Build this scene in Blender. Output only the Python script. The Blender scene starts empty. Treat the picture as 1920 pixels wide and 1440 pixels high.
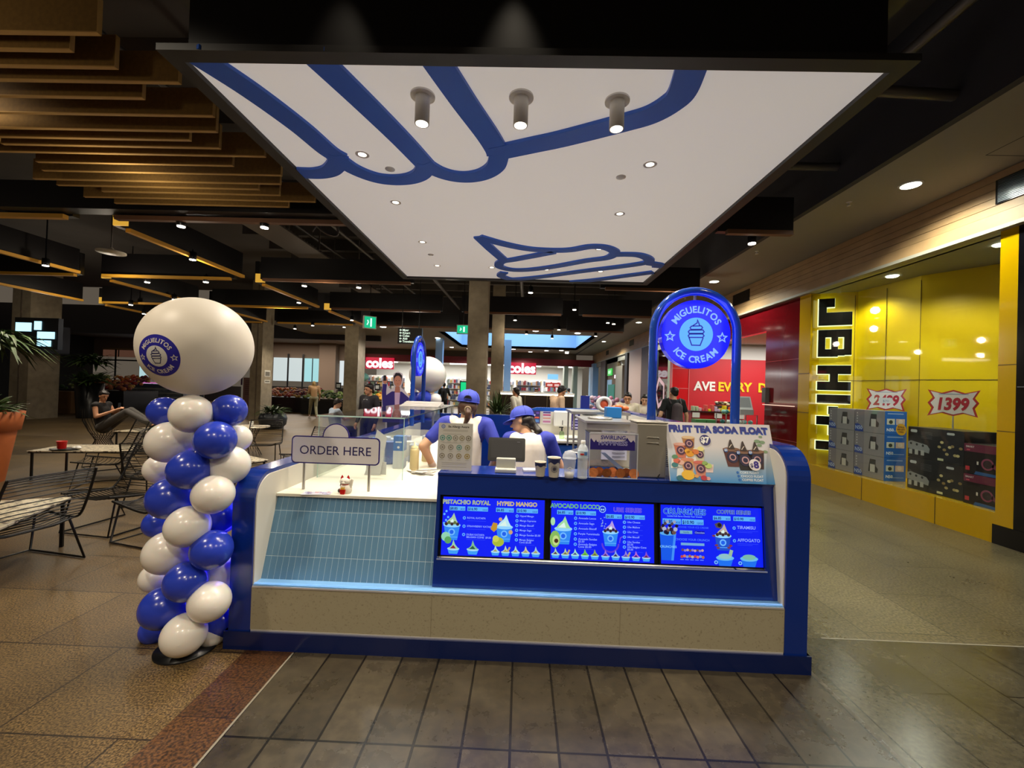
import bpy, math, random
from mathutils import Matrix, Vector
random.seed(7)
C = bpy.context.scene.collection
PI = math.pi

# ------------------------------------------------------------------ camera, world, exposure
F = 800.0                      # focal length in pixels of the 1920 x 1440 frame
EYE = Vector((0, 0, 1.6))
_Y = Vector((17, -8, -F)).normalized()
_Z = Vector((.031, 1, 0)); _Z = (_Z - _Z.dot(_Y) * _Y).normalized()
_X = _Y.cross(_Z)
RW = Matrix((_X, _Y, _Z))      # camera vector -> world vector
cam = bpy.data.objects.new('camera', bpy.data.cameras.new('camera'))
C.objects.link(cam)
cam.data.sensor_fit = 'HORIZONTAL'; cam.data.sensor_width = 36; cam.data.lens = 36 * F / 1920
cam.data.clip_start = .05; cam.data.clip_end = 200
cam.matrix_world = Matrix.Translation(EYE) @ RW.to_4x4()
bpy.context.scene.camera = cam
sc = bpy.context.scene
w = bpy.data.worlds.new('world'); sc.world = w; w.use_nodes = True
w.node_tree.nodes['Background'].inputs[0].default_value = (1, .82, .62, 1)
w.node_tree.nodes['Background'].inputs[1].default_value = .10
sc.view_settings.view_transform = 'Standard'; sc.view_settings.look = 'None'
sc.view_settings.exposure = 0; sc.view_settings.gamma = 1; sc.view_settings.use_curve_mapping = False
sc.cycles.use_denoising = True
sc.cycles.max_bounces = 7; sc.cycles.diffuse_bounces = 3; sc.cycles.glossy_bounces = 3
sc.cycles.transmission_bounces = 4; sc.cycles.transparent_max_bounces = 12
sc.cycles.caustics_reflective = False; sc.cycles.caustics_refractive = False
sc.cycles.sample_clamp_indirect = 4

def light(kind, loc, energy, col=(1, .9, .75), size=.1, rot=(0, 0, 0), spot=100, blend=.6, sx=None, sy=None):
    d = bpy.data.lights.new(kind.lower() + '_light', kind)
    d.energy = energy; d.color = col
    if kind == 'SPOT': d.spot_size = math.radians(spot); d.spot_blend = blend; d.shadow_soft_size = size
    elif kind == 'POINT': d.shadow_soft_size = size
    elif kind == 'AREA':
        d.size = sx or size
        if sy: d.shape = 'RECTANGLE'; d.size_y = sy
    o = bpy.data.objects.new(d.name, d); o.location = loc; o.rotation_euler = rot
    C.objects.link(o); return o

WARM = (1, .86, .66); NEUT = (1, .95, .86); COOL = (.86, .95, 1)
# canopy lamps (three surface cylinders and ten recessed downlights)
CYL = [(-.74, 2.91), (-.06, 2.91), (.60, 2.93)]
REC = [(-1.45, 3.68), (-1.44, 4.64), (-1.44, 5.91), (-1.46, 7.06), (-.55, 7.09), (.36, 7.13), (1.27, 7.16), (1.04, 6.03), (1.05, 4.81), (1.07, 3.75)]
for x, y in CYL: light('SPOT', (x, y, 3.36), 125, WARM, .04, spot=95, blend=.8)
for x, y in REC: light('SPOT', (x, y, 3.55), 115, NEUT, .04, spot=115, blend=.7)
# added point lights, no fittings: stand in for stray light on beams, slab, columns
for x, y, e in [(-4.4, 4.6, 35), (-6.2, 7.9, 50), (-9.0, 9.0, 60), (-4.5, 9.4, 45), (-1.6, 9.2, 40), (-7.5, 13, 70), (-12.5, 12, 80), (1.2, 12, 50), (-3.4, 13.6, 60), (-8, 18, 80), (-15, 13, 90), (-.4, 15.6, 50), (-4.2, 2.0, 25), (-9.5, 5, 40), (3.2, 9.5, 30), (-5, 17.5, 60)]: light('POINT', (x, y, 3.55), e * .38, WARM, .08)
for x in (-1.2, -.12): light('SPOT', (x, 2.36, 4.5), 22, WARM, .03, rot=(math.radians(8), 0, 0), spot=38, blend=.9)
# soffit downlights along the shops on the right
SOF = [(4.76, 5.38), (4.72, 2.2), (4.5, 10.2), (4.45, 16.5), (4.4, 23.2)]
for x, y in SOF: light('SPOT', (x, y, 4.24), 300, (.97, 1, .86), .1, spot=155, blend=.5)
# added fill spots behind and beside the camera, unseen, to brighten the kiosk front
for x, y, e in [(-3.4, .9, 300), (-5.6, 3.2, 300), (0, -1.2, 280), (3.2, -.2, 270), (-2.2, -2.4, 230), (1.8, -2.6, 200)]: light('SPOT', (x, y, 4.6), e, WARM, .12, spot=140, blend=.7)

# ------------------------------------------------------------------ materials
MATS = {}
def _nt(name):
    m = bpy.data.materials.new(name); m.use_nodes = True
    return m, m.node_tree, m.node_tree.nodes['Principled BSDF']
def mat(name, col, rough=.5, metal=0, emit=0, ecol=None, noise=0, scale=20, bump=0, alpha=1, trans=0, coat=0, spec=None, col2=None, thr=None):
    if name in MATS: return MATS[name]
    m, nt, b = _nt(name)
    c = (*col, 1)
    b.inputs['Base Color'].default_value = c; b.inputs['Roughness'].default_value = rough
    b.inputs['Metallic'].default_value = metal
    if spec is not None: b.inputs['Specular IOR Level'].default_value = spec
    if emit: b.inputs['Emission Color'].default_value = (*(ecol or col), 1); b.inputs['Emission Strength'].default_value = emit
    if alpha < 1: b.inputs['Alpha'].default_value = alpha
    if trans: b.inputs['Transmission Weight'].default_value = trans
    if coat: b.inputs['Coat Weight'].default_value = coat; b.inputs['Coat Roughness'].default_value = .08
    if noise or bump or col2:
        tc = nt.nodes.new('ShaderNodeTexCoord'); n = nt.nodes.new('ShaderNodeTexNoise')
        n.inputs['Scale'].default_value = scale; n.inputs['Detail'].default_value = 6
        nt.links.new(tc.outputs['Object'], n.inputs['Vector'])
        if noise or col2:
            r = nt.nodes.new('ShaderNodeValToRGB')
            lo, hi = thr or (.3, .7)
            r.color_ramp.elements[0].position = lo; r.color_ramp.elements[1].position = hi
            c2 = col2 or tuple(x * (1 - noise) for x in col)
            r.color_ramp.elements[0].color = (*c2, 1); r.color_ramp.elements[1].color = c
            nt.links.new(n.outputs['Fac'], r.inputs['Fac']); nt.links.new(r.outputs['Color'], b.inputs['Base Color'])
        if bump:
            bp = nt.nodes.new('ShaderNodeBump'); bp.inputs['Strength'].default_value = bump; bp.inputs['Distance'].default_value = .01
            nt.links.new(n.outputs['Fac'], bp.inputs['Height']); nt.links.new(bp.outputs['Normal'], b.inputs['Normal'])
    MATS[name] = m; return m
def hexc(h):
    v = [int(h[i:i + 2], 16) / 255 for i in (0, 2, 4)]
    return tuple(x / 12.92 if x <= .04045 else ((x + .055) / 1.055) ** 2.4 for x in v)
def glow(h, s=1.0):            # self-lit surface: screen pixels, lamps, lit signs
    k = 'glow_%s_%g' % (h, s)
    if k in MATS: return MATS[k]
    m, nt, b = _nt(k)
    c = hexc(h)
    b.inputs['Base Color'].default_value = (*[x * .05 for x in c], 1); b.inputs['Roughness'].default_value = .35
    b.inputs['Emission Color'].default_value = (*c, 1); b.inputs['Emission Strength'].default_value = s
    MATS[k] = m; return m
def ink(h, rough=.55):         # printed or painted flat colour
    return mat('paint_' + h + ('' if rough == .55 else '_%g' % rough), hexc(h), rough)

def tiles(name, c1, c2, grout, w_, h_, mort=.004, rough=.3, off=.5, swap=False, noise=.35, nscale=9, speck=0, bump=.25, coord=None, sk=1.0, r_lo=None):
    """Brick texture laid in real metres on the object's own coordinates."""
    if name in MATS: return MATS[name]
    m, nt, b = _nt(name)
    N = nt.nodes.new; L = nt.links.new
    tc = N('ShaderNodeTexCoord'); mp = N('ShaderNodeMapping'); L(tc.outputs['Object'], mp.inputs['Vector'])
    if coord == 'xz': mp.inputs['Rotation'].default_value = (-PI / 2, 0, 0)
    if coord == 'yz': mp.inputs['Rotation'].default_value = (-PI / 2, 0, -PI / 2)
    if swap: mp.inputs['Rotation'].default_value = (0, 0, PI / 2)
    br = N('ShaderNodeTexBrick'); L(mp.outputs['Vector'], br.inputs['Vector'])
    br.offset = off; br.inputs['Scale'].default_value = 1; br.inputs['Mortar Size'].default_value = mort
    br.inputs['Brick Width'].default_value = w_; br.inputs['Row Height'].default_value = h_; br.inputs['Mortar Smooth'].default_value = .1
    br.inputs['Color1'].default_value = (*c1, 1); br.inputs['Color2'].default_value = (*c2, 1); br.inputs['Mortar'].default_value = (*grout, 1)
    br.inputs['Bias'].default_value = 0
    n = N('ShaderNodeTexNoise'); n.inputs['Scale'].default_value = nscale; n.inputs['Detail'].default_value = 8; n.inputs['Roughness'].default_value = .65
    L(tc.outputs['Object'], n.inputs['Vector'])
    rp = N('ShaderNodeValToRGB'); rp.color_ramp.elements[0].position = .32; rp.color_ramp.elements[1].position = .7
    rp.color_ramp.elements[0].color = (1 - noise,) * 3 + (1,); rp.color_ramp.elements[1].color = (1, 1, 1, 1)
    L(n.outputs['Fac'], rp.inputs['Fac'])
    mx = N('ShaderNodeMix'); mx.data_type = 'RGBA'; mx.blend_type = 'MULTIPLY'; mx.inputs[0].default_value = 1
    L(br.outputs['Color'], mx.inputs[6]); L(rp.outputs['Color'], mx.inputs[7])
    out = mx.outputs[2]
    if speck:
        s = N('ShaderNodeTexNoise'); s.inputs['Scale'].default_value = speck; s.inputs['Detail'].default_value = 3
        L(tc.outputs['Object'], s.inputs['Vector'])
        r2 = N('ShaderNodeValToRGB'); r2.color_ramp.elements[0].position = .38; r2.color_ramp.elements[1].position = .64
        r2.color_ramp.elements[0].color = (1 - .68 * sk, 1 - .72 * sk, 1 - .76 * sk, 1); r2.color_ramp.elements[1].color = (1 + .95 * sk, 1 + .8 * sk, 1 + .5 * sk, 1)
        L(s.outputs['Fac'], r2.inputs['Fac'])
        m2 = N('ShaderNodeMix'); m2.data_type = 'RGBA'; m2.blend_type = 'MULTIPLY'; m2.inputs[0].default_value = 1
        L(out, m2.inputs[6]); L(r2.outputs['Color'], m2.inputs[7]); out = m2.outputs[2]
    L(out, b.inputs['Base Color'])
    rr = N('ShaderNodeMapRange'); rr.inputs[3].default_value = r_lo if r_lo is not None else rough * .7; rr.inputs[4].default_value = rough * 1.25
    L(n.outputs['Fac'], rr.inputs[0]); L(rr.outputs[0], b.inputs['Roughness'])
    if bump:
        bp = N('ShaderNodeBump'); bp.inputs['Strength'].default_value = bump; bp.inputs['Distance'].default_value = .003
        inv = N('ShaderNodeMath'); inv.operation = 'SUBTRACT'; inv.inputs[0].default_value = 1
        L(br.outputs['Fac'], inv.inputs[1]); L(inv.outputs[0], bp.inputs['Height']); L(bp.outputs['Normal'], b.inputs['Normal'])
    MATS[name] = m; return m

def glass(name='clear_glass', tint=(.85, .95, .92), a=.12, rough=.03):
    if name in MATS: return MATS[name]
    m = bpy.data.materials.new(name); m.use_nodes = True; nt = m.node_tree; nt.nodes.clear()
    o = nt.nodes.new('ShaderNodeOutputMaterial'); t = nt.nodes.new('ShaderNodeBsdfTransparent'); g = nt.nodes.new('ShaderNodeBsdfGlossy')
    f = nt.nodes.new('ShaderNodeFresnel'); f.inputs[0].default_value = 1.45; mx = nt.nodes.new('ShaderNodeMixShader')
    t.inputs[0].default_value = (*tint, 1); g.inputs['Roughness'].default_value = rough
    ad = nt.nodes.new('ShaderNodeMath'); ad.inputs[1].default_value = a; ad.use_clamp = True
    gm = nt.nodes.new('ShaderNodeNewGeometry'); iv = nt.nodes.new('ShaderNodeMath'); iv.operation = 'SUBTRACT'; iv.inputs[0].default_value = 1
    ml = nt.nodes.new('ShaderNodeMath'); ml.operation = 'MULTIPLY'
    nt.links.new(gm.outputs['Backfacing'], iv.inputs[1]); nt.links.new(iv.outputs[0], ml.inputs[1])
    nt.links.new(f.outputs[0], ad.inputs[0]); nt.links.new(ad.outputs[0], ml.inputs[0]); nt.links.new(ml.outputs[0], mx.inputs[0])
    nt.links.new(t.outputs[0], mx.inputs[1]); nt.links.new(g.outputs[0], mx.inputs[2]); nt.links.new(mx.outputs[0], o.inputs[0])
    MATS[name] = m; return m

# ------------------------------------------------------------------ mesh builder
LOC = {}
def tag(o, label=None, cat=None, group=None, kind=None):
    if label: o['label'] = label
    if cat: o['category'] = cat
    if group: o['group'] = group
    if kind: o['kind'] = kind
    return o
def thing(name, label, cat, loc=(0, 0, 0), group=None):
    o = bpy.data.objects.new(name, None); o.empty_display_size = .1; C.objects.link(o); o.location = loc
    LOC[o.name] = Vector(loc)
    return tag(o, label, cat, group)
def rotz(a): return Matrix.Rotation(a, 4, 'Z')
def frame(o, u, v):            # local x->u, y->v, z->normal
    u = Vector(u).normalized(); n = u.cross(Vector(v)).normalized(); v = n.cross(u)
    m = Matrix((u, v, n)).transposed().to_4x4(); m.translation = Vector(o); return m

class M:
    def __init__(s, T=None): s.v = []; s.f = []; s.mi = []; s.sm = []; s.T = T; s.mats = []
    def _m(s, m):
        if m is None: return 0
        if m not in s.mats: s.mats.append(m)
        return s.mats.index(m)
    def add(s, vs, fs, m=None, smooth=False, T=None):
        b = len(s.v); A = s.T
        if T is not None: A = (A @ T) if A is not None else T
        s.v += [tuple(A @ Vector(p)) for p in vs] if A is not None else [tuple(p) for p in vs]
        k = s._m(m)
        for f in fs: s.f.append([i + b for i in f]); s.mi.append(k); s.sm.append(smooth)
        return s
    def box(s, x0, x1, y0, y1, z0, z1, m=None, T=None):
        v = [(x, y, z) for z in (z0, z1) for y in (y0, y1) for x in (x0, x1)]
        return s.add(v, [(0, 2, 3, 1), (4, 5, 7, 6), (0, 1, 5, 4), (2, 6, 7, 3), (0, 4, 6, 2), (1, 3, 7, 5)], m, T=T)
    def prism(s, pts, z0, z1, m=None, T=None, smooth=False, cap=True):
        """pts: 2-d outline, counter-clockwise; extruded along local z."""
        n = len(pts); v = [(x, y, z0) for x, y in pts] + [(x, y, z1) for x, y in pts]
        s.add(v, [(i, (i + 1) % n, n + (i + 1) % n, n + i) for i in range(n)], m, smooth, T)
        if cap: s.add(v, [tuple(reversed(range(n))), tuple(range(n, 2 * n))], m, False, T)
        return s
    def poly(s, pts, z=0, m=None, T=None):
        return s.add([(x, y, z) for x, y in pts], [tuple(range(len(pts)))], m, T=T)
    def rect(s, x0, y0, x1, y1, z=0, m=None, T=None): return s.poly([(x0, y0), (x1, y0), (x1, y1), (x0, y1)], z, m, T)
    def disc(s, x, y, r, z=0, m=None, n=40, T=None, ry=None):
        return s.poly([(x + r * math.cos(2 * PI * i / n), y + (ry or r) * math.sin(2 * PI * i / n)) for i in range(n)], z, m, T)
    def ring(s, x, y, r0, r1, z=0, m=None, n=40, T=None, a0=0, a1=2 * PI):
        v = []; k = n + 1
        for i in range(k):
            a = a0 + (a1 - a0) * i / n; c, q = math.cos(a), math.sin(a)
            v += [(x + r0 * c, y + r0 * q, z), (x + r1 * c, y + r1 * q, z)]
        return s.add(v, [(2 * i, 2 * i + 1, 2 * i + 3, 2 * i + 2) for i in range(n)], m, T=T)
    def line(s, pts, w_, z=0, m=None, T=None, closed=False, z1=None):
        """flat (or, with z1, solid) stroke of width w_ along a 2-d polyline."""
        P = [Vector((p[0], p[1])) for p in pts]; n = len(P); L, R = [], []
        for i in range(n):
            a = P[i - 1] if (i or closed) else P[i]; b = P[(i + 1) % n] if (i < n - 1 or closed) else P[i]
            d1 = (P[i] - a); d2 = (b - P[i])
            d1 = d1.normalized() if d1.length > 1e-9 else d2.normalized(); d2 = d2.normalized() if d2.length > 1e-9 else d1
            t = (d1 + d2); t = t.normalized() if t.length > 1e-6 else d1
            nn = Vector((-t.y, t.x)); k = min(2.2, 1 / max(.3, nn.dot(Vector((-d1.y, d1.x)))))
            L.append(P[i] + nn * w_ / 2 * k); R.append(P[i] - nn * w_ / 2 * k)
        q = n if closed else n - 1
        v = [(p.x, p.y, z) for p in R] + [(p.x, p.y, z) for p in L]
        fs = [(i, (i + 1) % n, n + (i + 1) % n, n + i) for i in range(q)]
        if z1 is None: return s.add(v, fs, m, T=T)
        v += [(p.x, p.y, z1) for p in R] + [(p.x, p.y, z1) for p in L]; N2 = 2 * n
        fs = [tuple(reversed(f)) for f in fs] + [(N2 + i, N2 + (i + 1) % n, N2 + n + (i + 1) % n, N2 + n + i) for i in range(q)]
        fs += [(i, N2 + i, N2 + (i + 1) % n, (i + 1) % n)[::-1] for i in range(q)] + [(n + i, N2 + n + i, N2 + n + (i + 1) % n, n + (i + 1) % n) for i in range(q)]
        if not closed: fs += [(0, n, N2 + n, N2), (n - 1, N2 + n - 1, N2 + 2 * n - 1, 2 * n - 1)]
        return s.add(v, fs, m, T=T)
    def tube(s, pts, r, m=None, n=8, T=None, closed=False, flat=1.0):
        P = [Vector(p) for p in pts]; k = len(P); R = r if isinstance(r, (list, tuple)) else [r] * k; v = []; up = None
        for i in range(k):
            a = P[i - 1] if (i or closed) else P[i]; b = P[(i + 1) % k] if (i < k - 1 or closed) else P[i]
            t = (b - a).normalized()
            if up is None: up = Vector((0, 0, 1)) if abs(t.z) < .9 else Vector((1, 0, 0))
            x = t.cross(up); x = x.normalized() if x.length > 1e-4 else t.orthogonal().normalized(); y = x.cross(t); up = y
            v += [tuple(P[i] + R[i] * (x * math.cos(2 * PI * j / n) + y * math.sin(2 * PI * j / n) * flat)) for j in range(n)]
        q = k if closed else k - 1
        fs = [(i * n + j, i * n + (j + 1) % n, (i + 1) % k * n + (j + 1) % n, (i + 1) % k * n + j) for i in range(q) for j in range(n)]
        s.add(v, fs, m, n > 5, T)
        if not closed: s.add(v, [tuple(reversed(range(n))), tuple(range((k - 1) * n, k * n))], m, False, T)
        return s
    def lathe(s, prof, c=(0, 0, 0), m=None, n=24, T=None, smooth=True, sy=1):
        v = [(c[0] + r * math.cos(2 * PI * j / n), c[1] + sy * r * math.sin(2 * PI * j / n), c[2] + z) for r, z in prof for j in range(n)]
        fs = [(i * n + j, i * n + (j + 1) % n, (i + 1) * n + (j + 1) % n, (i + 1) * n + j) for i in range(len(prof) - 1) for j in range(n)]
        s.add(v, fs, m, smooth, T)
        if prof[0][0] > 1e-6: s.add(v[:n], [tuple(reversed(range(n)))], m, False, T)
        if prof[-1][0] > 1e-6: s.add(v[-n:], [tuple(range(n))], m, False, T)
        return s
    def ell(s, c, r, m=None, n=16, T=None, rot=None):
        A = Matrix.Translation(c) @ (rot or Matrix()) @ Matrix.Diagonal((*((r,) * 3 if isinstance(r, (int, float)) else r), 1))
        prof = [(math.sin(PI * i / n), -math.cos(PI * i / n)) for i in range(n + 1)]
        prof[0] = (1e-4, -1); prof[-1] = (1e-4, 1)
        return s.lathe(prof, m=m, n=int(n * 1.5), T=(T @ A) if T is not None else A)
    def cap(s, a, b, ra, rb, m=None, n=14):
        a = Vector(a); b = Vector(b); d = (b - a); L = d.length
        if L < 1e-5: return s.ell(a, max(ra, rb), m, n)
        prof = []
        for i in range(6): t = -PI / 2 + PI / 2 * i / 5; prof.append((max(1e-4, ra * math.cos(t)), ra * math.sin(t)))
        for i in range(6): t = PI / 2 * i / 5; prof.append((max(1e-4, rb * math.cos(t)), L + rb * math.sin(t)))
        q = Vector((0, 0, 1)).rotation_difference(d).to_matrix().to_4x4(); q.translation = a
        return s.lathe(prof, m=m, n=n, T=q)
    def text(s, t, x, y, size, z=0, m=None, T=None, bold=0, align='c', depth=0, sx=1, shear=0, font=None):
        vs, fs, wd = glyphs(t, bold, depth, shear)
        x0 = x - (wd * size * sx / 2 if align == 'c' else wd * size * sx if align == 'r' else 0)
        return s.add([(x0 + p[0] * size * sx, y + p[1] * size, z + p[2]) for p in vs], fs, m, T=T)
    def arc_text(s, t, cx, cy, r, size, mid, span, z=0, m=None, T=None, bold=.02, inward=False):
        G = [glyphs(ch, bold, 0, 0) if ch != ' ' else ([], [], .35) for ch in t]
        wt = [g[2] + .09 for g in G]; tot = sum(wt); a = mid + (span / 2 if not inward else -span / 2)
        for g, q in zip(G, wt):
            st = span * q / tot; am = a - st / 2 if not inward else a + st / 2
            a = a - st if not inward else a + st
            rot = am - PI / 2 if not inward else am + PI / 2
            c, d = math.cos(rot), math.sin(rot); px, py = cx + r * math.cos(am), cy + r * math.sin(am)
            vs = [((p[0] - g[2] / 2) * size, (p[1] - .36) * size, p[2]) for p in g[0]]
            s.add([(px + c * u - d * v_, py + d * u + c * v_, z + k) for u, v_, k in vs], g[1], m, T=T)
        return s
    def build(s, name, mats=None, parent=None, label=None, cat=None, group=None, kind=None, bev=0, loc=None, solid=0):
        me = bpy.data.meshes.new(name)
        L = Vector(loc) if loc is not None else Vector((0, 0, 0))
        o_par = Vector((0, 0, 0))
        if parent is not None: o_par = LOC.get(parent.name, Vector((0, 0, 0)))
        off = L if parent is None else o_par
        me.from_pydata([(p[0] - off.x, p[1] - off.y, p[2] - off.z) for p in s.v], [], s.f)
        ml = s.mats if s.mats else (mats if isinstance(mats, (list, tuple)) else [mats])
        if s.mats and mats is not None: pass
        for q in ml: me.materials.append(q)
        me.polygons.foreach_set('material_index', s.mi); me.polygons.foreach_set('use_smooth', s.sm); me.update()
        o = bpy.data.objects.new(name, me); C.objects.link(o)
        if parent is not None: o.parent = parent; LOC[o.name] = o_par
        else: o.location = L; LOC[o.name] = L
        if bev:
            b = o.modifiers.new('b', 'BEVEL'); b.width = bev; b.segments = 2; b.limit_method = 'ANGLE'; b.angle_limit = .9
        return tag(o, label, cat, group, kind)

_GL = {}
def glyphs(t, bold=0, depth=0, shear=0):
    k = (t, bold, depth, shear)
    if k in _GL: return _GL[k]
    cu = bpy.data.curves.new('t', 'FONT'); cu.body = t; cu.size = 1; cu.offset = bold; cu.extrude = depth; cu.shear = shear
    cu.resolution_u = 3 if len(t) > 1 else 5
    o = bpy.data.objects.new('t', cu); C.objects.link(o)
    dg = bpy.context.evaluated_depsgraph_get(); e = o.evaluated_get(dg); me = e.to_mesh()
    vs = [tuple(v.co) for v in me.vertices]; fs = [tuple(p.vertices) for p in me.polygons]
    e.to_mesh_clear(); bpy.data.objects.remove(o); bpy.data.curves.remove(cu)
    if vs:
        x0 = min(v[0] for v in vs); x1 = max(v[0] for v in vs); vs = [(v[0] - x0, v[1], v[2]) for v in vs]
    else: x0 = x1 = 0
    _GL[k] = (vs, fs, x1 - x0); return _GL[k]

def smooth_path(pts, k=8, closed=False):
    P = [Vector(p) for p in pts]; n = len(P); out = []
    for i in range(n if closed else n - 1):
        if closed: a, b, c, d = P[i - 1], P[i], P[(i + 1) % n], P[(i + 2) % n]
        else: a, b, c, d = P[max(i - 1, 0)], P[i], P[i + 1], P[min(i + 2, n - 1)]
        for j in range(k):
            t = j / k
            out.append(.5 * ((2 * b) + (c - a) * t + (2 * a - 5 * b + 4 * c - d) * t * t + (3 * b - a - 3 * c + d) * t ** 3))
    if not closed: out.append(P[-1])
    return out
def round_rect(x0, y0, x1, y1, r, n=6, corners=(1, 1, 1, 1)):
    out = []
    for (cx, cy, a0, on, px, py) in ((x1 - r, y0 + r, -PI / 2, corners[0], x1, y0), (x1 - r, y1 - r, 0, corners[1], x1, y1), (x0 + r, y1 - r, PI / 2, corners[2], x0, y1), (x0 + r, y0 + r, PI, corners[3], x0, y0)):
        if on: out += [(cx + r * math.cos(a0 + PI / 2 * i / n), cy + r * math.sin(a0 + PI / 2 * i / n)) for i in range(n + 1)]
        else: out.append((px, py))
    return out
def star(cx, cy, r, a0=PI / 2, q=.45): return [(cx + (r if i % 2 == 0 else r * q) * math.cos(a0 + PI * i / 5), cy + (r if i % 2 == 0 else r * q) * math.sin(a0 + PI * i / 5)) for i in range(10)]
def copy_tree(o, parent=None):
    c = o.copy(); C.objects.link(c); c.parent = parent; LOC[c.name] = LOC.get(o.name, Vector())
    for ch in [x for x in list(o.children)]: copy_tree(ch, c)
    return c
def XF(x, y, z, a=0): return Matrix.Translation((x, y, z)) @ rotz(a)

def logo(m, cx, cy, R, T, ringc, innerc, textc, linec, z=0, dz=.0012, lw=.022):
    """round badge: lettering on an arc, two outlined stars, a soft-serve cup in line art."""
    m.disc(cx, cy, R, z, ringc, 56, T); m.disc(cx, cy, R * .49, z + dz, innerc, 40, T)
    m.arc_text('MIGUELITOS', cx, cy, R * .735, R * .27, PI / 2, 2.25, z + dz, textc, T, .03)
    m.arc_text('ICE CREAM', cx, cy, R * .735, R * .27, -PI / 2, 1.85, z + dz, textc, T, .03, True)
    for q in (-1, 1): m.line(star(cx + q * R * .76, cy - R * .08, R * .135), R * .035, z + dz, textc, T, True)
    k = R * .49; W = k * .075
    def ln(p, closed=False): m.line([(cx + x * k, cy + y * k) for x, y in p], W, z + 2 * dz, linec, T, closed)
    ln([(-.42, -.2), (-.25, -.66), (.25, -.66), (.42, -.2)])
    for y, w_ in ((-.1, .47), (.14, .47), (.38, .37)):
        ln([(-w_ + .06, y - .1), (-w_, y), (-w_ + .08, y + .1), (w_ - .08, y + .13), (w_, y + .02), (w_ - .08, y - .08)], True)
    ln([(-.22, .5), (.04, .68), (.06, .86), (.14, .66), (.2, .52)])
# ------------------------------------------------------------------ the setting
TOPB = 1.04; TOPR = 1.30
g_left = tiles('granite_brown', hexc('6b5a3c'), hexc('5c4c33'), hexc('2c2216'), 1.15, .62, .005, .42, speck=105, noise=.45, nscale=1.6, bump=.1)
g_right = tiles('granite_grey', hexc('66604a'), hexc('59533f'), hexc('332e24'), 1.2, .6, .004, .3, speck=60, sk=.6, noise=.35, nscale=1.2, bump=.1, swap=True)
g_front = tiles('stone_planks', hexc('544c3e'), hexc('40392d'), hexc('1c1812'), .95, .215, .006, .34, speck=22, sk=.22, noise=.5, nscale=3.0, bump=.5, swap=True, off=.0, r_lo=.14)
g_strip = tiles('granite_red', hexc('53381f'), hexc('422b18'), hexc('2c1a12'), .9, .5, .003, .42, speck=75, noise=.35, nscale=3, bump=.1)
g_dark = tiles('slab_dark', hexc('4e4a3c'), hexc('423e32'), hexc('1f1c16'), 1.2, .3, .005, .26, speck=40, sk=.3, noise=.45, nscale=2.0, bump=.3, swap=True, r_lo=.1)
m = M()
def fl(x0, x1, y0, y1, q): m.add([(x0, y0, 0), (x1, y0, 0), (x1, y1, 0), (x0, y1, 0)], [(0, 1, 2, 3)], q)
fl(-32, -1.58, -4, 36, g_left); fl(-1.58, -1.29, -4, 2.6, g_strip); fl(-1.29, 1.75, -4, 2.6, g_front)
fl(-1.58, 1.75, 2.6, 36, g_left); fl(1.75, 14, 2.9, 36, g_right); fl(1.75, 14, -4, 2.9, g_dark)
m.box(2.05, 14, 2.895, 2.905, 0, .0015, ink('8a8476', .3))
m.box(-1.298, -1.288, -4, 2.5, .0, .0015, ink('8a8476', .3))
m.build('floor', kind='structure')

dark = mat('dark_ceiling_paint', hexc('46413d'), .9, noise=.3, scale=.8)
dk2 = mat('dark_bulkhead', hexc('2e2c30'), .8)
plaster = mat('soffit_plaster', hexc('8f8a80'), .8)
m = M()
m.box(-32, 4.1, -4, 19, 5.6, 5.8, dark)
m.build('ceiling', kind='structure')
m = M()                                   # white mall ceiling with a long skylight opening
ZS = 4.3
for x0, x1, y0, y1 in ((-12, 4.1, 19, 21.2), (-12, -4.1, 21.2, 29), (3.6, 4.1, 21.2, 29), (-12, 4.1, 29, 32.5)): m.box(x0, x1, y0, y1, ZS, ZS + .15, plaster)
m.box(-12, 4.1, 18.9, 19, ZS, 5.6, dk2)
m.build('ceiling', kind='structure')
m = M(); blue = mat('skylight_wall', hexc('a4caf0'), .8)
m.box(-4.1, 3.6, 29, 29.1, ZS, 6.2, blue); m.box(3.6, 3.7, 21.2, 29, ZS, 6.2, blue); m.box(-4.2, -4.1, 21.2, 29, ZS, 6.2, blue)
m.box(-4.2, 3.7, 21.1, 29.1, 6.2, 6.25, glow('a9cdf2', 1.0))
m.build('window_1', kind='structure')
m = M()                                   # soffit over the shopfronts, and its dark upstand
m.box(4.1, 5.6, -4, 33, 4.28, 4.4, plaster); m.box(4.02, 4.1, -4, 33, 4.28, 5.6, dk2)
m.line([(4.95, 3.2), (4.95, 4.7), (5.45, 4.7)], .012, 4.278, dk2); m.line([(4.95, 3.2), (5.45, 3.2)], .012, 4.278, dk2)
m.build('ceiling', kind='structure')
wood = mat('oak_boards', hexc('a9875e'), .55, noise=.25, scale=3)
m = M()
for i in range(5): m.box(5.45, 5.6, -4, 33, 3.80 + i * .096, 3.80 + i * .096 + .09, wood)
m.box(5.47, 5.6, -4, 33, 3.6, 4.28, mat('board_gap', hexc('3a2c1e'), .9))
for i in range(4): m.box(5.385 + i * .018, 5.45, -4, 33, 3.62 + i * .045, 3.62 + i * .045 + .038, wood)
m.box(5.36, 5.6, -4, 33, 3.57, 3.615, mat('window_head', hexc('9c9788'), .5))
m.build('trim_1', kind='structure')

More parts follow.
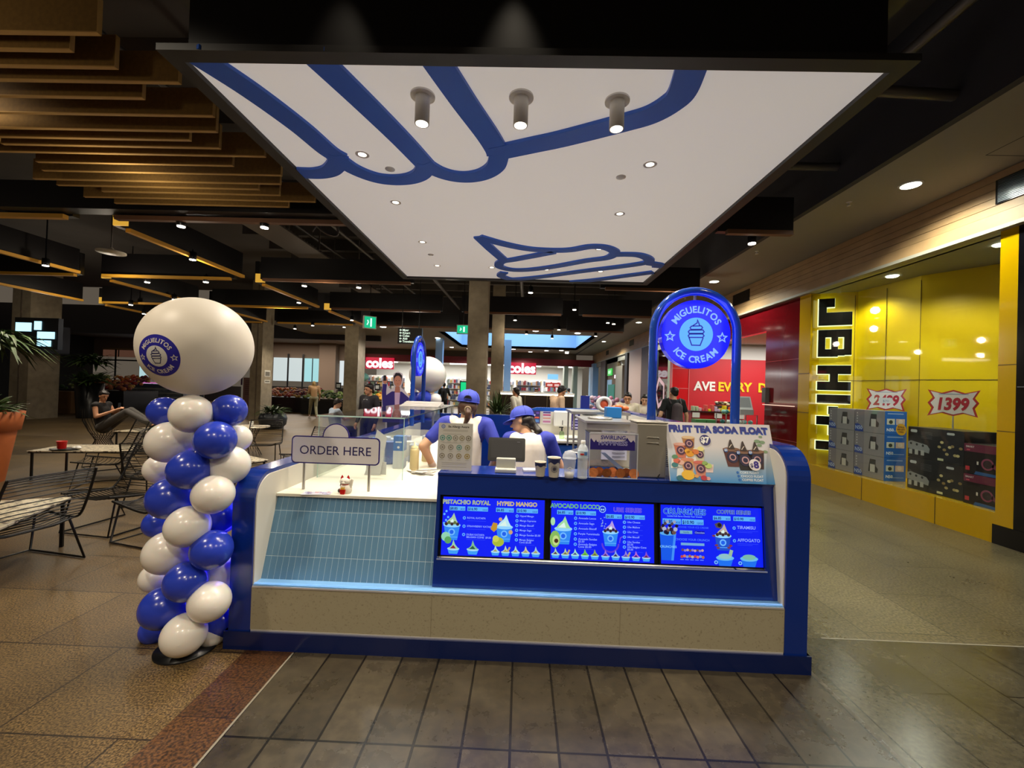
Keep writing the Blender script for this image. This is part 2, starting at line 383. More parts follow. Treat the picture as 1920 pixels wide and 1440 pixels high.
gloss_red = mat('gloss_red_panel', hexc('660a12'), .12, coat=.5)
yel = mat('gloss_yellow_panel', hexc('c49a00'), .16, coat=.4)
yel2 = mat('yellow_wall', hexc('d8b800'), .35)
blk = mat('gloss_black', hexc('0c0c10'), .12)
seam = ink('4a3405')
m = M()                                   # shopfront piers on the right
m.box(5.45, 5.8, 4.82, 5.0, .22, 3.57, yel); m.box(5.44, 5.81, 3.0, 5.02, 0, .22, blk); m.box(5.45, 5.8, 2.6, 4.82, .22, 3.57, blk)
for z in (1.28, 2.03): m.box(5.449, 5.46, 4.82, 5.0, z, z + .008, seam)
m.box(5.44, 5.46, 4.30, 4.80, 1.78, 1.79, ink('56565c'))
m.box(5.45, 5.75, 8.2, 8.52, 0, 3.57, yel)
for z in (1.3, 2.05): m.box(5.447, 5.46, 8.2, 8.52, z, z + .01, seam)
m.build('wall_right', kind='structure')
m = M()
m.box(5.45, 5.7, 8.52, 9.66, 0, 3.57, gloss_red)
for z in (.7, 1.45, 2.35): m.box(5.446, 5.46, 8.52, 9.66, z, z + .008, ink('b04a4a'))
m.build('wall_right', kind='structure')
# display window: plinth, angled yellow backdrop, pane
m = M()
m.box(5.45, 7.2, 5.0, 8.2, 0, .35, yel)
for y in (5.7, 6.9): m.box(5.447, 5.46, y, y + .008, 0, .35, seam)
m.build('wall_right', kind='structure')
m = M()
pl = [(5.62, 8.2), (6.1, 7.97), (6.14, 7.96), (6.25, 6.84), (6.72, 6.15)]
for a, b in zip(pl, pl[1:]):
    m.add([(a[0], a[1], .35), (b[0], b[1], .35), (b[0], b[1], 3.57), (a[0], a[1], 3.57)], [(0, 1, 2, 3)], yel2)
m.add([(6.72, 6.15, .35), (7.3, 5.9, .35), (7.3, 5.9, 3.57), (6.72, 6.15, 3.57)], [(0, 1, 2, 3)], mat('pale_blue_wall', hexc('b8cdd0'), .6))
m.add([(6.72, 6.14, .35), (7.3, 5.89, .35), (7.3, 5.89, 1.9), (6.72, 6.14, 1.9)], [(0, 1, 2, 3)], ink('3f8fd0'))
def bline(z):
    for a, b in zip(pl, pl[1:]): m.tube([(a[0] - .004, a[1] - .004, z), (b[0] - .004, b[1] - .004, z)], .004, seam, 4)
bline(1.93)
for x, y in (pl[1], (6.19, 7.4), pl[3]): m.tube([(x - .004, y - .004, .35), (x - .004, y - .004, 3.5)], .005, seam, 4)
m.box(5.55, 7.4, 5.0, 8.2, 3.57, 3.62, mat('window_ceiling', hexc('8d8878'), .7))
m.box(7.35, 7.4, 4.8, 6.2, .35, 3.57, ink('b8cdd0'))
m.build('wall_right', kind='structure')
m = M(); m.box(5.45, 5.458, 5.0, 8.2, .35, 3.57, glass('shop_glass', (.97, 1, .97), .02))
m.build('window_2', kind='structure')
for y in (6.2, 7.5): light('SPOT', (5.75, y, 3.5), 60, (1, .97, .8), .05, spot=140)
light('SPOT', (6.1, 5.4, 3.5), 45, (1, .97, .8), .05, spot=140)
# red shop: rear wall, ceiling, floor front, side pieces
red = mat('red_wall', hexc('c8242c'), .5); white = mat('white_plaster', hexc('d8d4cc'), .7)
m = M()
m.box(5.45, 13, 14, 14.1, 0, 2.75, red); m.box(5.45, 13, 14, 14.1, 2.75, 3.6, white)
m.box(4.9, 5.45, 14, 14.2, 0, 3.57, mat('bright_red', hexc('d4181e'), .3))
for z in (.9, 1.75, 2.4): m.box(4.9, 5.45, 13.99, 14, z, z + .015, ink('e08080'))
m.box(4.895, 4.91, 13.98, 14, 0, 3.5, ink('e08080')); m.box(5.44, 5.455, 13.98, 14, 0, 3.5, ink('e08080')); m.box(6.9, 6.91, 13.98, 14, 0, 2.75, ink('e08080'))
m.box(5.6, 13, 9.7, 14, 3.25, 3.3, white)
m.box(5.45, 5.6, 9.66, 14, 3.05, 3.57, mat('gloss_red_panel', (0, 0, 0)))
m.build('wall_red_shop', kind='structure')
T = frame((5.5, 13.985, 1.72), (1, 0, 0), (0, 0, 1))
t = thing('wall_lettering', 'white and yellow AVE EVERY DAY lettering on red shop wall', 'lettering', (6.5, 13.98, 1.8))
for s_, x_, c_ in (('AVE', .10, 'f2ede4'), ('EVERY', .90, 'ffd21e'), ('DAY', 2.18, 'ffd21e')):
    m = M(T); m.text(s_, x_, 0, .40, .004, ink(c_), bold=.035, align='l', sx=.95); m.build('word', parent=t)
light('AREA', (7.5, 12, 3.2), 170, (1, .97, .92), sx=3, sy=2.4)
# shopfronts further along the right side
def post(x0, x1, y0, y1, z1, q): m.box(x0, x1, y0, y1, 0, z1, q)
m = M()
lb = mat('blue_steel', hexc('8fb2d6'), .5); brn = mat('brown_cladding', hexc('4a3830'), .6)
post(5.3, 5.7, 15.3, 15.6, 3.57, mat('pale_green_pier', hexc('b9c4ae'), .5)); post(5.42, 5.5, 17.55, 17.8, 3.57, lb)
post(5.35, 5.7, 17.8, 19.2, 3.57, brn); post(5.35, 5.7, 19.25, 21.4, 3.57, mat('poster_pier', hexc('b59a8a'), .6)); post(5.35, 5.7, 21.8, 22.3, 3.57, mat('dark_pier', hexc('1d1516'), .6))
post(5.35, 5.7, 22.8, 24.4, 3.0, mat('tan_pier', hexc('8d8170'), .6)); post(5.35, 5.7, 27.4, 29, 3.57, brn); post(5.2, 5.6, 31.2, 33, 3.57, lb)
m.box(5.45, 5.6, 24.4, 27.4, 2.55, 3.57, mat('olive_fascia', hexc('6a5a40'), .7)); m.box(5.45, 5.6, 14.2, 33, 3.3, 3.57, plaster)
m.box(5.5, 5.55, 24.4, 27.4, 0, 2.55, mat('wood_screen', hexc('6d4a28'), .6)); m.box(5.47, 5.5, 26, 27.3, .6, 2.3, ink('a8c4d8')); m.box(5.46, 5.5, 25.2, 27, 1.0, 2.0, ink('2a8a72'))
m.build('wall_right', kind='structure')
m = M(); m.box(5.5, 5.52, 15.6, 17.55, 0, 3.3, glass('red_glass', (.55, .12, .14), .05)); m.box(7.5, 7.6, 14.2, 18, 0, 3.5, mat('rose_wall', hexc('b03840'), .6)); m.build('window_3', kind='structure')
m = M(frame((5.44, 21.2, 1.1), (0, -1, 0), (0, 0, 1)))
m.rect(0, -.5, 1.7, 2.2, 0, ink('c09a90'))
for i in range(26): m.line([(.2 + random.random() * 1.3, random.random() * 1.8 - .3) for _ in range(3)], .03, .002, ink(random.choice(['5d4a66', '7a8fae', 'a04a4a', 'd8d0cc'])))
m.build('wall_poster', label='tall pinkish poster full of small sketches on a shop pier', cat='poster')
m = M(frame((5.4, 26.9, 2.55), (0, -1, 0), (0, 0, 1))); m.box(0, 1.2, 0, .42, -.06, 0, glow('18c840', .9)); m.text('SUNLY', .6, .12, .26, .003, glow('d8ffe0', 1.4), bold=.02, sx=1.0)
m.build('shop_sign', label='small green lit shop sign above the shopfronts on the right', cat='sign')
m = M(frame((5.38, 24.9, 2.35), (0, -1, 0), (0, 0, 1))); m.text('E-MART', .6, 0, .26, .003, glow('ffd8f0', 1.6), bold=.03, depth=.02)
m.build('shop_sign', label='row of small pink white lit letters below green sign', cat='sign')
m = M(frame((5.49, 17.5, 1.6), (0, -1, 0), (0, 0, 1))); m.line([(.0, .0), (.35, .55), (.95, .3), (.95, -.3), (.35, -.55)], .16, 0, ink('f2c4cf'), closed=True); m.build('window_lettering', label='pale pink angular symbol on the red shop glass', cat='sign')
# wall beyond the right side of the mall, far ends
m = M(); m.box(13, 13.1, 8, 33, 0, 3.6, white); m.box(5.6, 13, 24, 24.1, 0, 3.6, white); m.box(5.6, 13, 18, 18.1, 0, 3.6, mat('rose_wall', (0, 0, 0))); m.box(7.4, 13, 4.0, 8.6, 0, 3.6, blk); m.build('wall_right', kind='structure')
# ------------------------------------------------------------------ kiosk shell
FR = 2.52
navy = mat('navy_laminate', hexc('0a2c80'), .16, coat=.3)
navy2 = mat('deep_blue_laminate', hexc('081c52'), .22, coat=.2)
cream = mat('cream_laminate', hexc('d9d4c8'), .4)
stone = mat('beige_stone', hexc('a39a80'), .45, col2=hexc('867c66'), scale=90, thr=(.28, .42))
wtop = mat('white_solid_surface', hexc('f0ead8'), .25)
sky = mat('sky_blue_trim', hexc('7db4ee'), .4)
chrome = mat('brushed_steel', hexc('cfccc6'), .32, metal=.9)
steel = mat('satin_steel', hexc('b8b2a6'), .45, metal=.7, noise=.12, scale=4)
blkp = mat('black_plastic', hexc('101114'), .3)
whp = mat('white_plastic', hexc('ecebe6'), .35)
acr = glass('clear_acrylic', (.96, .97, .98), .06, .06)
plas = mat('clear_cup_plastic', hexc('e4e8ee'), .12, alpha=.34)
cg = glass('case_glass', (.965, .985, .975), .05)
KL = 'blue and white ice cream kiosk with rounded blue ends and tiled front'
kiosk = thing('ice_cream_kiosk', KL, 'kiosk', (0, FR, 0))
def K(m, name, **k): return m.build(name, parent=kiosk, **k)
def side(x0, x1, top, r, z0=.0, back=6.75, front=FR):
    """upright end panel: profile in the y-z plane with a rounded front top corner."""
    pts = [(front, z0), (back, z0), (back, top)]
    pts += [(front + r - r * math.sin(a), top - r + r * math.cos(a)) for a in [PI / 2 * i / 10 for i in range(11)]]
    m = M(Matrix(((0, 0, 1, x0), (1, 0, 0, 0), (0, 1, 0, 0), (0, 0, 0, 1))))
    m.prism(pts, 0, x1 - x0); return m
def sideM(x0, x1, top, r, q, name, **k):
    m = side(x0, x1, top, r, **k); m.mats = [q]; K(m, name)
sideM(-1.70, -1.57, TOPB, .17, navy, 'end_frame'); sideM(1.57, 1.70, TOPR, .19, navy, 'end_frame')
# cream inner faces
sideM(-1.572, -1.562, TOPB - .025, .15, cream, 'inner_panel', front=FR + .012, z0=.37, back=6.7)
sideM(1.562, 1.572, TOPR - .025, .17, cream, 'inner_panel', front=FR + .012, z0=.37, back=6.7)
m = M(); m.box(-1.72, 1.72, FR - .012, FR + .1, 0, .105, navy2); m.box(-1.72, -1.7, FR, FR + .3, 0, .105, navy2); m.box(1.7, 1.72, FR, FR + .3, 0, .105, navy2)
for x in (-.49,): m.box(x, x + .002, FR - .013, FR - .012, 0, .105, ink('0a1a50'))
K(m, 'plinth')
m = M(); m.box(-1.57, 1.57, FR + .004, FR + .02, .113, .365, stone)
for x in (-.49, .62): m.box(x, x + .002, FR + .003, FR + .005, .113, .365, ink('8a8068'))
K(m, 'stone_panel')
m = M(); m.box(-1.565, 1.565, FR, FR + .02, .105, .114, mat('bright_metal', hexc('e8e6ea'), .3, metal=.6)); m.box(-1.565, 1.565, FR + .0, FR + .006, .364, .374, mat('bright_metal', (0, 0, 0))); K(m, 'metal_trim')
m = M(); m.box(-1.562, 1.562, FR + .004, FR + .115, .366, .382, sky); K(m, 'ledge')
m = M(); m.box(-1.56, 1.56, FR + .02, FR + .6, .05, .36, cream); K(m, 'carcass')
# blue tiled splayed front, left of the screens
Y0, Z0, Y1, Z1 = FR + .08, .382, 2.755, .855
T = frame((-1.562, Y0, Z0), (1, 0, 0), (0, Y1 - Y0, Z1 - Z0))
LT = math.hypot(Y1 - Y0, Z1 - Z0); WT = 1.08
m = M(T); m.box(0, WT, 0, LT, -.02, -.0012, mat('grout_white', hexc('c4dcea'), .7))
tb = mat('blue_glaze', hexc('5f88a8'), .25, noise=.12, scale=3)
tw = WT / 28.0; rows = [0, .132, .268, .404, LT]
for a, b in zip(rows, rows[1:]):
    for i in range(28): m.box(i * tw + .0012, (i + 1) * tw - .0012, a + (.0018 if a else 0), b - .0018, -.004, 0, tb)
K(m, 'tiled_panel')
# white worktop
m = M(); m.box(-1.562, -.50, 2.735, 3.42, .855, .872, wtop); m.box(-.62, 1.562, 2.9, 3.42, .855, .872, wtop) if 0 else None
m.box(-1.562, -.93, 3.42, 6.1, .855, .872, wtop); K(m, 'worktop')
m = M(); m.box(-1.56, -.52, 2.76, 3.36, .4, .855, cream); m.box(-1.56, -.96, 3.36, 6.1, .05, .855, navy2); K(m, 'carcass')
# menu housing
MY0, MZ0, MY1, MZ1 = FR + .06, .384, 2.655, 1.055
TM = frame((-.50, MY0, MZ0), (1, 0, 0), (0, MY1 - MY0, MZ1 - MZ0)); LM = math.hypot(MY1 - MY0, MZ1 - MZ0); WM = 2.062
m = M(TM)
R0, R1 = .165, .545     # screen recess along the slope
m.box(0, WM, 0, R0, -.02, 0, navy); m.box(0, WM, R1, LM, -.02, 0, navy); m.box(0, .02, R0, R1, -.02, 0, navy); m.box(WM - .06, WM, R0, R1, -.02, 0, navy); m.box(0, WM, R0, R1, -.06, -.05, blkp)
m.T = None
m.box(-.50, 1.562, 2.648, 2.93, 1.045, 1.06, navy); m.box(-.50, -.48, 2.66, 2.93, .5, 1.045, navy); m.box(-.50, 1.562, 2.90, 2.93, .5, 1.05, navy)
K(m, 'menu_housing')
m = M(TM); m.box(.018, WM - .055, R0 - .006, R0 + .002, -.001, .004, mat('edge_trim', hexc('8f9cc4'), .4)); K(m, 'recess_trim')
# low interior counters and back wall
m = M()
m.box(-1.25, 0.0, 6.7, 6.78, 0, 1.17, navy); m.box(-1.57, -1.2, 6.7, 6.78, 0, 1.04, navy)
K(m, 'rear_gate')
pts = round_rect(0.0, .0, 1.58, TOPR + .01, .30, 10, (0, 0, 1, 0))
pin = round_rect(0.075, .0, 1.58, TOPR - .05, .235, 10, (0, 0, 1, 0))
T = Matrix(((1, 0, 0, 0), (0, 0, -1, 6.78), (0, 1, 0, 0), (0, 0, 0, 1)))
m = M(T); m.prism(pts, 0, .1, mat('mid_blue_laminate', hexc('1f55b4'), .25)); K(m, 'rear_wall')
m = M(T); m.prism(pin, .1, .106, cream); K(m, 'splashback')
m = M(); cb = mat('cabinet_blue', hexc('2a62bd'), .35)
m.box(.02, 1.55, 5.85, 6.67, .05, .84, cb); K(m, 'rear_cabinet')
for i, x in enumerate((.09, .48, .87, 1.2)):
    m = M(); m.box(x + .005, x + (.38 if i < 2 else .32), 5.835, 5.85, .1, .82, cb); d = K(m, 'cabinet_door')
    if i == 0:
        m = M(); m.box(.17, .32, 5.83, 5.836, .70, .78, ink('2c2266')); m.box(.18, .31, 5.828, 5.831, .745, .752, ink('c8a8d8')); m.box(.18, .30, 5.828, 5.831, .722, .728, ink('c8a8d8')); m.build('door_sticker', parent=d)
m = M(); m.box(.0, 1.56, 5.82, 6.67, .87, .9, wtop); m.box(1.0, 1.562, 3.2, 5.82, .83, .87, wtop); K(m, 'rear_worktop')
m = M(); m.box(1.02, 1.56, 3.2, 5.8, .05, .83, cb); K(m, 'side_cabinet')
# blue glow strip behind the left end, seen between the balloons
m = M(); m.box(-1.712, -1.70, 2.72, 2.74, .12, .95, glow('2a1cff', 14)); K(m, 'light_strip', label='glowing blue light strip on the left end')
light('AREA', (-1.74, 2.73, .55), 16, (.08, .06, 1), rot=(0, -PI / 2, 0), sx=.8, sy=.03)
m = M(); m.box(-1.56, 1.56, FR + .012, FR + .015, .386, .389, glow('8fc0ff', 1.2)); K(m, 'ledge_light')

# slanted interior tray counter beside the staff (white edge, blue face)
m = M(); m.add([(-.93, 3.2, .872), (-.55, 3.25, .872), (-.55, 4.6, 1.12), (-.93, 4.6, 1.12)], [(0, 1, 2, 3)], wtop)
m.add([(-.55, 3.25, .872), (-.55, 3.25, .4), (-.55, 4.6, .4), (-.55, 4.6, 1.12)], [(0, 1, 2, 3)], cb)
m.box(-.56, -.53, 3.24, 4.6, .4, .5, cb); m.line([(-.93, 3.2), (-.93, 4.6)], .02, 1.0, chrome) if 0 else None
K(m, 'topping_bench')

# glass display case
gc = thing('glass_display_case', 'long clear glass sneeze guard case on the white counter', 'display case', (-1.2, 3.2, .873))
gx0, gx1, gy0, gy1, gz0, gz1 = -1.53, -.88, 3.22, 5.66, .8735, 1.34
for (a, nm) in (((gx0, gx1, gy0, gy0 + .008, gz0, gz1), 'front_pane'), ((gx0, gx0 + .008, gy0, gy1, gz0, gz1), 'side_pane'), ((gx1 - .008, gx1, gy0, gy1, gz0 + .16, gz1), 'side_pane'), ((gx0 - .01, gx1 + .01, gy0 - .01, gy1, gz1, gz1 + .01), 'top_pane')):
    M().box(*a, m=cg).build(nm, parent=gc)
ge = mat('glass_edge', hexc('b8d8cc'), .2)
m = M(); m.box(gx0 - .01, gx1 + .01, gy0 - .013, gy0 - .01, gz1, gz1 + .01, ge); m.box(gx0 - .002, gx0, gy0, gy0 + .008, gz0, gz1, ge); m.box(gx1, gx1 + .003, gy0, gy0 + .008, gz0, gz1, ge); m.box(gx1 + .01, gx1 + .013, gy0 - .01, gy1, gz1, gz1 + .01, mat('dark_glass_edge', hexc('3a4a48'), .2)); m.build('polished_edge', parent=gc)
for y in (4.4, 5.6): M().tube([(gx1 - .02, y, gz0), (gx1 - .02, y, gz1)], .012, chrome, 10).build('support_post', parent=gc)

# illuminated arch signs
def arch(loc, a, label):
    t = thing('arch_sign', label, 'sign', (0, 0, 0))
    w_, h_ = .29, 1.22; cz = h_ - w_
    m = M(); path = [(-w_, 0, 0), (-w_, 0, .25), (-w_, 0, cz)] + [(-w_ * math.cos(q), 0, cz + w_ * math.sin(q)) for q in [PI * i / 20 for i in range(1, 20)]] + [(w_, 0, cz), (w_, 0, .25), (w_, 0, 0)]
    m.tube(path, .03, mat('gloss_blue_tube', hexc('1c46a8'), .12, coat=.5), 16); m.build('arch_frame', parent=t)
    z = cz - .015
    m = M(frame((0, .055, z), (1, 0, 0), (0, 0, 1))); m.prism([(.24 * math.cos(2 * PI * i / 56), .24 * math.sin(2 * PI * i / 56)) for i in range(56)], 0, .07, mat('clear_blue_rim', hexc('2030c8'), .1, emit=.35, ecol=hexc('2a20ff')), smooth=True); m.build('disc_body', parent=t)
    m = M(frame((0, -.016, z), (1, 0, 0), (0, 0, 1)))
    logo(m, 0, 0, .238, None, glow('1018f4', 1.0), glow('55aaff', 1.05), glow('86b4ff', 1.0), glow('0a1d6c', 1), 0)
    m.build('lit_logo', parent=t)
    m = M(frame((0, .0565, z), (-1, 0, 0), (0, 0, 1))); logo(m, 0, 0, .238, None, glow('1018f4', 1.0), glow('55aaff', 1.05), glow('86b4ff', 1.0), glow('0a1d6c', 1), 0); m.build('lit_logo', parent=t)
    m = M(); m.tube([(0, .02, cz + w_ - .02), (0, .02, z + .23)], .01, chrome, 8); m.build('hanger', parent=t)
    t.location = loc; t.rotation_euler = (0, 0, a); LOC[t.name] = Vector(loc)
    return t
arch((1.21, 3.02, 1.10), 0, 'round glowing blue logo sign hanging in blue tube arch, facing the camera, at the right')
arch((-1.45, 6.0, 1.35 - .30), math.radians(89), 'glowing blue logo sign in blue arch seen edge-on at the far left of kiosk')
light('AREA', (1.21, 2.95, 2.03), 3, (.15, .15, 1), rot=(PI / 2, 0, 0), sx=.4, sy=.4)

# ------------------------------------------------------------------ canopy
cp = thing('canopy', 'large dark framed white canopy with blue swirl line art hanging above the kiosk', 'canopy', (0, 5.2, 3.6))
cf = mat('charcoal_frame', hexc('1b1818'), .5)
m = M(); m.box(-2.16, 2.16, 2.6, 7.8, 3.6, 3.66, mat('canopy_bounce_glow', hexc('e6e0d6'), .75, emit=.31, ecol=(1, .92, .86))); m.build('white_panel', parent=cp)  # plain panel, no lamp: faint emission stands in for light bounced up from below
m = M(); e = .10
for a in ((-2.16 - e, 2.16 + e, 2.6 - e, 2.6, 3.568, 3.61), (-2.16 - e, 2.16 + e, 7.8, 7.8 + e, 3.568, 3.61), (-2.16 - e, -2.16, 2.6, 7.8, 3.568, 3.61), (2.16, 2.16 + e, 2.6, 7.8, 3.568, 3.61)): m.box(*a, m=cf)
m.build('edge_frame', parent=cp)
m = M(); bk = mat('black_beam', hexc('100e10'), .4)
m.box(-2.16, 2.16, 2.62, 2.72, 3.66, 4.05, bk); m.box(-2.3, 2.3, 2.62, 2.8, 4.05, 4.12, bk); m.box(-2.16, -2.1, 2.7, 7.8, 3.66, 4.05, bk); m.box(2.1, 2.16, 2.7, 7.8, 3.66, 4.05, bk); m.box(-2.16, 2.16, 7.7, 7.8, 3.66, 4.05, bk); m.build('fascia', parent=cp)
bb = mat('canopy_blue', hexc('2a62d0'), .45)
m = M()
def band(pts, w_, k, smooth=True):
    p = [(q[0], q[1]) for q in (smooth_path([Vector((a, b, 0)) for a, b in pts], 8) if smooth else pts)]
    m.line(p, w_, 3.5995, bb, z1=3.575 - .0006 * k)
S1 = .19
band([(-2.075, 2.53), (-1.92, 2.87), (-1.79, 3.27), (-1.72, 3.6), (-1.66, 3.72)], S1, 0)
band([(-1.325, 2.53), (-1.17, 2.98), (-1.03, 3.42), (-.93, 3.78), (-.90, 3.86)], S1, 1)
band([(-.595, 2.53), (-.46, 2.95), (-.33, 3.32), (-.27, 3.53), (-.26, 3.62)], S1, 2)
band([(-2.16, 4.0), (-2.0, 4.0), (-1.85, 3.94), (-1.72, 3.80), (-1.66, 3.68)], .17, 3)
band([(-1.70, 3.68), (-1.62, 3.9), (-1.48, 4.05), (-1.32, 4.10), (-1.14, 4.07), (-1.0, 3.97), (-.91, 3.80)], .17, 4)
band([(-.93, 3.78), (-.83, 3.92), (-.70, 4.0), (-.55, 4.01), (-.40, 3.94), (-.29, 3.80), (-.25, 3.62)], .17, 5)
band([(-.30, 3.60), (.04, 3.46), (.28, 3.36), (.70, 3.15), (.87, 3.05), (.97, 2.92), (1.0, 2.80), (.965, 2.54)], S1, 6)
m.build('near_swirl', parent=cp)
m = M()
def px(pts):                       # traced at the canopy's own height (z = 3.6)
    o = []
    for x, y in pts:
        r = RW @ Vector((880 + x * .1979 - 960, 720 - (430 + y * .1979), -F)); p = EYE + r * ((3.6 - 1.6) / r.z); o.append((p.x, p.y))
    return o
band(px([(90, 62), (330, 130), (560, 175), (780, 190), (960, 185), (1140, 155), (1280, 160), (1370, 195), (1370, 225), (1300, 262), (1100, 290), (800, 345), (560, 375), (400, 375), (290, 345), (300, 300), (420, 278), (620, 240), (800, 205)]), .15, 0)
band(px([(90, 62), (200, 170), (330, 285)]), .15, 1, False)
band(px([(1380, 230), (1500, 228), (1610, 235), (1690, 265), (1690, 300), (1500, 335), (1100, 385), (700, 440), (480, 462), (380, 462), (300, 430), (330, 400)]), .15, 2)
band(px([(1700, 312), (1760, 320), (1800, 330), (1770, 350)]), .15, 3)
band(px([(1740, 398), (1500, 430), (1200, 470), (960, 492)]), .15, 4)
m.build('far_swirl', parent=cp)
ltrim = mat('lamp_white', hexc('f0ede8'), .5)
lamp_on = glow('fff0d8', 6)
WH = ['above the order sign, leftmost of three', 'in the middle of three', 'in front of the blue arm, rightmost of three']
for i, (x, y) in enumerate(CYL):
    t = thing('cylinder_downlight', 'white cylinder spotlight under the canopy, ' + WH[i], 'ceiling light', (x, y, 3.6), 'cylinder spotlights under the canopy')
    M().lathe([(.085, -.012), (.085, 0)], (x, y, 3.6), ltrim).build('rose', parent=t)
    M().lathe([(.043, -.2), (.05, -.2), (.05, -.012)], (x, y, 3.6), ltrim).build('housing', parent=t)
    M().disc(x, y, .042, 3.6 - .2005, lamp_on, 24).build('lamp', parent=t)
RL = ['left of the first scallop, nearest on the left', 'second from front in the left column', 'third from front in the left column', 'at the far left corner', 'in the far row between left corner and middle', 'in the far row, over the far swirl', 'in the far row near the right corner', 'inside the upper lobe of the far swirl', 'in the right column, second from front', 'in the right column, nearest the front']
for i, (x, y) in enumerate(REC):
    t = thing('recessed_downlight', 'small recessed canopy light ' + RL[i], 'ceiling light', (x, y, 3.6), 'recessed canopy downlights')
    M().ring(x, y, .035, .06, -3.597, ltrim, 28, T=Matrix.Diagonal((1, 1, -1, 1))).build('trim_ring', parent=t)
    M().disc(x, y, .036, 3.5965, glow('fff4e0', 3), 24).build('lamp', parent=t)
for i, (x, y) in enumerate([(-1.28, 3.92), (.87, 3.98), (-1.44, 6.47)]):
    M().lathe([(.02, -.012), (.045, -.006), (.045, 0)], (x, y, 3.5995), ltrim).build('smoke_detector', label='small flat white detector disc on canopy, ' + ['left side between scallops and lights', 'right of centre', 'far left near the rear lights'][i], cat='detector', group='canopy detectors')
# ------------------------------------------------------------------ menu screens
SCR = [(.028, .678), (.702, 1.352), (1.376, 2.010)]
DB = '0a1ff2'
def cup(m, x, y, h, swirl, T=None, z=.0012, body='2f86f0', lid='8fd0ff', w_=.62, top=None):
    g = glow
    m.poly([(x - h * w_ * .36, y), (x + h * w_ * .36, y), (x + h * w_ * .5, y + h * .55), (x - h * w_ * .5, y + h * .55)], z, g(body), T)
    m.disc(x, y + h * .30, h * .13, z + .0006, g('6fb8ff'), 16, T); m.disc(x, y + h * .30, h * .08, z + .001, g('1f60e8'), 16, T)
    m.rect(x - h * w_ * .38, y + h * .1, x + h * w_ * .38, y + h * .125, z + .0005, g('5fb0ff'), T)
    m.disc(x, y + h * .56, h * w_ * .54, z + .0011, g(lid), 20, T, ry=h * .09)
    m.poly([(x - h * .27, y + h * .58), (x + h * .27, y + h * .58), (x + h * .17, y + h * .75), (x + h * .06, y + h * 1.02), (x - h * .02, y + h * .86), (x - h * .18, y + h * .72)], z + .0016, g(swirl), T)
    m.poly([(x - h * .2, y + h * .6), (x + h * .1, y + h * .6), (x + h * .03, y + h * .8)], z + .0019, g('d8f0e8'), T)
    if top:
        for k in range(5): m.disc(x + h * (-.22 + .11 * k), y + h * (.6 + .05 * (k % 2)), h * .065, z + .0022, g(top if k % 2 else '3a2a30'), 10, T)
def sundae(m, x, y, h, a, b, wafer=False):
    g = glow
    m.poly([(x - h * .42, y + h * .35), (x - h * .3, y), (x + h * .3, y), (x + h * .42, y + h * .35)], .0012, g('3f9cf4'))
    m.disc(x, y + h * .36, h * .44, .0016, g('a8d8f0'), 16, ry=h * .12)
    m.poly([(x - h * .4, y + h * .36), (x + h * .4, y + h * .36), (x + h * .12, y + h * .66), (x - h * .02, y + h), (x - h * .12, y + h * .6)], .002, g(a))
    m.poly([(x - h * .25, y + h * .38), (x + h * .2, y + h * .38), (x, y + h * .62)], .0024, g(b))
    if wafer: m.line([(x + h * .2, y + h * .4), (x + h * .42, y + h * .85)], h * .17, .0028, g('b8a070'))
def price(m, x0, y, x1, p, oz, hh=.026):
    m.rect(x0, y, x1, y + hh, .001, glow('59aef8')); m.text(p, x0 + .004, y + .005, hh * .85, .002, glow('06106e'), bold=.02, align='l', sx=.95)
    m.text(oz, x1 - .003, y + .005, hh * .5, .002, glow('1240b0'), bold=.02, align='r')
def title(m, t, x, y, s, c, out='bfe0c0', sx=1.0):
    m.text(t, x, y, s, .001, glow(out), bold=.042, sx=sx); m.text(t, x, y, s, .0018, glow(c), bold=.01, sx=sx)
def items(m, x, y, dy, L, s=.0155, w_=.105):
    for i, t in enumerate(L):
        yy = y - i * dy
        m.disc(x, yy, .0095, .001, glow('66b4ff'), 16); m.disc(x, yy, .0055, .0014, glow('2a50e8'), 12)
        for j, q in enumerate(t.split('|')): m.text(q, x + .018, yy - .004 - j * .015, s, .001, glow('8fa8ff'), bold=.015, align='l')
        for j in range(1 + (dy > .05)): m.rect(x + .018, yy - .017 - j * .008 - .012 * ('|' in t), x + .018 + w_ * (.9 - .25 * j), yy - .0155 - j * .008 - .012 * ('|' in t), .001, glow('3a52ff'))
LAB = ['left menu screen listing PISTACHIO ROYAL and HYPED MANGO', 'middle menu screen listing AVOCADO LOCCO and UBE SERIES', 'right menu screen listing CRUNCHIES and COFFEE SERIES']
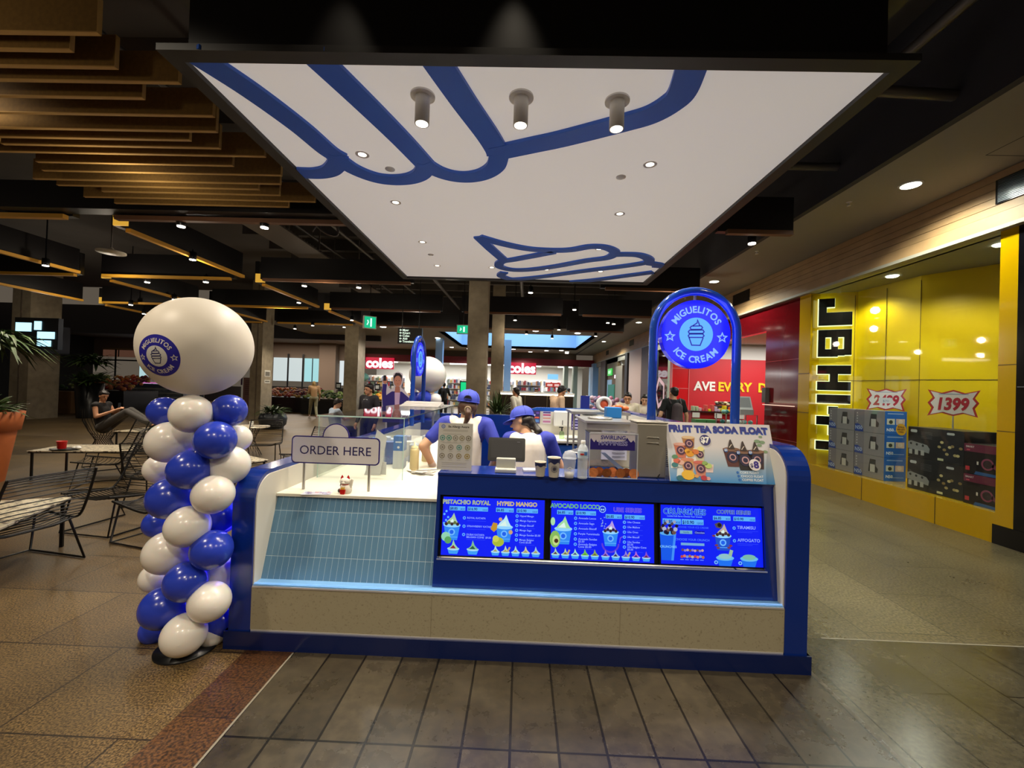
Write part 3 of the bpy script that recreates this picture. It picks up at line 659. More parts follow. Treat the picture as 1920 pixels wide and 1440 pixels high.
for k, (a, b) in enumerate(SCR):
    W = b - a; H = R1 - R0 - .012
    t = thing('menu_screen', LAB[k], 'screen', (0, FR, .6), 'menu screens on the kiosk front')
    o = TM @ Matrix.Translation((a, R0 + .006, -.028))
    m = M(o); m.box(0, W, 0, H, -.02, 0, blkp); m.build('bezel', parent=t, bev=.002)
    m = M(o); bz = .009; m.rect(bz, bz, W - bz, H - bz, .0006, glow(DB, 1.0)); m.build('display', parent=t)
    m = M(o @ Matrix.Translation((0, 0, .0006)))
    if k == 0:
        title(m, 'PISTACHIO ROYAL', .155, .318, .035, '9a9a62', sx=1.0); title(m, 'HYPED MANGO', .47, .318, .035, 'c0a060', 'd8d8a8', sx=1.0)
        price(m, .05, .278, .148, '$8.85', '8OZ'); price(m, .162, .278, .29, '$16.90', '12OZ'); price(m, .34, .278, .45, '$6.85', '8OZ'); price(m, .468, .278, .60, '$10.90', '12OZ')
        cup(m, .07, .10, .16, 'a8c8a0', top='607040'); m.disc(.035, .12, .028, .004, glow('8fd0b0'), 14); m.disc(.05, .10, .022, .0044, glow('5aa060'), 12)
        for q in range(5): m.disc(.02 + .012 * (q % 3), .2 + .018 * q, .007, .002, glow('60b0ff'), 10)
        items(m, .145, .235, .05, ['ROYAL KATAIFA', 'STRAWBERRY KATAIFA', 'DUBAI KATAIFA|BELGIAN CONE  $9.00'], w_=.13)
        sundae(m, .085, .018, .085, '9ad0a8', '8a2a3a'); sundae(m, .205, .018, .085, '7fb890', '2a5a48')
        cup(m, .395, .10, .16, 'b8e4f0'); m.poly([(.31, .175), (.325, .215), (.352, .21), (.35, .175), (.332, .158)], .004, glow('c0902c')); m.disc(.36, .10, .036, .0044, glow('a8b838'), 18, ry=.028); m.disc(.345, .118, .02, .0046, glow('c8cc50'), 14); m.disc(.435, .16, .013, .0046, glow('c8a078'), 12); m.disc(.37, .235, .012, .0046, glow('c8a078'), 6)
        items(m, .472, .258, .0285, ['Hyped Mango', 'Mango Supreme', 'Mango Biscoff', 'Mango Sago', 'Mango Sundae $5.50', 'Mango Belgian|Cone $5.00'])
        for q in range(5): sundae(m, .345 + .062 * q, .018, .062, ['a8d8e8', 'b8d0c0', 'b0dcd8', 'c8c8a8', 'a0c8d8'][q], 'a8a060', q == 1)
    elif k == 1:
        title(m, 'AVOCADO LOCCO', .155, .318, .035, '2f9a50', 'a8d8b8', sx=.98); title(m, 'UBE SERIES', .48, .306, .036, '3a30e0', '9a7ce0', sx=1.0)
        m.disc(.325, .318, .021, .001, glow('9accf8'), 20); m.disc(.325, .318, .017, .0015, glow('2038c8'), 20); m.poly([(.312, .322), (.318, .308), (.325, .316), (.332, .308), (.338, .322), (.325, .318)], .002, glow('9accf8'))
        price(m, .045, .278, .145, '$6.85', '8OZ'); price(m, .16, .278, .285, '$10.90', '12OZ'); price(m, .345, .264, .445, '$6.85', '8OZ'); price(m, .46, .264, .585, '$10.90', '12OZ')
        cup(m, .085, .10, .165, '9fd8a0'); m.disc(.035, .13, .032, .004, glow('86b85c'), 20, ry=.05); m.disc(.04, .122, .02, .0044, glow('c0d888'), 18, ry=.03); m.disc(.043, .12, .013, .0048, glow('4a2c1c'), 14); m.disc(.02, .235, .014, .004, glow('a8dca8'), 12, ry=.025)
        items(m, .16, .258, .031, ['Avocado Locco', 'Avocado Sago', 'Avocado Biscoff', 'Purple Yumminado', 'Avocado Sundae|$5.50', 'Avocado Belgian|Cone $5.00'], .017)
        cup(m, .375, .10, .15, 'b098e0', top='2a2050'); m.ring(.375, .115, .045, .055, .0008, glow('5a3ad8'), 20, a0=PI, a1=2 * PI); m.line([(.43, .12), (.435, .15), (.45, .16)], .006, .002, glow('6a48e0'))
        for q in range(14): m.disc(.315 + .03 * random.random(), .17 + .1 * random.random(), .004, .002, glow('7f9ce0'), 6)
        items(m, .46, .245, .0295, ['Ube Cheese', 'Ube Mallow', 'Ube Oreo', 'Ube Biscoff', 'Ube Sundae|$5.50', 'Ube Belgian Cone|$5.00'], .016)
        for q in range(5): sundae(m, .04 + .06 * q, .018, .06, ['a8d8b8', 'b0cca0', 'a0e0c8', '78c050', '8fa850'][q], ['5a2a40', '807040', '50508a', '60a830', '707030'][q], q == 1)
        for q in range(5): sundae(m, .345 + .062 * q, .018, .06, ['9a70d8', '8fa8e0', '9080d8', 'b868d0', '8a50c8'][q], ['503080', '302850', '6848b0', '401c90', '6a2a50'][q], q == 2)
    else:
        for q in range(11): m.poly([(.05 + .02 * q, .315), (.06 + .02 * q, .315), (.05 + .022 * q, .345 + .008 * (q % 2))], .0008, glow('4a8cf8'))
        title(m, 'CRUNCHIES', .155, .305, .048, '0c2cc0', '74c0ff', sx=1.0); m.text('Loaded Soft Serve Choose Your Crunch', .155, .289, .013, .001, glow('70a8ff'), bold=.02)
        title(m, 'COFFEE SERIES', .455, .318, .032, '283a8c', '8fb8f0', sx=1.0)
        price(m, .02, .245, .132, '$6.85', '8OZ', .032); price(m, .137, .245, .27, '$10.90', '12OZ', .032); price(m, .328, .278, .435, '$6.85', '8OZ'); price(m, .452, .278, .585, '$10.90', '12OZ')
        m.poly([(.012, .03), (.085, .03), (.102, .19), (.002, .19)], .0012, glow('1258e6')); m.poly([(.07, .03), (.085, .03), (.102, .19), (.088, .19)], .0016, glow('3f8cf4')); m.disc(.052, .19, .05, .002, glow('58a8e8'), 24, ry=.014)
        for q in range(11): m.disc(.012 + .0085 * q, .20 + .016 * math.sin(q * 1.3) + .008, .013, .003 + .0001 * q, glow(['14102c', '6a5048', 'a8b0c8', '241c3c'][q % 4]), 9)
        m.text('CRUNCHIES', .052, .105, .0185, .006, glow('7cc4f8'), bold=.02)
        for q in range(7): m.disc(.02 + .014 * q, .235 + .012 * (q % 3), .010, .006, glow(['1a1430', '50404a', '9aa0b8'][q % 3]), 9)
        m.text('CHOOSE YOUR ICE CREAM', .20, .224, .016, .001, glow('3f68ff'), bold=.01)
        m.rect(.125, .190, .20, .210, .001, glow('6fa8c8')); m.text('Vanilla', .162, .195, .014, .002, glow('123a70')); m.rect(.215, .190, .275, .210, .001, glow('0c14a8')); m.text('Chocolate', .245, .195, .014, .002, glow('8fa8f0'), bold=.02)
        m.text('CHOOSE YOUR CRUNCH', .20, .150, .018, .001, glow('4f80ff'), bold=.01); m.rect(.13, .122, .272, .137, .001, glow('6fa8d8'))
        for q in range(9): m.disc(.14 + .015 * q, .095 - .003 * (q % 2), .008, .001, glow(['6a4a50', '9080c0', 'c0a0a0'][q % 3]), 8); m.disc(.135 + .016 * q, .055 + .004 * (q % 2), .009, .001, glow(['b04848', 'd87060', '7090d8', 'a86a50', 'b8a8a0'][q % 5]), 8)
        for q in range(5): m.rect(.125 + .03 * q, .036, .146 + .03 * q, .040, .001, glow('7090ff'))
        cup(m, .385, .10, .155, 'b8a8a0', body='1c50c8', top='40303a')
        for q in ((.33, .185), (.345, .13), (.355, .115), (.43, .13), (.42, .118)): m.disc(*q, .011, .003, glow('7a3a48'), 12, ry=.006)
        m.poly([(.335, .255), (.365, .268), (.385, .25), (.375, .228), (.345, .235)], .003, glow('50484c')); m.disc(.365, .25, .012, .0034, glow('181418'), 12)
        items(m, .455, .235, .075, ['TIRAMISU', 'AFFOGATO'], .026, .14)
        for x in (.395, .54): m.poly([(x - .05, .055), (x - .035, .01), (x + .035, .01), (x + .05, .055)], .001, glow('1c70ee')); m.disc(x, .057, .054, .0016, glow('68b8ec'), 24, ry=.016); m.disc(x, .066, .04, .002, glow('7ab8a8' if x > .5 else '8cc0c8'), 20, ry=.016); m.disc(x - .055, .03, .011, .003, glow('8ad0ff'), 14); m.disc(x - .055, .03, .007, .0034, glow('1c58e0'), 12)
        m.line([(.425, .07), (.435, .105)], .02, .003, glow('98b8a0'))
    m.build('menu_print', parent=t)
light('AREA', (.5, FR - .15, .7), .6, (.1, .12, 1), rot=(-PI / 2 * 1.05, 0, 0), sx=1.9, sy=.3)

# ------------------------------------------------------------------ things on the kiosk
TZ = 1.0605
# fruit tea billboard leaning back
bd = thing('menu_board', 'white and blue board reading FRUIT TEA SODA FLOAT with pictured drinks', 'sign', (1.25, 2.64, TZ))
W_, H_ = .66, .375
T = frame((.93, 2.632, TZ + .002), (1, 0, 0), (0, .125, .345))
m = M(T); m.box(0, W_, 0, H_, -.012, -.0005, whp); m.build('panel', parent=bd)
gr = bpy.data.materials.new('board_fade'); gr.use_nodes = True; nt = gr.node_tree   # printed fade from white to blue
tc = nt.nodes.new('ShaderNodeTexCoord'); sp = nt.nodes.new('ShaderNodeSeparateXYZ'); rp = nt.nodes.new('ShaderNodeValToRGB'); mr = nt.nodes.new('ShaderNodeMapRange')
nt.links.new(tc.outputs['Object'], sp.inputs[0]); nt.links.new(sp.outputs[2], mr.inputs[0]); mr.inputs[1].default_value = 0; mr.inputs[2].default_value = .35
nt.links.new(mr.outputs[0], rp.inputs[0]); nt.links.new(rp.outputs[0], nt.nodes['Principled BSDF'].inputs['Base Color'])
cr = rp.color_ramp; cr.elements[0].position = .0; cr.elements[0].color = (*hexc('2f86c8'), 1); cr.elements[1].position = .6; cr.elements[1].color = (*hexc('d4cfd2'), 1); e_ = cr.elements.new(.3); e_.color = (*hexc('9db4c8'), 1)
m = M(T); m.rect(0, 0, W_, H_, 0, gr)
def I(h): return ink(h)
for t_, x in (('FRUIT TEA', .152), ('SODA FLOAT', .468)):
    m.text(t_, x + .002, .311, .058, .0008, I('2454b4'), bold=.065, sx=.98); m.text(t_, x, .316, .056, .0014, I('2a2a86'), bold=.04, sx=1.0)
def drink(x, y, h, body, top, tag_=True, badge='4a2848'):
    m.poly([(x - h * .24, y), (x + h * .24, y), (x + h * .36, y + h * .78), (x - h * .36, y + h * .78)], .0012, I(body)); m.disc(x, y + h * .78, h * .38, .0018, I(top), 24, ry=h * .09)
    if tag_: m.disc(x + h * .02, y + h * .42, h * .25, .0024, I(badge), 24); m.disc(x + h * .02, y + h * .42, h * .15, .003, I('c89aa0'), 20); m.disc(x + h * .02, y + h * .42, h * .10, .0034, I(badge), 16)
for x, y, s, c in ((.09, .03, .1, 'd8dde0'), (.06, .08, .1, 'e4e4e2'), (.22, .06, .09, 'e0c8c4'), (.15, .125, .09, 'e6e0dc')): m.poly([(x - s * .5, y), (x + s * .5, y), (x + s * .6, y + s * .55), (x - s * .4, y + s * .6)], .0008, I(c))
drink(.135, .19, .11, 'b07840', 'd8b890'); drink(.08, .145, .11, 'c87058', 'e0a898'); drink(.195, .13, .095, 'c8c0a0', 'e8e4c8'); drink(.115, .05, .11, 'd09a60', 'd88868'); drink(.19, .035, .11, 'c8806c', 'd0685c')
for x, y, r, c in ((.135, .172, .026, 'e09a20'), (.17, .185, .022, 'd87838'), (.12, .188, .018, 'e8a828'), (.05, .125, .022, 'd86850'), (.075, .115, .02, 'e0b0a0'), (.22, .115, .018, '90b060'), (.24, .10, .022, 'b8d078'), (.205, .205, .02, 'e8dc90'), (.11, .04, .04, 'e8b838'), (.205, .025, .02, 'b83040'), (.23, .022, .014, 'e0a0a0'), (.16, .035, .014, 'd8a060'), (.04, .15, .018, '5a8a68'), (.035, .1, .02, '3a7a80'), (.06, .02, .022, '2a6a7a')): m.disc(x, y, r, .0038, I(c), 18, ry=r * .75)
m.disc(.24, .262, .034, .003, I('26246e'), 28); m.text('$7', .24, .246, .05, .0036, I('f0eeea'), bold=.05)
for x, y, h, c, s in ((.395, .10, .14, '5a2c26', '$2'), (.47, .08, .15, '1c1414', '$1'), (.545, .09, .14, '3a2020', '$3')):
    drink(x, y, h, c, '8a6450', True, '241c40'); m.poly([(x - .022, y + h * .8), (x + .022, y + h * .8), (x + .004, y + h * 1.22), (x - .004, y + h * 1.2)], .0044, I('3a2a26')); m.line([(x - .012, y + h * .85), (x + .006, y + h * 1.0)], .005, .0048, I('d8c8b8'))
    m.disc(x - .035, y + h * .72, .012, .005, I('1f58a8'), 16); m.text(s, x - .035, y + h * .69, .018, .0054, I('e8f0f8'), bold=.03)
m.disc(.525, .115, .036, .0056, I('e8e2e4'), 30); m.text('$', .505, .10, .034, .0062, I('2a2660'), bold=.02); m.text('8', .533, .096, .058, .0062, I('3a2a8c'), bold=.05)
for x, y, r in ((.595, .26, .018), (.565, .265, .02), (.605, .20, .016), (.59, .295, .012), (.575, .24, .016)): m.disc(x, y, r, .0012, I('7f9a78'), 12, ry=r * .6)
for i, s in enumerate(('COKE FLOAT', 'CHOCO FLOAT', 'COFFEE FLOAT')):
    m.disc(.415 + .003 * i, .066 - .022 * i, .008, .001, I('2468b8'), 14); m.text(s, .43 + .003 * i, .060 - .022 * i, .019, .001, I('dfe8f0'), bold=.03, align='l')
m.build('board_print', parent=bd)
for x in (1.1, 1.4): M().box(x, x + .004, 2.715, 2.83, TZ, TZ + .16, whp).build('stand_foot', parent=bd)

# order here sign
os_ = thing('order_sign', 'white ORDER HERE sign with rounded blue outline on two steel posts', 'sign', (-1.23, 2.86, .8735))
for x in (-1.452, -1.008): M().tube([(x, 2.866, .8725), (x, 2.866, 1.2)], .0095, chrome, 14).build('post', parent=os_)
T = frame((-1.535, 2.85, 1.05), (1, 0, 0), (0, 0, 1)); pv = ink('2a1a78', .4); sw = mat('sign_acrylic', hexc('e6e2e4'), .3)
m = M(T); out = round_rect(0, 0, .60, .185, .03); m.prism(out, -.006, 0, pv); m.prism(round_rect(.008, .008, .592, .177, .024), -.001, .0012, sw); m.build('panel', parent=os_)
m = M(T @ Matrix.Translation((.3, .182, 0))); hc = [(.092 * math.cos(a), .092 * math.sin(a)) for a in [PI * i / 24 for i in range(25)]]; m.prism(hc, -.006, -.0003, pv); hc2 = [(.084 * math.cos(a), .084 * math.sin(a) + .001) for a in [PI * i / 24 for i in range(25)]]; m.prism(hc2, -.0035, .0008, sw); m.build('half_disc', parent=os_)
m = M(T); m.text('ORDER HERE', .3, .063, .083, .0018, ink('241c5c', .4), bold=.004, sx=1.0); m.build('lettering', parent=os_)

# lucky cat
cx, cy, cz = -1.135, 2.80, .8725
ct = thing('lucky_cat', 'small white ceramic beckoning cat with red collar and red pouch', 'figurine', (cx, cy, cz))
cw = mat('white_glaze', hexc('e6e0d4'), .15); cr_ = mat('red_glaze', hexc('b81c1c'), .2); cbk = mat('brown_glaze', hexc('4a3c38'), .2)
R3 = lambda a, ax: Matrix.Rotation(a, 4, ax)
m = M(); m.lathe([(.030, 0), (.038, .012), (.040, .03), (.034, .052), (.024, .064)], (cx, cy, cz), cw, 28, sy=.85); m.build('body', parent=ct)
m = M(); m.ell((cx - .006, cy - .004, cz + .078), (.034, .028, .026), cw, 16); m.ell((cx - .006, cy - .03, cz + .072), (.012, .006, .008), cw, 10); m.build('head', parent=ct)
for q in (-1, 1): m = M(); m.lathe([(.012, 0), (.007, .014), (.001, .024)], (cx - .006 + q * .02, cy - .002, cz + .095), cr_, 10, sy=.5); m.build('ear', parent=ct)
M().lathe([(.026, 0), (.029, .003), (.026, .007)], (cx - .002, cy - .002, cz + .055), cr_, 24, sy=.9).build('collar', parent=ct)
m = M(); m.cap((cx + .032, cy - .005, cz + .045), (cx + .042, cy - .006, cz + .09), .010, .009, cw); m.build('raised_paw', parent=ct)
m = M(); m.ell((cx - .036, cy - .012, cz + .018), (.013, .014, .014), cbk, 10); m.ell((cx - .03, cy + .005, cz + .05), (.012, .014, .018), cbk, 10); m.build('brown_patch', parent=ct)
m = M(); m.prism([(-.014, 0), (.014, 0), (.018, .03), (-.018, .03)], 0, .012, cr_, T=frame((cx - .006, cy - .032, cz + .002), (1, 0, 0), (0, 0, 1))); m.build('pouch', parent=ct)
m = M()
for i in range(6): m.box(cx - .018 + i * .0045, cx - .015 + i * .0045, cy - .042, cy - .038, cz + .03, cz + .042 + .004 * (i % 3), ink('e8b838'))
m.build('yellow_sticks', parent=ct)
m = M(); 
for q in (-1, 1): m.ell((cx - .006 + q * .011, cy - .031, cz + .083), (.004, .002, .0015), ink('201818'), 8)
m.build('eye', parent=ct)
# leaflets
m = M(XF(-1.30, 2.76, .8728, .15)); m.box(-.10, .08, -.03, .05, 0, .0012, ink('c8ccdc')); 
for i in range(26): x, y = random.uniform(-.095, .06), random.uniform(-.027, .04); m.rect(x, y, x + random.uniform(.01, .035), y + .012, .0014 + .00002 * i, ink(random.choice(['4a4a98', '8a6aa0', 'd8d0e0', '5a3a78', 'b8707a'])))
m.build('leaflet', label='purple and white printed leaflet lying at the front edge of the worktop', cat='leaflet')
m = M(XF(-1.30, 2.735, .8726, -.1)); m.add([(-.09, .0, .0), (.07, .0, 0), (.07, -.03, -.004), (-.09, -.03, -.004)], [(0, 1, 2, 3)], ink('34406c')); m.box(-.09, .07, 0, .03, -.0002, .0001, ink('34406c'))
# allergen card in acrylic stand
al = thing('allergen_sign', 'grey sheet in upright acrylic holder showing rows of round icons', 'sign', (-.41, 2.72, TZ))
T = frame((-.525, 2.73, TZ + .001), (1, 0, 0), (0, .03, .3))
m = M(T); m.box(-.004, .226, 0, .305, -.006, -.0045, acr); m.box(-.004, .226, -.001, .003, -.03, .03, acr); m.build('acrylic_holder', parent=al)
m = M(T); m.box(0, .222, .004, .30, -.0044, -.002, ink('c3c0b8')); m.text('Be Allergy Aware', .13, .272, .019, -.0015, ink('55524e'), bold=.03); m.ring(.03, .278, .009, .013, -.0015, ink('4a68b0'), 20); m.disc(.03, .278, .007, -.0014, ink('8f9cc8'), 14)
for yy, n, x0, dx in ((.205, 5, .028, .042), (.145, 4, .03, .054), (.09, 4, .03, .054)):
    for i in range(n):
        c = ['4f8f88', '4f8f80', '8a8678', '8a8266', '77705f'][i] if yy > .2 else ['8a8478', '857f74', '4f8f88', '8a8256'][i] if yy > .12 else ['7f7868', '857f74', '8a7a50', '9a8438'][i]
        m.ring(x0 + i * dx, yy, .012, .0175, -.0015, ink(c), 22); m.disc(x0 + i * dx, yy, .0075, -.0015, ink(c), 7)
        m.rect(x0 + i * dx - .012, yy - .026, x0 + i * dx + .012, yy - .0235, -.0015, ink('a09c94'))
for yy in (.255, .248, .228, .172, .045, .035, .02): m.rect(.03, yy, .19 if yy not in (.228, .172) else .15, yy + .0025, -.0015, ink('9a968e'))
m.build('printed_sheet', parent=al)
# POS terminal seen from behind
ps = thing('payment_terminal', 'black tablet till on a grey stand seen from behind', 'till', (-.08, 2.72, TZ))
T = frame((-.205, 2.80, 1.12), (1, 0, 0), (0, .05, .15))
m = M(T); m.prism(round_rect(0, 0, .245, .155, .012), -.025, 0, blkp); m.build('tablet', parent=ps, bev=.003)
m = M(T); m.box(.02, .225, .02, .14, 0, .001, mat('dark_grey', hexc('1c1c20'), .5)); m.rect(.19, .125, .21, .13, .002, ink('50505a')); m.build('rear_panel', parent=ps)
m = M(); m.box(-.145, -.02, 2.75, 2.79, TZ, TZ + .085, mat('stand_grey', hexc('b8b8b0'), .4)); m.box(-.15, -.015, 2.70, 2.80, TZ, TZ + .025, mat('stand_grey', (0, 0, 0))); m.build('stand', parent=ps, bev=.006)
# cups and bottle
paper = mat('paper_cup', hexc('d8d0c0'), .5); navyp = ink('1c2250')
def pcup(x, y, r, h, label, badge):
    t = thing('paper_cup', label, 'cup', (x, y, TZ), 'paper cups on the menu housing')
    m = M(); m.lathe([(r * .74, 0), (r * .76, .002), (r * .97, h * .96), (r, h * .97), (r * 1.04, h), (r * .98, h * 1.01), (r * .93, h * .96), (r * .7, .006)], (x, y, TZ), paper, 32); m.build('cup_body', parent=t)
    m = M(); n = 32; rr = lambda z: r * (.76 + .21 * z / h) + .0006
    v = []; 
    for i in range(n + 1):
        a = 2 * PI * i / n; zb = h * (.72 + .05 * math.sin(5 * a)); v += [(x + rr(zb) * math.cos(a), y + rr(zb) * math.sin(a), TZ + zb), (x + rr(h * .95) * math.cos(a), y + rr(h * .95) * math.sin(a), TZ + h * .95)]
    m.add(v, [(2 * i, 2 * i + 1, 2 * i + 3, 2 * i + 2) for i in range(n)], navyp, True); m.build('blue_drip_print', parent=t)
    if badge:
        m = M(frame((x, y - r * .90 - .001, TZ + h * .45), (1, 0, 0), (0, -.2 * r / h, 1))); 
        m.ring(0, 0, .013, .0205, .0, navyp, 28); m.disc(0, 0, .010, 0, ink('3c3c50'), 20); m.ring(0, 0, .0155, .018, .0004, paper, 28); m.build('badge_print', parent=t)
pcup(.135, 2.655, .036, .088, 'small paper cup with dark blue drip rim, shorter and left of two', False)
pcup(.218, 2.645, .040, .120, 'tall paper cup with round dark badge and blue drip rim', True)
x, y = .312, 2.64
t = thing('dome_cup', 'clear plastic cup with domed lid between paper cup and bottle', 'cup', (x, y, TZ))
m = M(); m.lathe([(.028, 0), (.030, .004), (.041, .115), (.043, .118)], (x, y, TZ), plas, 32); m.build('cup_body', parent=t)
m = M(); m.lathe([(.044, .116), (.046, .12), (.044, .125), (.041, .14), (.03, .158), (.012, .166), (.001, .167)], (x, y, TZ), plas, 32); m.build('dome_lid', parent=t)
m = M(frame((x, y - .0375, TZ + .06), (1, 0, 0), (0, 0, 1))); m.ring(0, 0, .007, .011, 0, whp, 20); m.rect(-.018, -.002, -.013, .003, 0, whp); m.rect(.013, -.002, .02, .003, 0, whp); m.build('white_print', parent=t)
m = M(); m.lathe([(.024, .003), (.027, .004), (.03, .03), (.001, .032)], (x, y, TZ), mat('frosted_white', hexc('e0dcd8'), .6), 28); m.build('inner_base', parent=t)
x, y = .392, 2.635
t = thing('water_bottle', 'clear plastic water bottle with white cap beside the domed cup', 'bottle', (x, y, TZ))
m = M(); prof = [(.028, 0), (.032, .006)]
for i in range(9): z = .012 + i * .011; prof += [(.032, z), (.0295, z + .0055)]
prof += [(.032, .115), (.0325, .12), (.0325, .17), (.031, .178), (.024, .196), (.015, .208), (.013, .214)]
m.lathe(prof, (x, y, TZ), mat('bottle_plastic', hexc('dfe6ec'), .1, alpha=.5), 32); m.build('bottle_body', parent=t)
M().lathe([(.0145, .212), (.0145, .228), (.013, .23)], (x, y, TZ), whp, 24).build('cap', parent=t)
m = M(); m.lathe([(.0328, .125), (.0328, .168)], (x, y, TZ), ink('b8c8d8'), 32); m.box(x - .02, x + .002, y - .034, y - .0325, TZ + .145, TZ + .155, ink('c03030')); m.box(x + .004, x + .022, y - .0338, y - .0322, TZ + .145, TZ + .165, ink('4a78b8')); m.build('paper_label', parent=t)
# swirling happiness acrylic box
x0, x1, y0, y1, zt = .435, .735, 2.66, 2.84, 1.335
t = thing('acrylic_cone_box', 'clear acrylic box of waffle cones printed SWiRLiNG HAPPINESS', 'display box', ((x0 + x1) / 2, 2.7, TZ))
m = M()
for a in ((x0, x1, y0, y0 + .004, TZ, zt), (x0, x1, y1 - .004, y1, TZ, zt), (x0, x0 + .004, y0, y1, TZ, zt), (x1 - .004, x1, y0, y1, TZ, zt), (x0 - .004, x1 + .004, y0 - .004, y1, zt, zt + .005)): m.box(*a, m=acr)
m.build('acrylic_box', parent=t)
m = M()
for a in (x0, x1 - .004):
    for b in (y0, y1 - .004): m.box(a - .0006, a + .0046, b - .0006, b + .0046, TZ, zt, mat('acrylic_edge', hexc('dcdfe4'), .3, alpha=.6))
m.box(x0, x1, y0 - .005, y0 - .003, zt - .001, zt + .006, mat('acrylic_edge', (0, 0, 0))); m.box(x0, x1, y0 - .003, y0 + .004, TZ, TZ + .004, mat('acrylic_edge', (0, 0, 0))); m.build('polished_edge', parent=t)
m = M(frame((x0, y0 - .001, 1.235), (1, 0, 0), (0, 0, 1))); W_ = x1 - x0 - .02
m.rect(.004, 0, W_, .108, 0, ink('cfc8d4')); vi = ink('2c2078', .4)
pts = [(.004, 0), (W_, 0), (W_, .05), (W_ - .01, .065), (W_ - .025, .05), (W_ - .035, .06), (W_ - .05, .08), (W_ - .06, .06), (W_ - .10, .052), (.09, .05), (.06, .045), (.045, .05), (.04, .062), (.028, .045), (.016, .06), (.008, .07), (.004, .06)]
m.poly(pts, .0006, vi); m.text('SWiRLiNG', .145, .066, .034, .0016, ink('b8b0e0'), bold=.035); m.text('SWiRLiNG', .145, .066, .034, .002, ink('2c2a88'), bold=.012); m.text('HAPPINESS', .145, .030, .037, .0016, ink('c8c4ea'), bold=.03); m.text('HAPPINESS', .145, .030, .037, .002, ink('4a48b0'), bold=-.012); m.build('front_print', parent=t)
wf = mat('waffle', hexc('c46a28'), .7, noise=.35, scale=60, bump=.3)
for i in range(7):
    x = x0 + .03 + .042 * i; m = M(); m.lathe([(.001, 0), (.012, .02), (.03, .04), (.031, .04)], (0, 0, 0), wf, 18, T=Matrix.Translation((x, y0 + .05 + .03 * (i % 2), TZ + .018 + .012 * (i % 3))) @ R3(PI / 2 + .3 * (i % 3 - 1), 'X') @ R3(.5 * i, 'Z')); m.build('waffle_bowl', parent=t)
m = M(); m.add([(x0 + .1, y1 - .02, zt - .14), (x0 + .13, y1 - .02, zt - .14), (x1 - .03, y1 - .05, TZ + .02), (x1 - .07, y1 - .05, TZ + .02)], [(0, 1, 2, 3)], mat('grey_blue_plastic', hexc('6f7fa0'), .3)); m.build('scoop_tray', parent=t)
# stainless machine housing with louvres
x0, x1, y0, y1, zt = .742, .932, 2.72, 2.90, 1.402
t = thing('steel_dispenser', 'plain stainless steel machine casing with two small louvres', 'machine', ((x0 + x1) / 2, y0, TZ))
m = M(); m.box(x0, x1, y0, y1, TZ, zt, chrome if 0 else steel); m.build('casing', parent=t, bev=.008)
m = M(); m.box(x0 - .004, x1 + .004, y0 - .004, y1, zt, zt + .012, steel); m.build('lid', parent=t, bev=.004)
for z in (zt - .085, zt - .12): M().tube([(x0 + .065, y0 - .0, z - .004), (x0 + .07, y0 - .006, z), (x0 + .135, y0 - .006, z - .002), (x0 + .14, y0, z - .012)], .004, steel, 8).build('louvre', parent=t)
m = M(); m.tube([tuple(q) for q in smooth_path([(x1 + .015, y0 + .1, 1.27), (x1 + .01, y0 + .05, 1.2), (x1 - .03, y0 + .01, 1.1), (x1 - .06, y0 - .01, 1.062)], 5)], .0035, blkp, 6); m.build('black_cable', parent=t)
m = M(); m.box(.945, .995, 2.80, 2.9, TZ, 1.32, whp)
for i in range(12): m.box(.947, .99, 2.798, 2.802, 1.12 + i * .013, 1.124 + i * .013, ink('3a3a40'))
m.build('vented_case', label='narrow white plastic case with black horizontal vents beside the menu board', cat='machine', loc=(.96, 2.8, TZ))

m = M(XF(.10, 2.80, TZ, .08)); m.box(-.07, .07, -.03, .05, 0, .012, ink('e6e2e0')); m.box(-.05, .03, -.02, .03, .012, .0124, ink('a8a4c8'))
m.build('receipt_pad', label='small white paper pad beside the till stand', cat='paper', loc=(.1, 2.8, TZ))
# ------------------------------------------------------------------ back-of-kiosk equipment
def simple(name, label, cat, fn, loc=(0, 0, 0), group=None, bev=0): m = M(); fn(m); return m.build(name, label=label, cat=cat, group=group, bev=bev, loc=loc)
t = thing('soft_serve_machine', 'large stainless soft serve machine against the right side wall', 'machine', (1.2, 4.3, .87))
m = M(); m.box(.64, 1.08, 4.1, 4.75, .872, 1.29, steel); m.build('casing', parent=t, bev=.015)
m = M(); m.box(.62, 1.10, 4.07, 4.78, 1.29, 1.31, chrome); m.lathe([(.12, 0), (.13, .012), (.12, .02), (.02, .03), (.001, .032)], (.82, 4.4, 1.31), chrome, 24); m.build('lid', parent=t)
m = M(); m.box(.78, 1.02, 4.07, 4.1, .95, 1.22, mat('pale_lilac_panel', hexc('c8c6dc'), .3)); m.build('front_panel', parent=t)
for i in range(7): M().box(.88, 1.0, 4.06, 4.07, .98 + i * .035, .985 + i * .035, ink('6a6a78')).build('vent_slot', parent=t)
t = thing('glass_cabinet', 'steel framed glass cabinet behind the soft serve machine', 'cabinet', (.8, 5.2, .9))
m = M()
for x in (.62, 1.24):
    for y in (5.0, 5.6): m.box(x, x + .02, y, y + .02, .87, 1.32, chrome)
m.box(.6, 1.28, 4.98, 5.64, 1.32, 1.35, chrome); m.build('frame', parent=t)
M().box(.64, 1.24, 5.0, 5.005, .9, 1.32, acr).build('front_pane', parent=t)
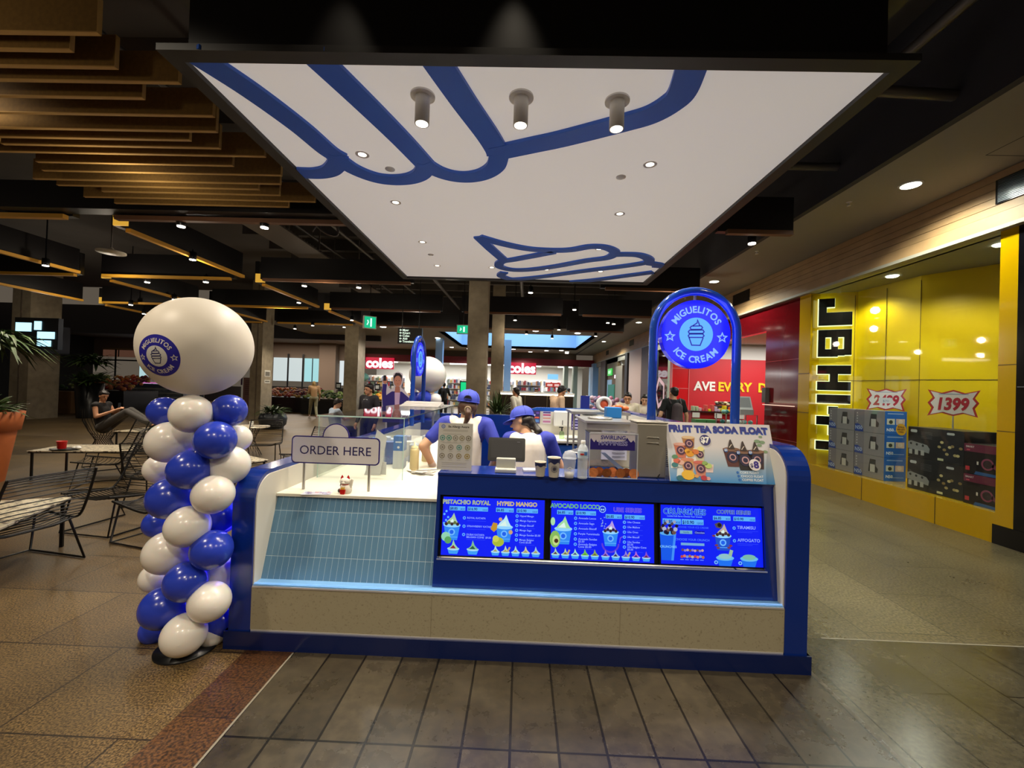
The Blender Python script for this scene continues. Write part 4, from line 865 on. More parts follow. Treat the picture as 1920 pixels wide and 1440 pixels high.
simple('tape_dispenser', 'white ring with orange centre standing on the steel cabinet', 'dispenser', lambda m: (m.lathe([(.05, -.03), (.092, -.03), (.092, .03), (.05, .03), (.05, -.03)], (0, 0, 0), whp, 28, T=Matrix.Translation((1.0, 5.15, 1.442)) @ R3(PI / 2, 'X')), m.lathe([(.001, -.034), (.068, -.034), (.064, -.04), (.001, -.04)], (0, 0, 0), ink('e8643c'), 28, T=Matrix.Translation((1.0, 5.1, 1.442)) @ R3(-PI / 2, 'X') @ Matrix.Diagonal((1, 1, -1, 1)))))
simple('blue_box', 'bright blue box lying on the soft serve machine top', 'box', lambda m: m.box(.93, 1.09, 4.62, 4.76, 1.311, 1.425, mat('bright_blue_card', hexc('2f8cdc'), .5)), bev=.004)
simple('orange_bag', 'crumpled orange plastic bag behind the blue box', 'bag', lambda m: [m.ell((1.10 + .035 * i, 5.1 + .05 * (i % 2), 1.385 + .015 * (i % 3)), (.05, .05, .03), mat('orange_plastic', hexc('e87438'), .4), 8) for i in range(5)])
simple('steel_tray_stack', 'stack of shiny steel trays and lids on the machine top', 'trays', lambda m: [m.lathe([(.10, 0), (.14, .012), (.142, .014), (.09, .016)], (.66 + .05 * i, 4.45 + .1 * i, .95 + .0 * i), chrome, 20) for i in range(3)])
# splashback posters, dispenser, bin, bottles, sink tools
BY = 6.665
def poster(name, x, z, w_, h_, base, bars, label):
    m = M(frame((x, BY, z), (1, 0, 0), (0, 0, 1))); m.box(0, w_, 0, h_, -.002, .001, ink(base))
    for (a, b, c, d, q) in bars: m.rect(a * w_, b * h_, c * w_, d * h_, .0015, ink(q))
    m.build(name, label=label, cat='poster')
poster('wall_poster', .16, 1.06, .15, .20, '2a2460', [(.1, .6, .5, .7, 'e8e0f0'), (.1, .4, .9, .52, 'd05838'), (.1, .1, .9, .32, '4a78b8'), (.6, .75, .9, .9, '6a4ab0')], 'dark blue poster with orange band, leftmost on the rear splashback')
poster('wall_poster', .35, 1.06, .13, .19, 'd8d0d8', [(.05, .85, .95, .97, '3a2c80'), (.05, .65, .95, .78, 'b04878'), (.05, .4, .95, .5, 'c88c78'), (.05, .1, .95, .25, 'b06c98')], 'striped pink and white notice second from left on the splashback')
poster('wall_poster', .80, .98, .13, .26, '2e2070', [(.25, .6, .75, .9, 'd8d8f0'), (.35, .68, .62, .8, '2e2070'), (.1, .45, .9, .48, 'c8c8e8'), (.1, .25, .9, .33, 'b0a8e0'), (.1, .08, .9, .16, 'e0dcf0')], 'purple notice with white symbol beside the towel dispenser')
t = thing('towel_dispenser', 'white paper towel dispenser on the rear splashback', 'dispenser', (.66, BY, 1.04))
M().box(.52, .78, 6.54, 6.662, 1.03, 1.27, whp).build('casing', parent=t, bev=.02)
M().box(.645, .655, 6.535, 6.541, 1.06, 1.13, ink('3a3a3a')).build('slot', parent=t)
t = thing('waste_bin', 'tall white bin with black lid on the rear counter', 'bin', (1.02, 6.2, .9))
M().lathe([(.085, 0), (.105, .34)], (1.02, 6.3, .9005), whp, 24).build('bin_body', parent=t)
M().lathe([(.11, .34), (.112, .375), (.10, .385), (.001, .39)], (1.02, 6.3, .9), blkp, 24).build('lid', parent=t)
BOT = ['leftmost of three by the curved splashback edge', 'in the middle of three by the splashback', 'rightmost of three by the splashback']
for i in range(3):
    x = .08 + .09 * i
    M().lathe([(.03, 0), (.032, .01), (.032, .12), (.012, .15), (.012, .17), (.001, .171)], (x, 6.45, .9005), acr, 16).build('clear_bottle', label='small clear bottle ' + BOT[i], cat='bottle', group='clear bottles by the splashback', loc=(x, 6.45, .9005))
t = thing('soap_bottle', 'clear pump bottle with black head in front of the towel dispenser', 'bottle', (.6, 6.2, .9))
M().lathe([(.035, 0), (.038, .01), (.036, .09), (.014, .11)], (.60, 6.1, .9005), glass('green_plastic', (.75, .9, .7), .1), 18).build('bottle_body', parent=t)
m = M(); m.tube([(.6, 6.1, 1.01), (.6, 6.1, 1.06)], .01, blkp); m.box(.56, .62, 6.09, 6.11, 1.055, 1.07, blkp); m.build('pump', parent=t)
simple('tap', 'curved black and steel tap over the rear sink', 'tap', lambda m: m.tube([tuple(q) for q in smooth_path([(.95, 6.0, .9), (.95, 6.0, 1.08), (.93, 5.95, 1.12), (.87, 5.9, 1.08), (.86, 5.9, 1.03)], 5)], .012, blkp, 10))
simple('sink', 'shallow steel sink set in the rear counter', 'sink', lambda m: (m.box(.65, .95, 5.9, 6.2, .9005, .906, chrome), m.box(.68, .92, 5.93, 6.17, .9062, .9068, mat('dark_basin', hexc('55534e'), .3, metal=1))))
simple('wire_tray', 'round wire tray lying on the rear counter left of the sink', 'tray', lambda m: m.tube([(.38 + .09 * math.cos(a), 6.1 + .07 * math.sin(a), .915) for a in [2 * PI * i / 20 for i in range(20)]], .008, chrome, 6, closed=True))
simple('plastic_wrap', 'crumpled white cloths beside the sink', 'cloth', lambda m: [m.ell((.99 + .07 * i, 5.85 + .03 * (i % 2), .915), (.06, .04, .03), whp, 8) for i in range(4)])
# inside the glass case
for i, (x, y) in enumerate([(-1.0, 3.42), (-.96, 3.66)]):
    t = thing('squeeze_bottle', 'cream coloured squeeze bottle at the case corner, ' + ['nearer of two', 'farther of two'][i], 'bottle', (x + .06, y, .9), 'squeeze bottles')
    x += .16
    M().lathe([(.034, 0), (.036, .01), (.036, .17), (.033, .185), (.02, .195)], (x, y, .9), mat('cream_plastic', hexc('d8c490'), .35), 24).build('bottle_body', parent=t)
    M().lathe([(.028, .19), (.028, .205), (.008, .215), (.005, .245), (.001, .246)], (x, y, .9), mat('cream_cap', hexc('e4d8a8'), .35), 18).build('nozzle', parent=t)
bxc = [(-1.22, 3.60, .10, .26, '4a72b0', 'left'), (-1.04, 3.66, .09, .28, '4f78b8', 'right')]
for i, (x, y, w_, h_, c, nm) in enumerate(bxc):
    t = thing('milk_carton', 'blue topped white carton behind the case glass, %s of two' % nm, 'carton', (x, y, .875))
    m = M(); m.box(x - w_ / 2, x + w_ / 2, y, y + .1, .8735, .8735 + h_ * .55, ink('d0d4d8')); m.build('carton_body', parent=t)
    m = M(); m.box(x - w_ / 2, x + w_ / 2, y, y + .1, .8735 + h_ * .55, .8735 + h_, ink(c)); m.box(x - w_ * .3, x + w_ * .3, y - .002, y, .8735 + h_ * .8, .8735 + h_ * .84, ink('e8ecf0')); m.disc(x, .8735 + h_ * .66, w_ * .12, 0, ink('e8ecf0'), 14, T=frame((0, y - .003, 0), (1, 0, 0), (0, 0, 1))); m.build('printed_top', parent=t)
m = M(XF(-1.12, 3.36, .875)); m.add([(-.1, 0, 0), (.02, .02, 0), (.06, .04, .3), (-.02, .03, .36), (-.06, .02, .15)], [(0, 1, 2), (0, 2, 3, 4)], ink('d8d6d4')); m.box(-.1, .06, .04, .045, 0, .1, ink('d8d6d4'))
m.build('paper_sheet', label='creased white paper sheet propped inside the glass case', cat='paper')
st = random.Random(3)
for i in range(7):
    m = M(XF(-.80 + .03 * (i % 3), 3.40 + .05 * (i % 2), .8925 + .0035 * i, st.uniform(-.5, .5))); m.box(-.08, .08, -.05, .05, 0, .003, ink('e0dcd6')); m.tube([(-.07, -.05, .004), (.07, .05, .01)], .004, chrome, 6)
    m.build('serving_tray', label='small pale tray by the squeeze bottles, %s in its messy pile' % ['lowest', 'second from bottom', 'third from bottom', 'in the middle', 'third from top', 'second from top', 'topmost'][i], cat='tray', group='small trays piled at the case corner')
for i in range(10):
    x, y = -1.4 + .11 * (i % 5), 3.9 + .33 * (i // 5) + .2 * (i % 2); c = ['7f8fb8', 'b8c0d0', '5a6a98', 'd8d8dc', '98a0b0'][i % 5]
    m = M(XF(x, y, .873, st.uniform(0, 1))); m.box(-.045, .045, -.05, .05, 0, .12 + .1 * st.random(), ink(c))
    m.build('ingredient_pack', label='%s ingredient pack in the glass case, %s, %s row' % (['slate blue', 'pale blue grey', 'dark blue', 'whitish', 'grey'][i % 5], ['leftmost', 'second from left', 'in the middle', 'second from right', 'rightmost'][i % 5], ['front', 'rear'][i // 5]), cat='packet', group='packs inside the glass case', bev=.006)
for i, c in enumerate(('d8d4c8', 'c89020', 'a85820')):
    M().lathe([(.04, 0), (.042, .11), (.03, .12)], (-.98 + .10 * i, 4.95, .873), ink(c, .2), 18).build('jar', label=['white', 'yellow', 'amber'][i] + ' jar at the far end of the glass case', cat='jar', group='jars in the glass case')
m = M()
for i in range(9): m.box(-1.4 + .0, -.95, 4.9 + .05 * i, 4.94 + .05 * i, 1.351 + .006 * (i % 4), 1.358 + .006 * (i % 4) + .03 * (3 < i < 7), ink('e8e0d8'))
m.build('napkin_pile', label='loose pile of white papers and napkins on top of the glass case', cat='papers')
# ------------------------------------------------------------------ columns
conc = mat('raw_concrete', hexc('9a8e78'), .85, noise=.3, scale=5, bump=.2)
conc2 = mat('raw_concrete_dark', hexc('776a5c'), .85, noise=.3, scale=4, bump=.2)
for ci, (x0, x1, y0, y1) in enumerate(((-17.6, -16.95, 14.3, 15.3), (-10.84, -10.37, 16.8, 17.55), (-8.4, -7.75, 20, 20.9), (-1.36, -.88, 10.5, 11.0), (-1.16, -.70, 16, 16.5), (-1.0, -.62, 24, 24.4), (-4.9, -4.5, 24, 24.4))):
    m = M(); m.box(x0, x1, y0, y1, 0, 5.6 if ci < 5 else 4.3, conc if ci < 5 else mat('blue_steel', (0, 0, 0)))
    if ci == 0: m.box(-17.3, -17.25, 14.29, 14.3, 0, 5.6, conc2)
    if ci == 1: m.box(-10.6, -10.55, 16.79, 16.8, 0, 5.6, conc2)
    m.build('trim_%d' % (ci + 2), kind='structure')
m = M(); m.box(-17.0, -16.6, 14.2, 15.3, 2.3, 3.3, blkp); m.build('column_cladding', label='black box sign wrapped round the far left concrete column', cat='sign')
for i, z in enumerate((1.75, 1.5)):
    m = M(); m.box(-10.365, -10.36, 17.0, 17.4, z - (.02 if i else .0), z + (.12 if i else .26), ink('c8c4b8')); m.box(-10.36, -10.358, 17.05, 17.35, z + .03, z + .08 if i else z + .2, ink('6a665c'))
    m.build('notice', label=['upper framed notice on the concrete column right of the big balloon', 'smaller notice below the framed one on the concrete column'][i], cat='notice')
# ------------------------------------------------------------------ overhead: baffles, beams, spotlights, ducts
felt = mat('ochre_felt', hexc('7c5c26'), .95, noise=.25, scale=30); felt2 = mat('felt_edge', hexc('b08a4a'), .95)
ORD = ['nearest the camera', 'second', 'third', 'fourth', 'fifth', 'sixth', 'seventh', 'eighth', 'ninth', 'tenth', 'eleventh', 'twelfth', 'thirteenth', 'fourteenth', 'fifteenth', 'sixteenth', 'farthest']
ends = [(-2.92, 2.78), (-3.27, 2.93), (-3.10, 3.09), (-2.74, 3.24), (-3.2, 3.43), (-2.77, 3.65), (-2.91, 3.88), (-3.28, 4.03), (-3.08, 4.16), (-2.71, 4.30), (-3.18, 4.5), (-2.76, 4.69), (-2.89, 4.9), (-3.24, 5.05), (-3.07, 5.2), (-2.71, 5.37), (-3.15, 5.55)]
lefts = [-7.5] * 8 + [-5.31, -7.2, -5.35, -5.5, -5.85, -5.73, -5.32, -5.73, -5.5]
for i, (x, y) in enumerate(ends):
    m = M(); m.box(lefts[i], x, y, y + .03, 3.9, 4.14, felt); m.box(lefts[i], x + .002, y - .001, y + .031, 3.898, 3.906, felt2); m.box(x, x + .004, y - .001, y + .031, 3.9, 4.14, felt2)
    m.build('ceiling_baffle', label='long ochre felt ceiling baffle, %s in the stack at upper left' % (ORD[i] + (' from the camera' if 0 < i < 16 else '')), cat='baffle', group='ochre ceiling baffles', loc=(x, y, 3.9))
m = M(); m.box(-7.5, -2.6, 5.8, 6.02, 3.92, 4.3, bk); m.build('ceiling_beam', label='plain black beam directly behind the ochre baffles', cat='beam')
ochre = mat('ochre_batten', hexc('d8a030'), .6); ochre2 = mat('brown_batten', hexc('6f4a30'), .6); gold = glow('e8b040', .8)
beams = []
for y in (6.1, 9.6, 13.1, 16.6):
    for x0, x1 in ((-13.2, -10.2), (-9.7, -6.6), (-6.0, -2.5), (-1.9, 1.2), (1.7, 3.9)):
        if y == 6.1 and -2 < x0 < 1.5: continue
        if y == 6.1 and x0 > 1: x0, x1 = 2.7, 3.75
        if y == 9.6 and -2 < x0 < 1: continue
        beams.append(('x', y, x0, x1))
for x in (-13.6, -10.0, -6.3):
    for y0, y1 in ((2.8, 5.9), (6.4, 9.3), (9.9, 12.8), (13.4, 16.3)):
        if x == -6.3 and y0 < 3: continue
        beams.append(('y', x, y0, y1))
RW_ = {6.1: 'first', 9.6: 'second', 13.1: 'third', 16.6: 'fourth'}; CX = {-13.6: 'far left', -10.0: 'middle', -6.3: 'right'}
for i, (k, c, a, b) in enumerate(beams):
    if k == 'x':
        col_ = 'far left bay' if a < -12 else 'left bay' if a < -8 else 'bay left of canopy' if a < -4 else 'middle bay' if a < 1 else 'bay by the soffit'
        lab = 'black crosswise ceiling beam, %s row, %s' % (RW_[c], col_)
    else: lab = 'black lengthwise ceiling beam, %s line, span starting %s' % (CX[c], {2.8: 'nearest', 6.4: 'second', 9.9: 'third', 13.4: 'farthest'}[a])
    mid = (((a + b) / 2, c, 3.87) if k == 'x' else (c, (a + b) / 2, 3.87))
    t = thing('ceiling_beam', lab, 'beam', mid, 'hanging black ceiling beams')
    m = M(); (m.box(a, b, c - .05, c + .05, 3.9, 4.4, bk) if k == 'x' else m.box(c - .05, c + .05, a, b, 3.9, 4.4, bk)); m.build('beam', parent=t)
    m = M(); q = ochre if (k == 'y' or a < -8) else ochre2
    (m.box(a + .1, b - .05, c - .14, c - .06, 3.84, 3.9, q) if k == 'x' else m.box(c + .06, c + .14, a + .1, b - .05, 3.84, 3.9, q)); m.build('batten', parent=t)
    if k == 'y': m = M(); m.box(c - .02, c + .2, a - .03, a, 3.9, 4.1, gold); m.build('lit_end', parent=t, label='glowing yellow end panel')
spots = [(-4.99, 6.05), (-3.75, 6.02), (-6.15, 7.75), (-9.73, 8.44), (-8.75, 9.7), (-7.24, 9.53), (-5.04, 9.66), (-3.79, 9.68), (-6.27, 11.75), (-9.82, 11.77), (-12.08, 12.85), (-13.27, 14.63), (-5.98, 14.76), (-8.2, 16.45), (-7.05, 16.66), (-9.52, 17.61), (.15, 9.74), (-.26, 13.77), (1.39, 11.67), (2.73, 13.79), (2.96, 13.98), (1.32, 15.7), (1.27, 18.4), (2.94, 17.25), (.15, 17.2), (3.26, 6.2)]
NEARW = ['over', 'above', 'beyond']
lampw = glow('fff2e0', 12)
for i, (x, y) in enumerate(spots):
    side_ = 'right of the canopy' if x > 3 else 'beyond the canopy' if x > -2 else 'left of the canopy' if x > -5.2 else 'over the seating' if x > -8 else 'at the far left'
    lab = 'black ceiling spotlight %s, %s in depth order of the lit spots' % (side_, ['first', 'second', 'third', 'fourth', 'fifth', 'sixth', 'seventh', 'eighth', 'ninth', 'tenth', 'eleventh', 'twelfth', 'thirteenth', 'fourteenth', 'fifteenth', 'sixteenth', 'seventeenth', 'eighteenth', 'nineteenth', 'twentieth', 'twenty first', 'twenty second', 'twenty third', 'twenty fourth', 'twenty fifth', 'twenty sixth'][sorted(range(len(spots)), key=lambda q: spots[q][1]).index(i)])
    t = thing('spotlight', lab, 'spotlight', (x, y, 3.9), 'black ceiling spotlights')
    z = 3.78
    near = any((abs(y - c) < .25 and a - .1 < x < b + .1) if k == 'x' else (abs(x - c) < .25 and a - .1 < y < b + .1) for k, c, a, b in beams)
    M().lathe([(.055, .012), (.06, .02), (.06, .15), (.02, .16), (.012, .17), (.012, .2 if near else 1.83)], (x, y, z), blkp, 18).build('housing', parent=t)
    M().lathe([(.001, 0), (.05, 0), (.05, .012)], (x, y, z), lampw, 18).build('lamp', parent=t)
for x, y, e_ in [(-4.99, 6.05, 75), (-3.75, 6.02, 75), (-6.15, 7.75, 90), (-8.75, 9.7, 90), (-9.73, 8.4, 90), (-5.04, 9.69, 90), (-6.27, 11.75, 90), (-12, 12.8, 90), (-6, 14.7, 110), (-9, 16.9, 110), (.15, 9.74, 70), (1.39, 11.67, 90), (2.8, 13.9, 90), (-.2, 13.7, 90), (.8, 17.3, 110), (3.26, 6.2, 60)]:
    light('SPOT', (x, y, 3.76), e_ * 2.6, (1, .88, .7), .05, spot=125, blend=.8)
# services near the slab
duct = mat('grey_duct', hexc('5c5650'), .5, metal=.5)
PIPES = [([(-5.0, 2, 4.9), (-4.7, 18, 4.9)], .035, 'leftmost thin pipe under the slab left of the canopy'), ([(-4.2, 2, 4.9), (-3.9, 18, 4.9)], .035, 'second thin pipe under the slab left of the canopy'), ([(-3.0, 2, 4.9), (-2.7, 18, 4.9)], .06, 'thick pipe under the slab beside the canopy left edge'), ([(-.3, 2, 4.9), (0, 18, 4.9)], .06, 'thick pipe under the slab beyond the middle of the canopy'), ([(3.3, -2, 4.7), (3.4, 8, 4.7), (3.1, 9, 4.7)], .05, 'long pipe right of the canopy along the soffit upstand'), ([(2.3, 4.0, 4.5), (4.02, 4.1, 4.5)], .05, 'short crosswise pipe right of canopy, nearer of two'), ([(2.4, 5.6, 4.6), (4.02, 5.6, 4.6)], .05, 'short crosswise pipe right of canopy, farther of two')]
for p_, r_, l_ in PIPES:
    m = M(); m.tube(p_, r_, duct, 8); m.build('conduit', label=l_, cat='pipe', group='grey pipes under the slab')
m = M(); m.tube([tuple(q) for q in smooth_path([(-3.0, 6.8, 5), (-3.5, 7.0, 4.8), (-3.6, 7.2, 4.3), (-3.3, 7.4, 4.2), (-3.4, 7.2, 4.9)], 8)], .02, duct, 6); m.tube([tuple(q) for q in smooth_path([(-2.9, 7, 5), (-3.3, 7.2, 4.7), (-3.7, 7.3, 4.2)], 8)], .015, duct, 6)
m.build('hanging_cable', label='looped grey cable hanging from the slab left of canopy', cat='cable')
m = M()
for y in range(14): m.box(-7.2, 3.9, 2.6 + 1.15 * y, 2.75 + 1.15 * y, 5.3, 5.6, dark)
m.build('ceiling', kind='structure')
m = M(); m.box(-5.3, -4.6, 6.5, 14, 4.5, 4.53, duct)
for y in (7.1, 9.4, 11.7, 13.6): m.box(-5.31, -5.28, y, y + .02, 4.5, 5.6, duct); m.box(-4.62, -4.59, y, y + .02, 4.5, 5.6, duct)
for i in range(60): m.box(-5.3, -4.6, 6.5 + i * .125, 6.53 + i * .125, 4.53, 4.56, duct)
m.build('cable_tray', label='perforated grey cable tray above the left beams', cat='tray')
t = thing('pendant_lamp', 'flat white disc lamp hanging on a thin rod at left', 'lamp', (-9.1, 8.6, 4))
M().tube([(-7.05, 7.1, 3.75), (-7.05, 7.1, 5.6)], .012, duct, 6).build('rod', parent=t)
M().lathe([(.001, 0), (.20, .005), (.2, .03), (.05, .06), (.02, .1)], (-7.05, 7.1, 3.68), mat('lamp_grey', hexc('b0a898'), .5), 24).build('shade', parent=t)
# soffit fittings on the right
SL = ['over the yellow display window', 'above the black pier near the camera', 'beyond the arch sign', 'far along the shopfronts', 'at the far end of the shopfronts']
for i, (x, y) in enumerate(SOF):
    t = thing('soffit_downlight', 'round bright white downlight in the soffit ' + SL[i], 'ceiling light', (x, y, 4.28), 'soffit downlights')
    m = M(); m.lathe([(.10, -.012), (.125, -.006), (.125, 0)], (x, y, 4.279), ltrim, 28); m.build('trim_ring', parent=t)
    M().lathe([(.001, -.013), (.1, -.013)], (x, y, 4.279), glow('f4fff0', 14), 28).build('lamp', parent=t)
for i, (x, y) in enumerate([(4.4, 5.9), (4.3, 8.0), (4.5, 12.0)]):
    M().lathe([(.01, -.05), (.03, -.045), (.01, -.04), (.01, -.01), (.035, 0)], (x, y, 4.279), ltrim, 16).build('sprinkler', label='small sprinkler head in the soffit, ' + ['nearest the camera', 'middle one', 'farthest'][i], cat='sprinkler', group='soffit sprinklers')
GV = ['large black grille above the yellow shop window', 'dark square vent above the arch sign', 'third wall vent along the boards', 'fourth wall vent along the boards', 'farthest small wall vent along the boards']
for i, (y0, y1) in enumerate([(2.6, 5.05), (10.4, 11.2), (15.6, 16.3), (21, 21.8), (27, 27.8)]):
    t = thing('wall_grille', GV[i], 'vent', (5.44, y0, 3.9), 'vents in the timber fascia')
    m = M(); m.box(5.435, 5.452, y0, y1, 3.90, 4.18, blk); m.build('frame', parent=t)
    if i == 0:
        m = M()
        for k in range(14): m.box(5.425, 5.436, y0 + .03, y1 - .03, 3.915 + k * .0185, 3.922 + k * .0185, mat('grille_metal', hexc('3c4046'), .3, metal=.6))
        m.build('louvres', parent=t)
# ------------------------------------------------------------------ balloons
wl = mat('white_latex', hexc('eee8e0'), .26, coat=.15); bl = mat('blue_latex', hexc('2a40bc'), .22, coat=.2)
wl.node_tree.nodes['Principled BSDF'].inputs['Subsurface Weight'].default_value = .15
def pxd(x, y, d): r = RW @ Vector((x - 960, 720 - y, -F)); return EYE + r * (d / r.y)
AX = Vector((-1.95, 2.56, 0))
BAL = [(359, 776, 40, 'w', 2.40), (430, 770, 34, 'b', 2.52), (308, 772, 31, 'b', 2.58), (404, 825, 40, 'b', 2.40), (318, 829, 43, 'w', 2.50), (445, 822, 28, 'w', 2.62), (430, 872, 40, 'w', 2.52), (300, 879, 30, 'w', 2.62), (355, 881, 41, 'b', 2.40),
       (319, 934, 43, 'b', 2.48), (400, 927, 40, 'w', 2.40), (296, 982, 28, 'b', 2.60), (352, 987, 42, 'w', 2.40), (412, 970, 36, 'b', 2.62), (397, 1031, 40, 'b', 2.42), (314, 1036, 44, 'w', 2.48), (291, 1083, 29, 'w', 2.60), (412, 1075, 36, 'w', 2.60), (349, 1090, 41, 'b', 2.40),
       (306, 1139, 43, 'b', 2.47), (393, 1128, 40, 'w', 2.40), (290, 1181, 28, 'b', 2.58), (412, 1165, 36, 'b', 2.6), (345, 1190, 42, 'w', 2.38), (398, 1186, 28, 'w', 2.56)]
def balloon(c, r, axis, q, parent, name='balloon'):
    d = (c - axis).normalized() if (c - axis).length > .01 else Vector((0, -1, 0))
    R = Vector((0, 0, 1)).rotation_difference(d).to_matrix().to_4x4(); R.translation = c
    m = M(R); prof = []
    for i in range(25):
        t = -PI / 2 + PI * i / 24; rr = r * math.cos(t); z = r * math.sin(t) * (1.0 if t > 0 else 1.22)
        prof.append((max(1e-4, rr * (1 if t > 0 else .5 + .5 * math.cos(t) ** .6)), z))
    m.lathe(prof, (0, 0, 0), q, 36); m.lathe([(.001, -1.22 * r - .0), (.006, -1.22 * r - .006), (.011, -1.22 * r - .018), (.001, -1.22 * r - .016)], (0, 0, 0), q, 10)
    return m.build(name, parent=parent)
bt = thing('balloon_column', 'tall twisted column of blue and white balloons left of the kiosk', 'balloons', (-1.95, 2.55, 0))
for x, y, r, c, d in BAL:
    p = pxd(x, y, d); ax = Vector((AX.x, AX.y + .02, p.z)); balloon(p, r * d / 800 * .90, ax, wl if c == 'w' else bl, bt)
M().tube([(-1.95, 2.57, .02), (-1.95, 2.57, 1.5)], .012, blkp, 8).build('pole', parent=bt)
M().lathe([(.16, 0), (.16, .012), (.02, .02)], (-1.93, 2.5, .001), blkp, 28).build('base_plate', parent=bt)
cB = Vector((-1.955, 2.53, 1.79)); RB = .292
m = M(Matrix.Translation(cB)); prof = [(max(1e-4, RB * math.cos(-PI / 2 + PI * i / 40)), RB * math.sin(-PI / 2 + PI * i / 40)) for i in range(41)]
m.lathe(prof, (0, 0, 0), mat('matte_latex', hexc('f2e9da'), .45), 96); gb = m.build('giant_balloon', parent=bt)
# printed badge wrapped on the giant balloon
nrm = Vector((-.03, -.96, -.27)).normalized()
u_ = Vector((0, 0, 1)).cross(nrm) * -1; u_ = Vector((0, 0, 1)).cross(nrm); u_.normalize(); v_ = nrm.cross(u_)
def wrapmap(mm, Rr):
    out = []
    for a, b, c in mm.v:
        th = math.hypot(a, b) / Rr; ph = math.atan2(b, a); rd = Rr + .0012 + c
        dv = nrm * math.cos(th) + (u_ * math.cos(ph) + v_ * math.sin(ph)) * math.sin(th); out.append(tuple(cB + dv * rd))
    mm.v = out
def sub_faces(mm, mx):
    """split long faces so the print can follow the curve of the balloon."""
    b = __import__('bmesh'); bm = b.new(); vs = [bm.verts.new(v) for v in mm.v]
    for f, k in zip(mm.f, mm.mi):
        try: ff = bm.faces.new([vs[i] for i in f]); ff.material_index = k
        except ValueError: pass
    b.ops.triangulate(bm, faces=bm.faces[:])
    for _ in range(9):
        ed = [e for e in bm.edges if e.calc_length() > mx]
        if not ed: break
        b.ops.subdivide_edges(bm, edges=ed, cuts=1); b.ops.triangulate(bm, faces=bm.faces[:])
    bm.verts.index_update(); mm.v = [tuple(v.co) for v in bm.verts]; mm.f = [[v.index for v in f.verts] for f in bm.faces]; mm.mi = [f.material_index for f in bm.faces]; mm.sm = [True] * len(mm.f); bm.free()
m = M(); logo(m, 0, 0, .118, None, mat('print_violet', hexc('2a26a0'), .35), wl, ink('ddd6d0'), ink('2a2a60'), 0, .0006); sub_faces(m, .02); wrapmap(m, RB); m.build('badge_print', parent=gb)
# second, distant balloon tower
b2 = thing('balloon_column', 'distant white giant balloon on blue balloons behind the kiosk', 'balloons', (-1.6, 7.4, 0))
m = M(); m.ell((-1.61, 7.3, 1.78), .315, wl, 28); m.build('giant_balloon', parent=b2)
for x, y, z, r, q in ((-1.62, 7.15, 1.38, .13, bl), (-1.45, 7.2, 1.36, .11, wl), (-1.8, 7.3, 1.36, .12, bl), (-1.6, 7.4, 1.14, .13, wl), (-1.75, 7.2, 1.12, .12, bl), (-1.6, 7.3, .9, .14, bl), (-1.7, 7.3, .66, .14, wl), (-1.6, 7.3, .42, .14, bl), (-1.65, 7.3, .18, .14, wl)): m = M(); m.ell((x, y, z), r, q, 18); m.build('balloon', parent=b2)

# ------------------------------------------------------------------ seating area
wire = mat('black_wire', hexc('141210'), .4, metal=.3)
def make_chair():
    t = thing('wire_chair', 'x', 'chair', (0, 0, 0))
    prof = [(.30, .40), (.1, .37), (-.12, .345), (-.22, .37), (-.30, .50), (-.38, .70), (-.42, .80)]
    P = smooth_path([Vector((0, a, b)) for a, b in prof], 5); n = len(P)
    m = M()
    for i, p in enumerate(P):
        hw = .31 - .05 * abs(i / (n - 1) - .5) ; sag = .035
        m.tube([(-hw, p.y, p.z), (-hw * .5, p.y + (sag * .5 if i > 15 else 0), p.z - (sag if i <= 15 else 0)), (hw * .5, p.y + (sag * .5 if i > 15 else 0), p.z - (sag if i <= 15 else 0)), (hw, p.y, p.z)], .0048, wire, 5)
    m.build('wire_seat', parent=t)
    for q in (-1, 1):
        m = M(); m.tube([(q * (.31 - .05 * abs(i / (n - 1) - .5)), p.y, p.z) for i, p in enumerate(P)], .011, wire, 6); m.build('side_rail', parent=t)
        m = M(); m.tube([(q * .27, .22, .385), (q * .29, .30, .012), (q * .29, -.32, .012), (q * .27, -.16, .35)], .010, wire, 6); m.build('sled_leg', parent=t)
    m = M(); m.tube([(-.29, .30, .012), (.29, .30, .012)], .007, wire, 6); m.build('cross_bar', parent=t)
    return t
CH = [(-4.12, 3.42, 80, 'beside the near terrazzo table, closest to the camera at left'), (-3.5, 4.2, 75, 'right of the near table, partly behind the balloons'), (-4.25, 4.45, 172, 'standing behind the near terrazzo table with its slatted back in view'), (-4.6, 5.45, 20, 'in the middle of the group, seen from behind'),
      (-6.0, 6.1, 120, 'beside the table with the red cup'), (-7.1, 7.3, 150, 'behind the red cup table, near the seated woman'), (-4.7, 6.5, -60, 'right of the middle group against the balloons'), (-3.55, 7.1, 160, 'right of the balloon column beyond the kiosk end'), (-5.0, 8.2, 200, 'by the round table far behind the balloons'), (-2.9, 6.2, 60, 'low behind the order sign beside the kiosk')]
proto = make_chair()
for i, (x, y, a, l) in enumerate(CH):
    o = proto if i == 0 else copy_tree(proto)
    o.location = (x, y, 0); o.rotation_euler = (0, 0, math.radians(a)); o['label'] = 'black wire lounge chair ' + l; o['group'] = 'black wire lounge chairs'
terr = mat('terrazzo', hexc('cfc3a8'), .3, col2=hexc('6a5c4c'), scale=28, thr=(.42, .47))
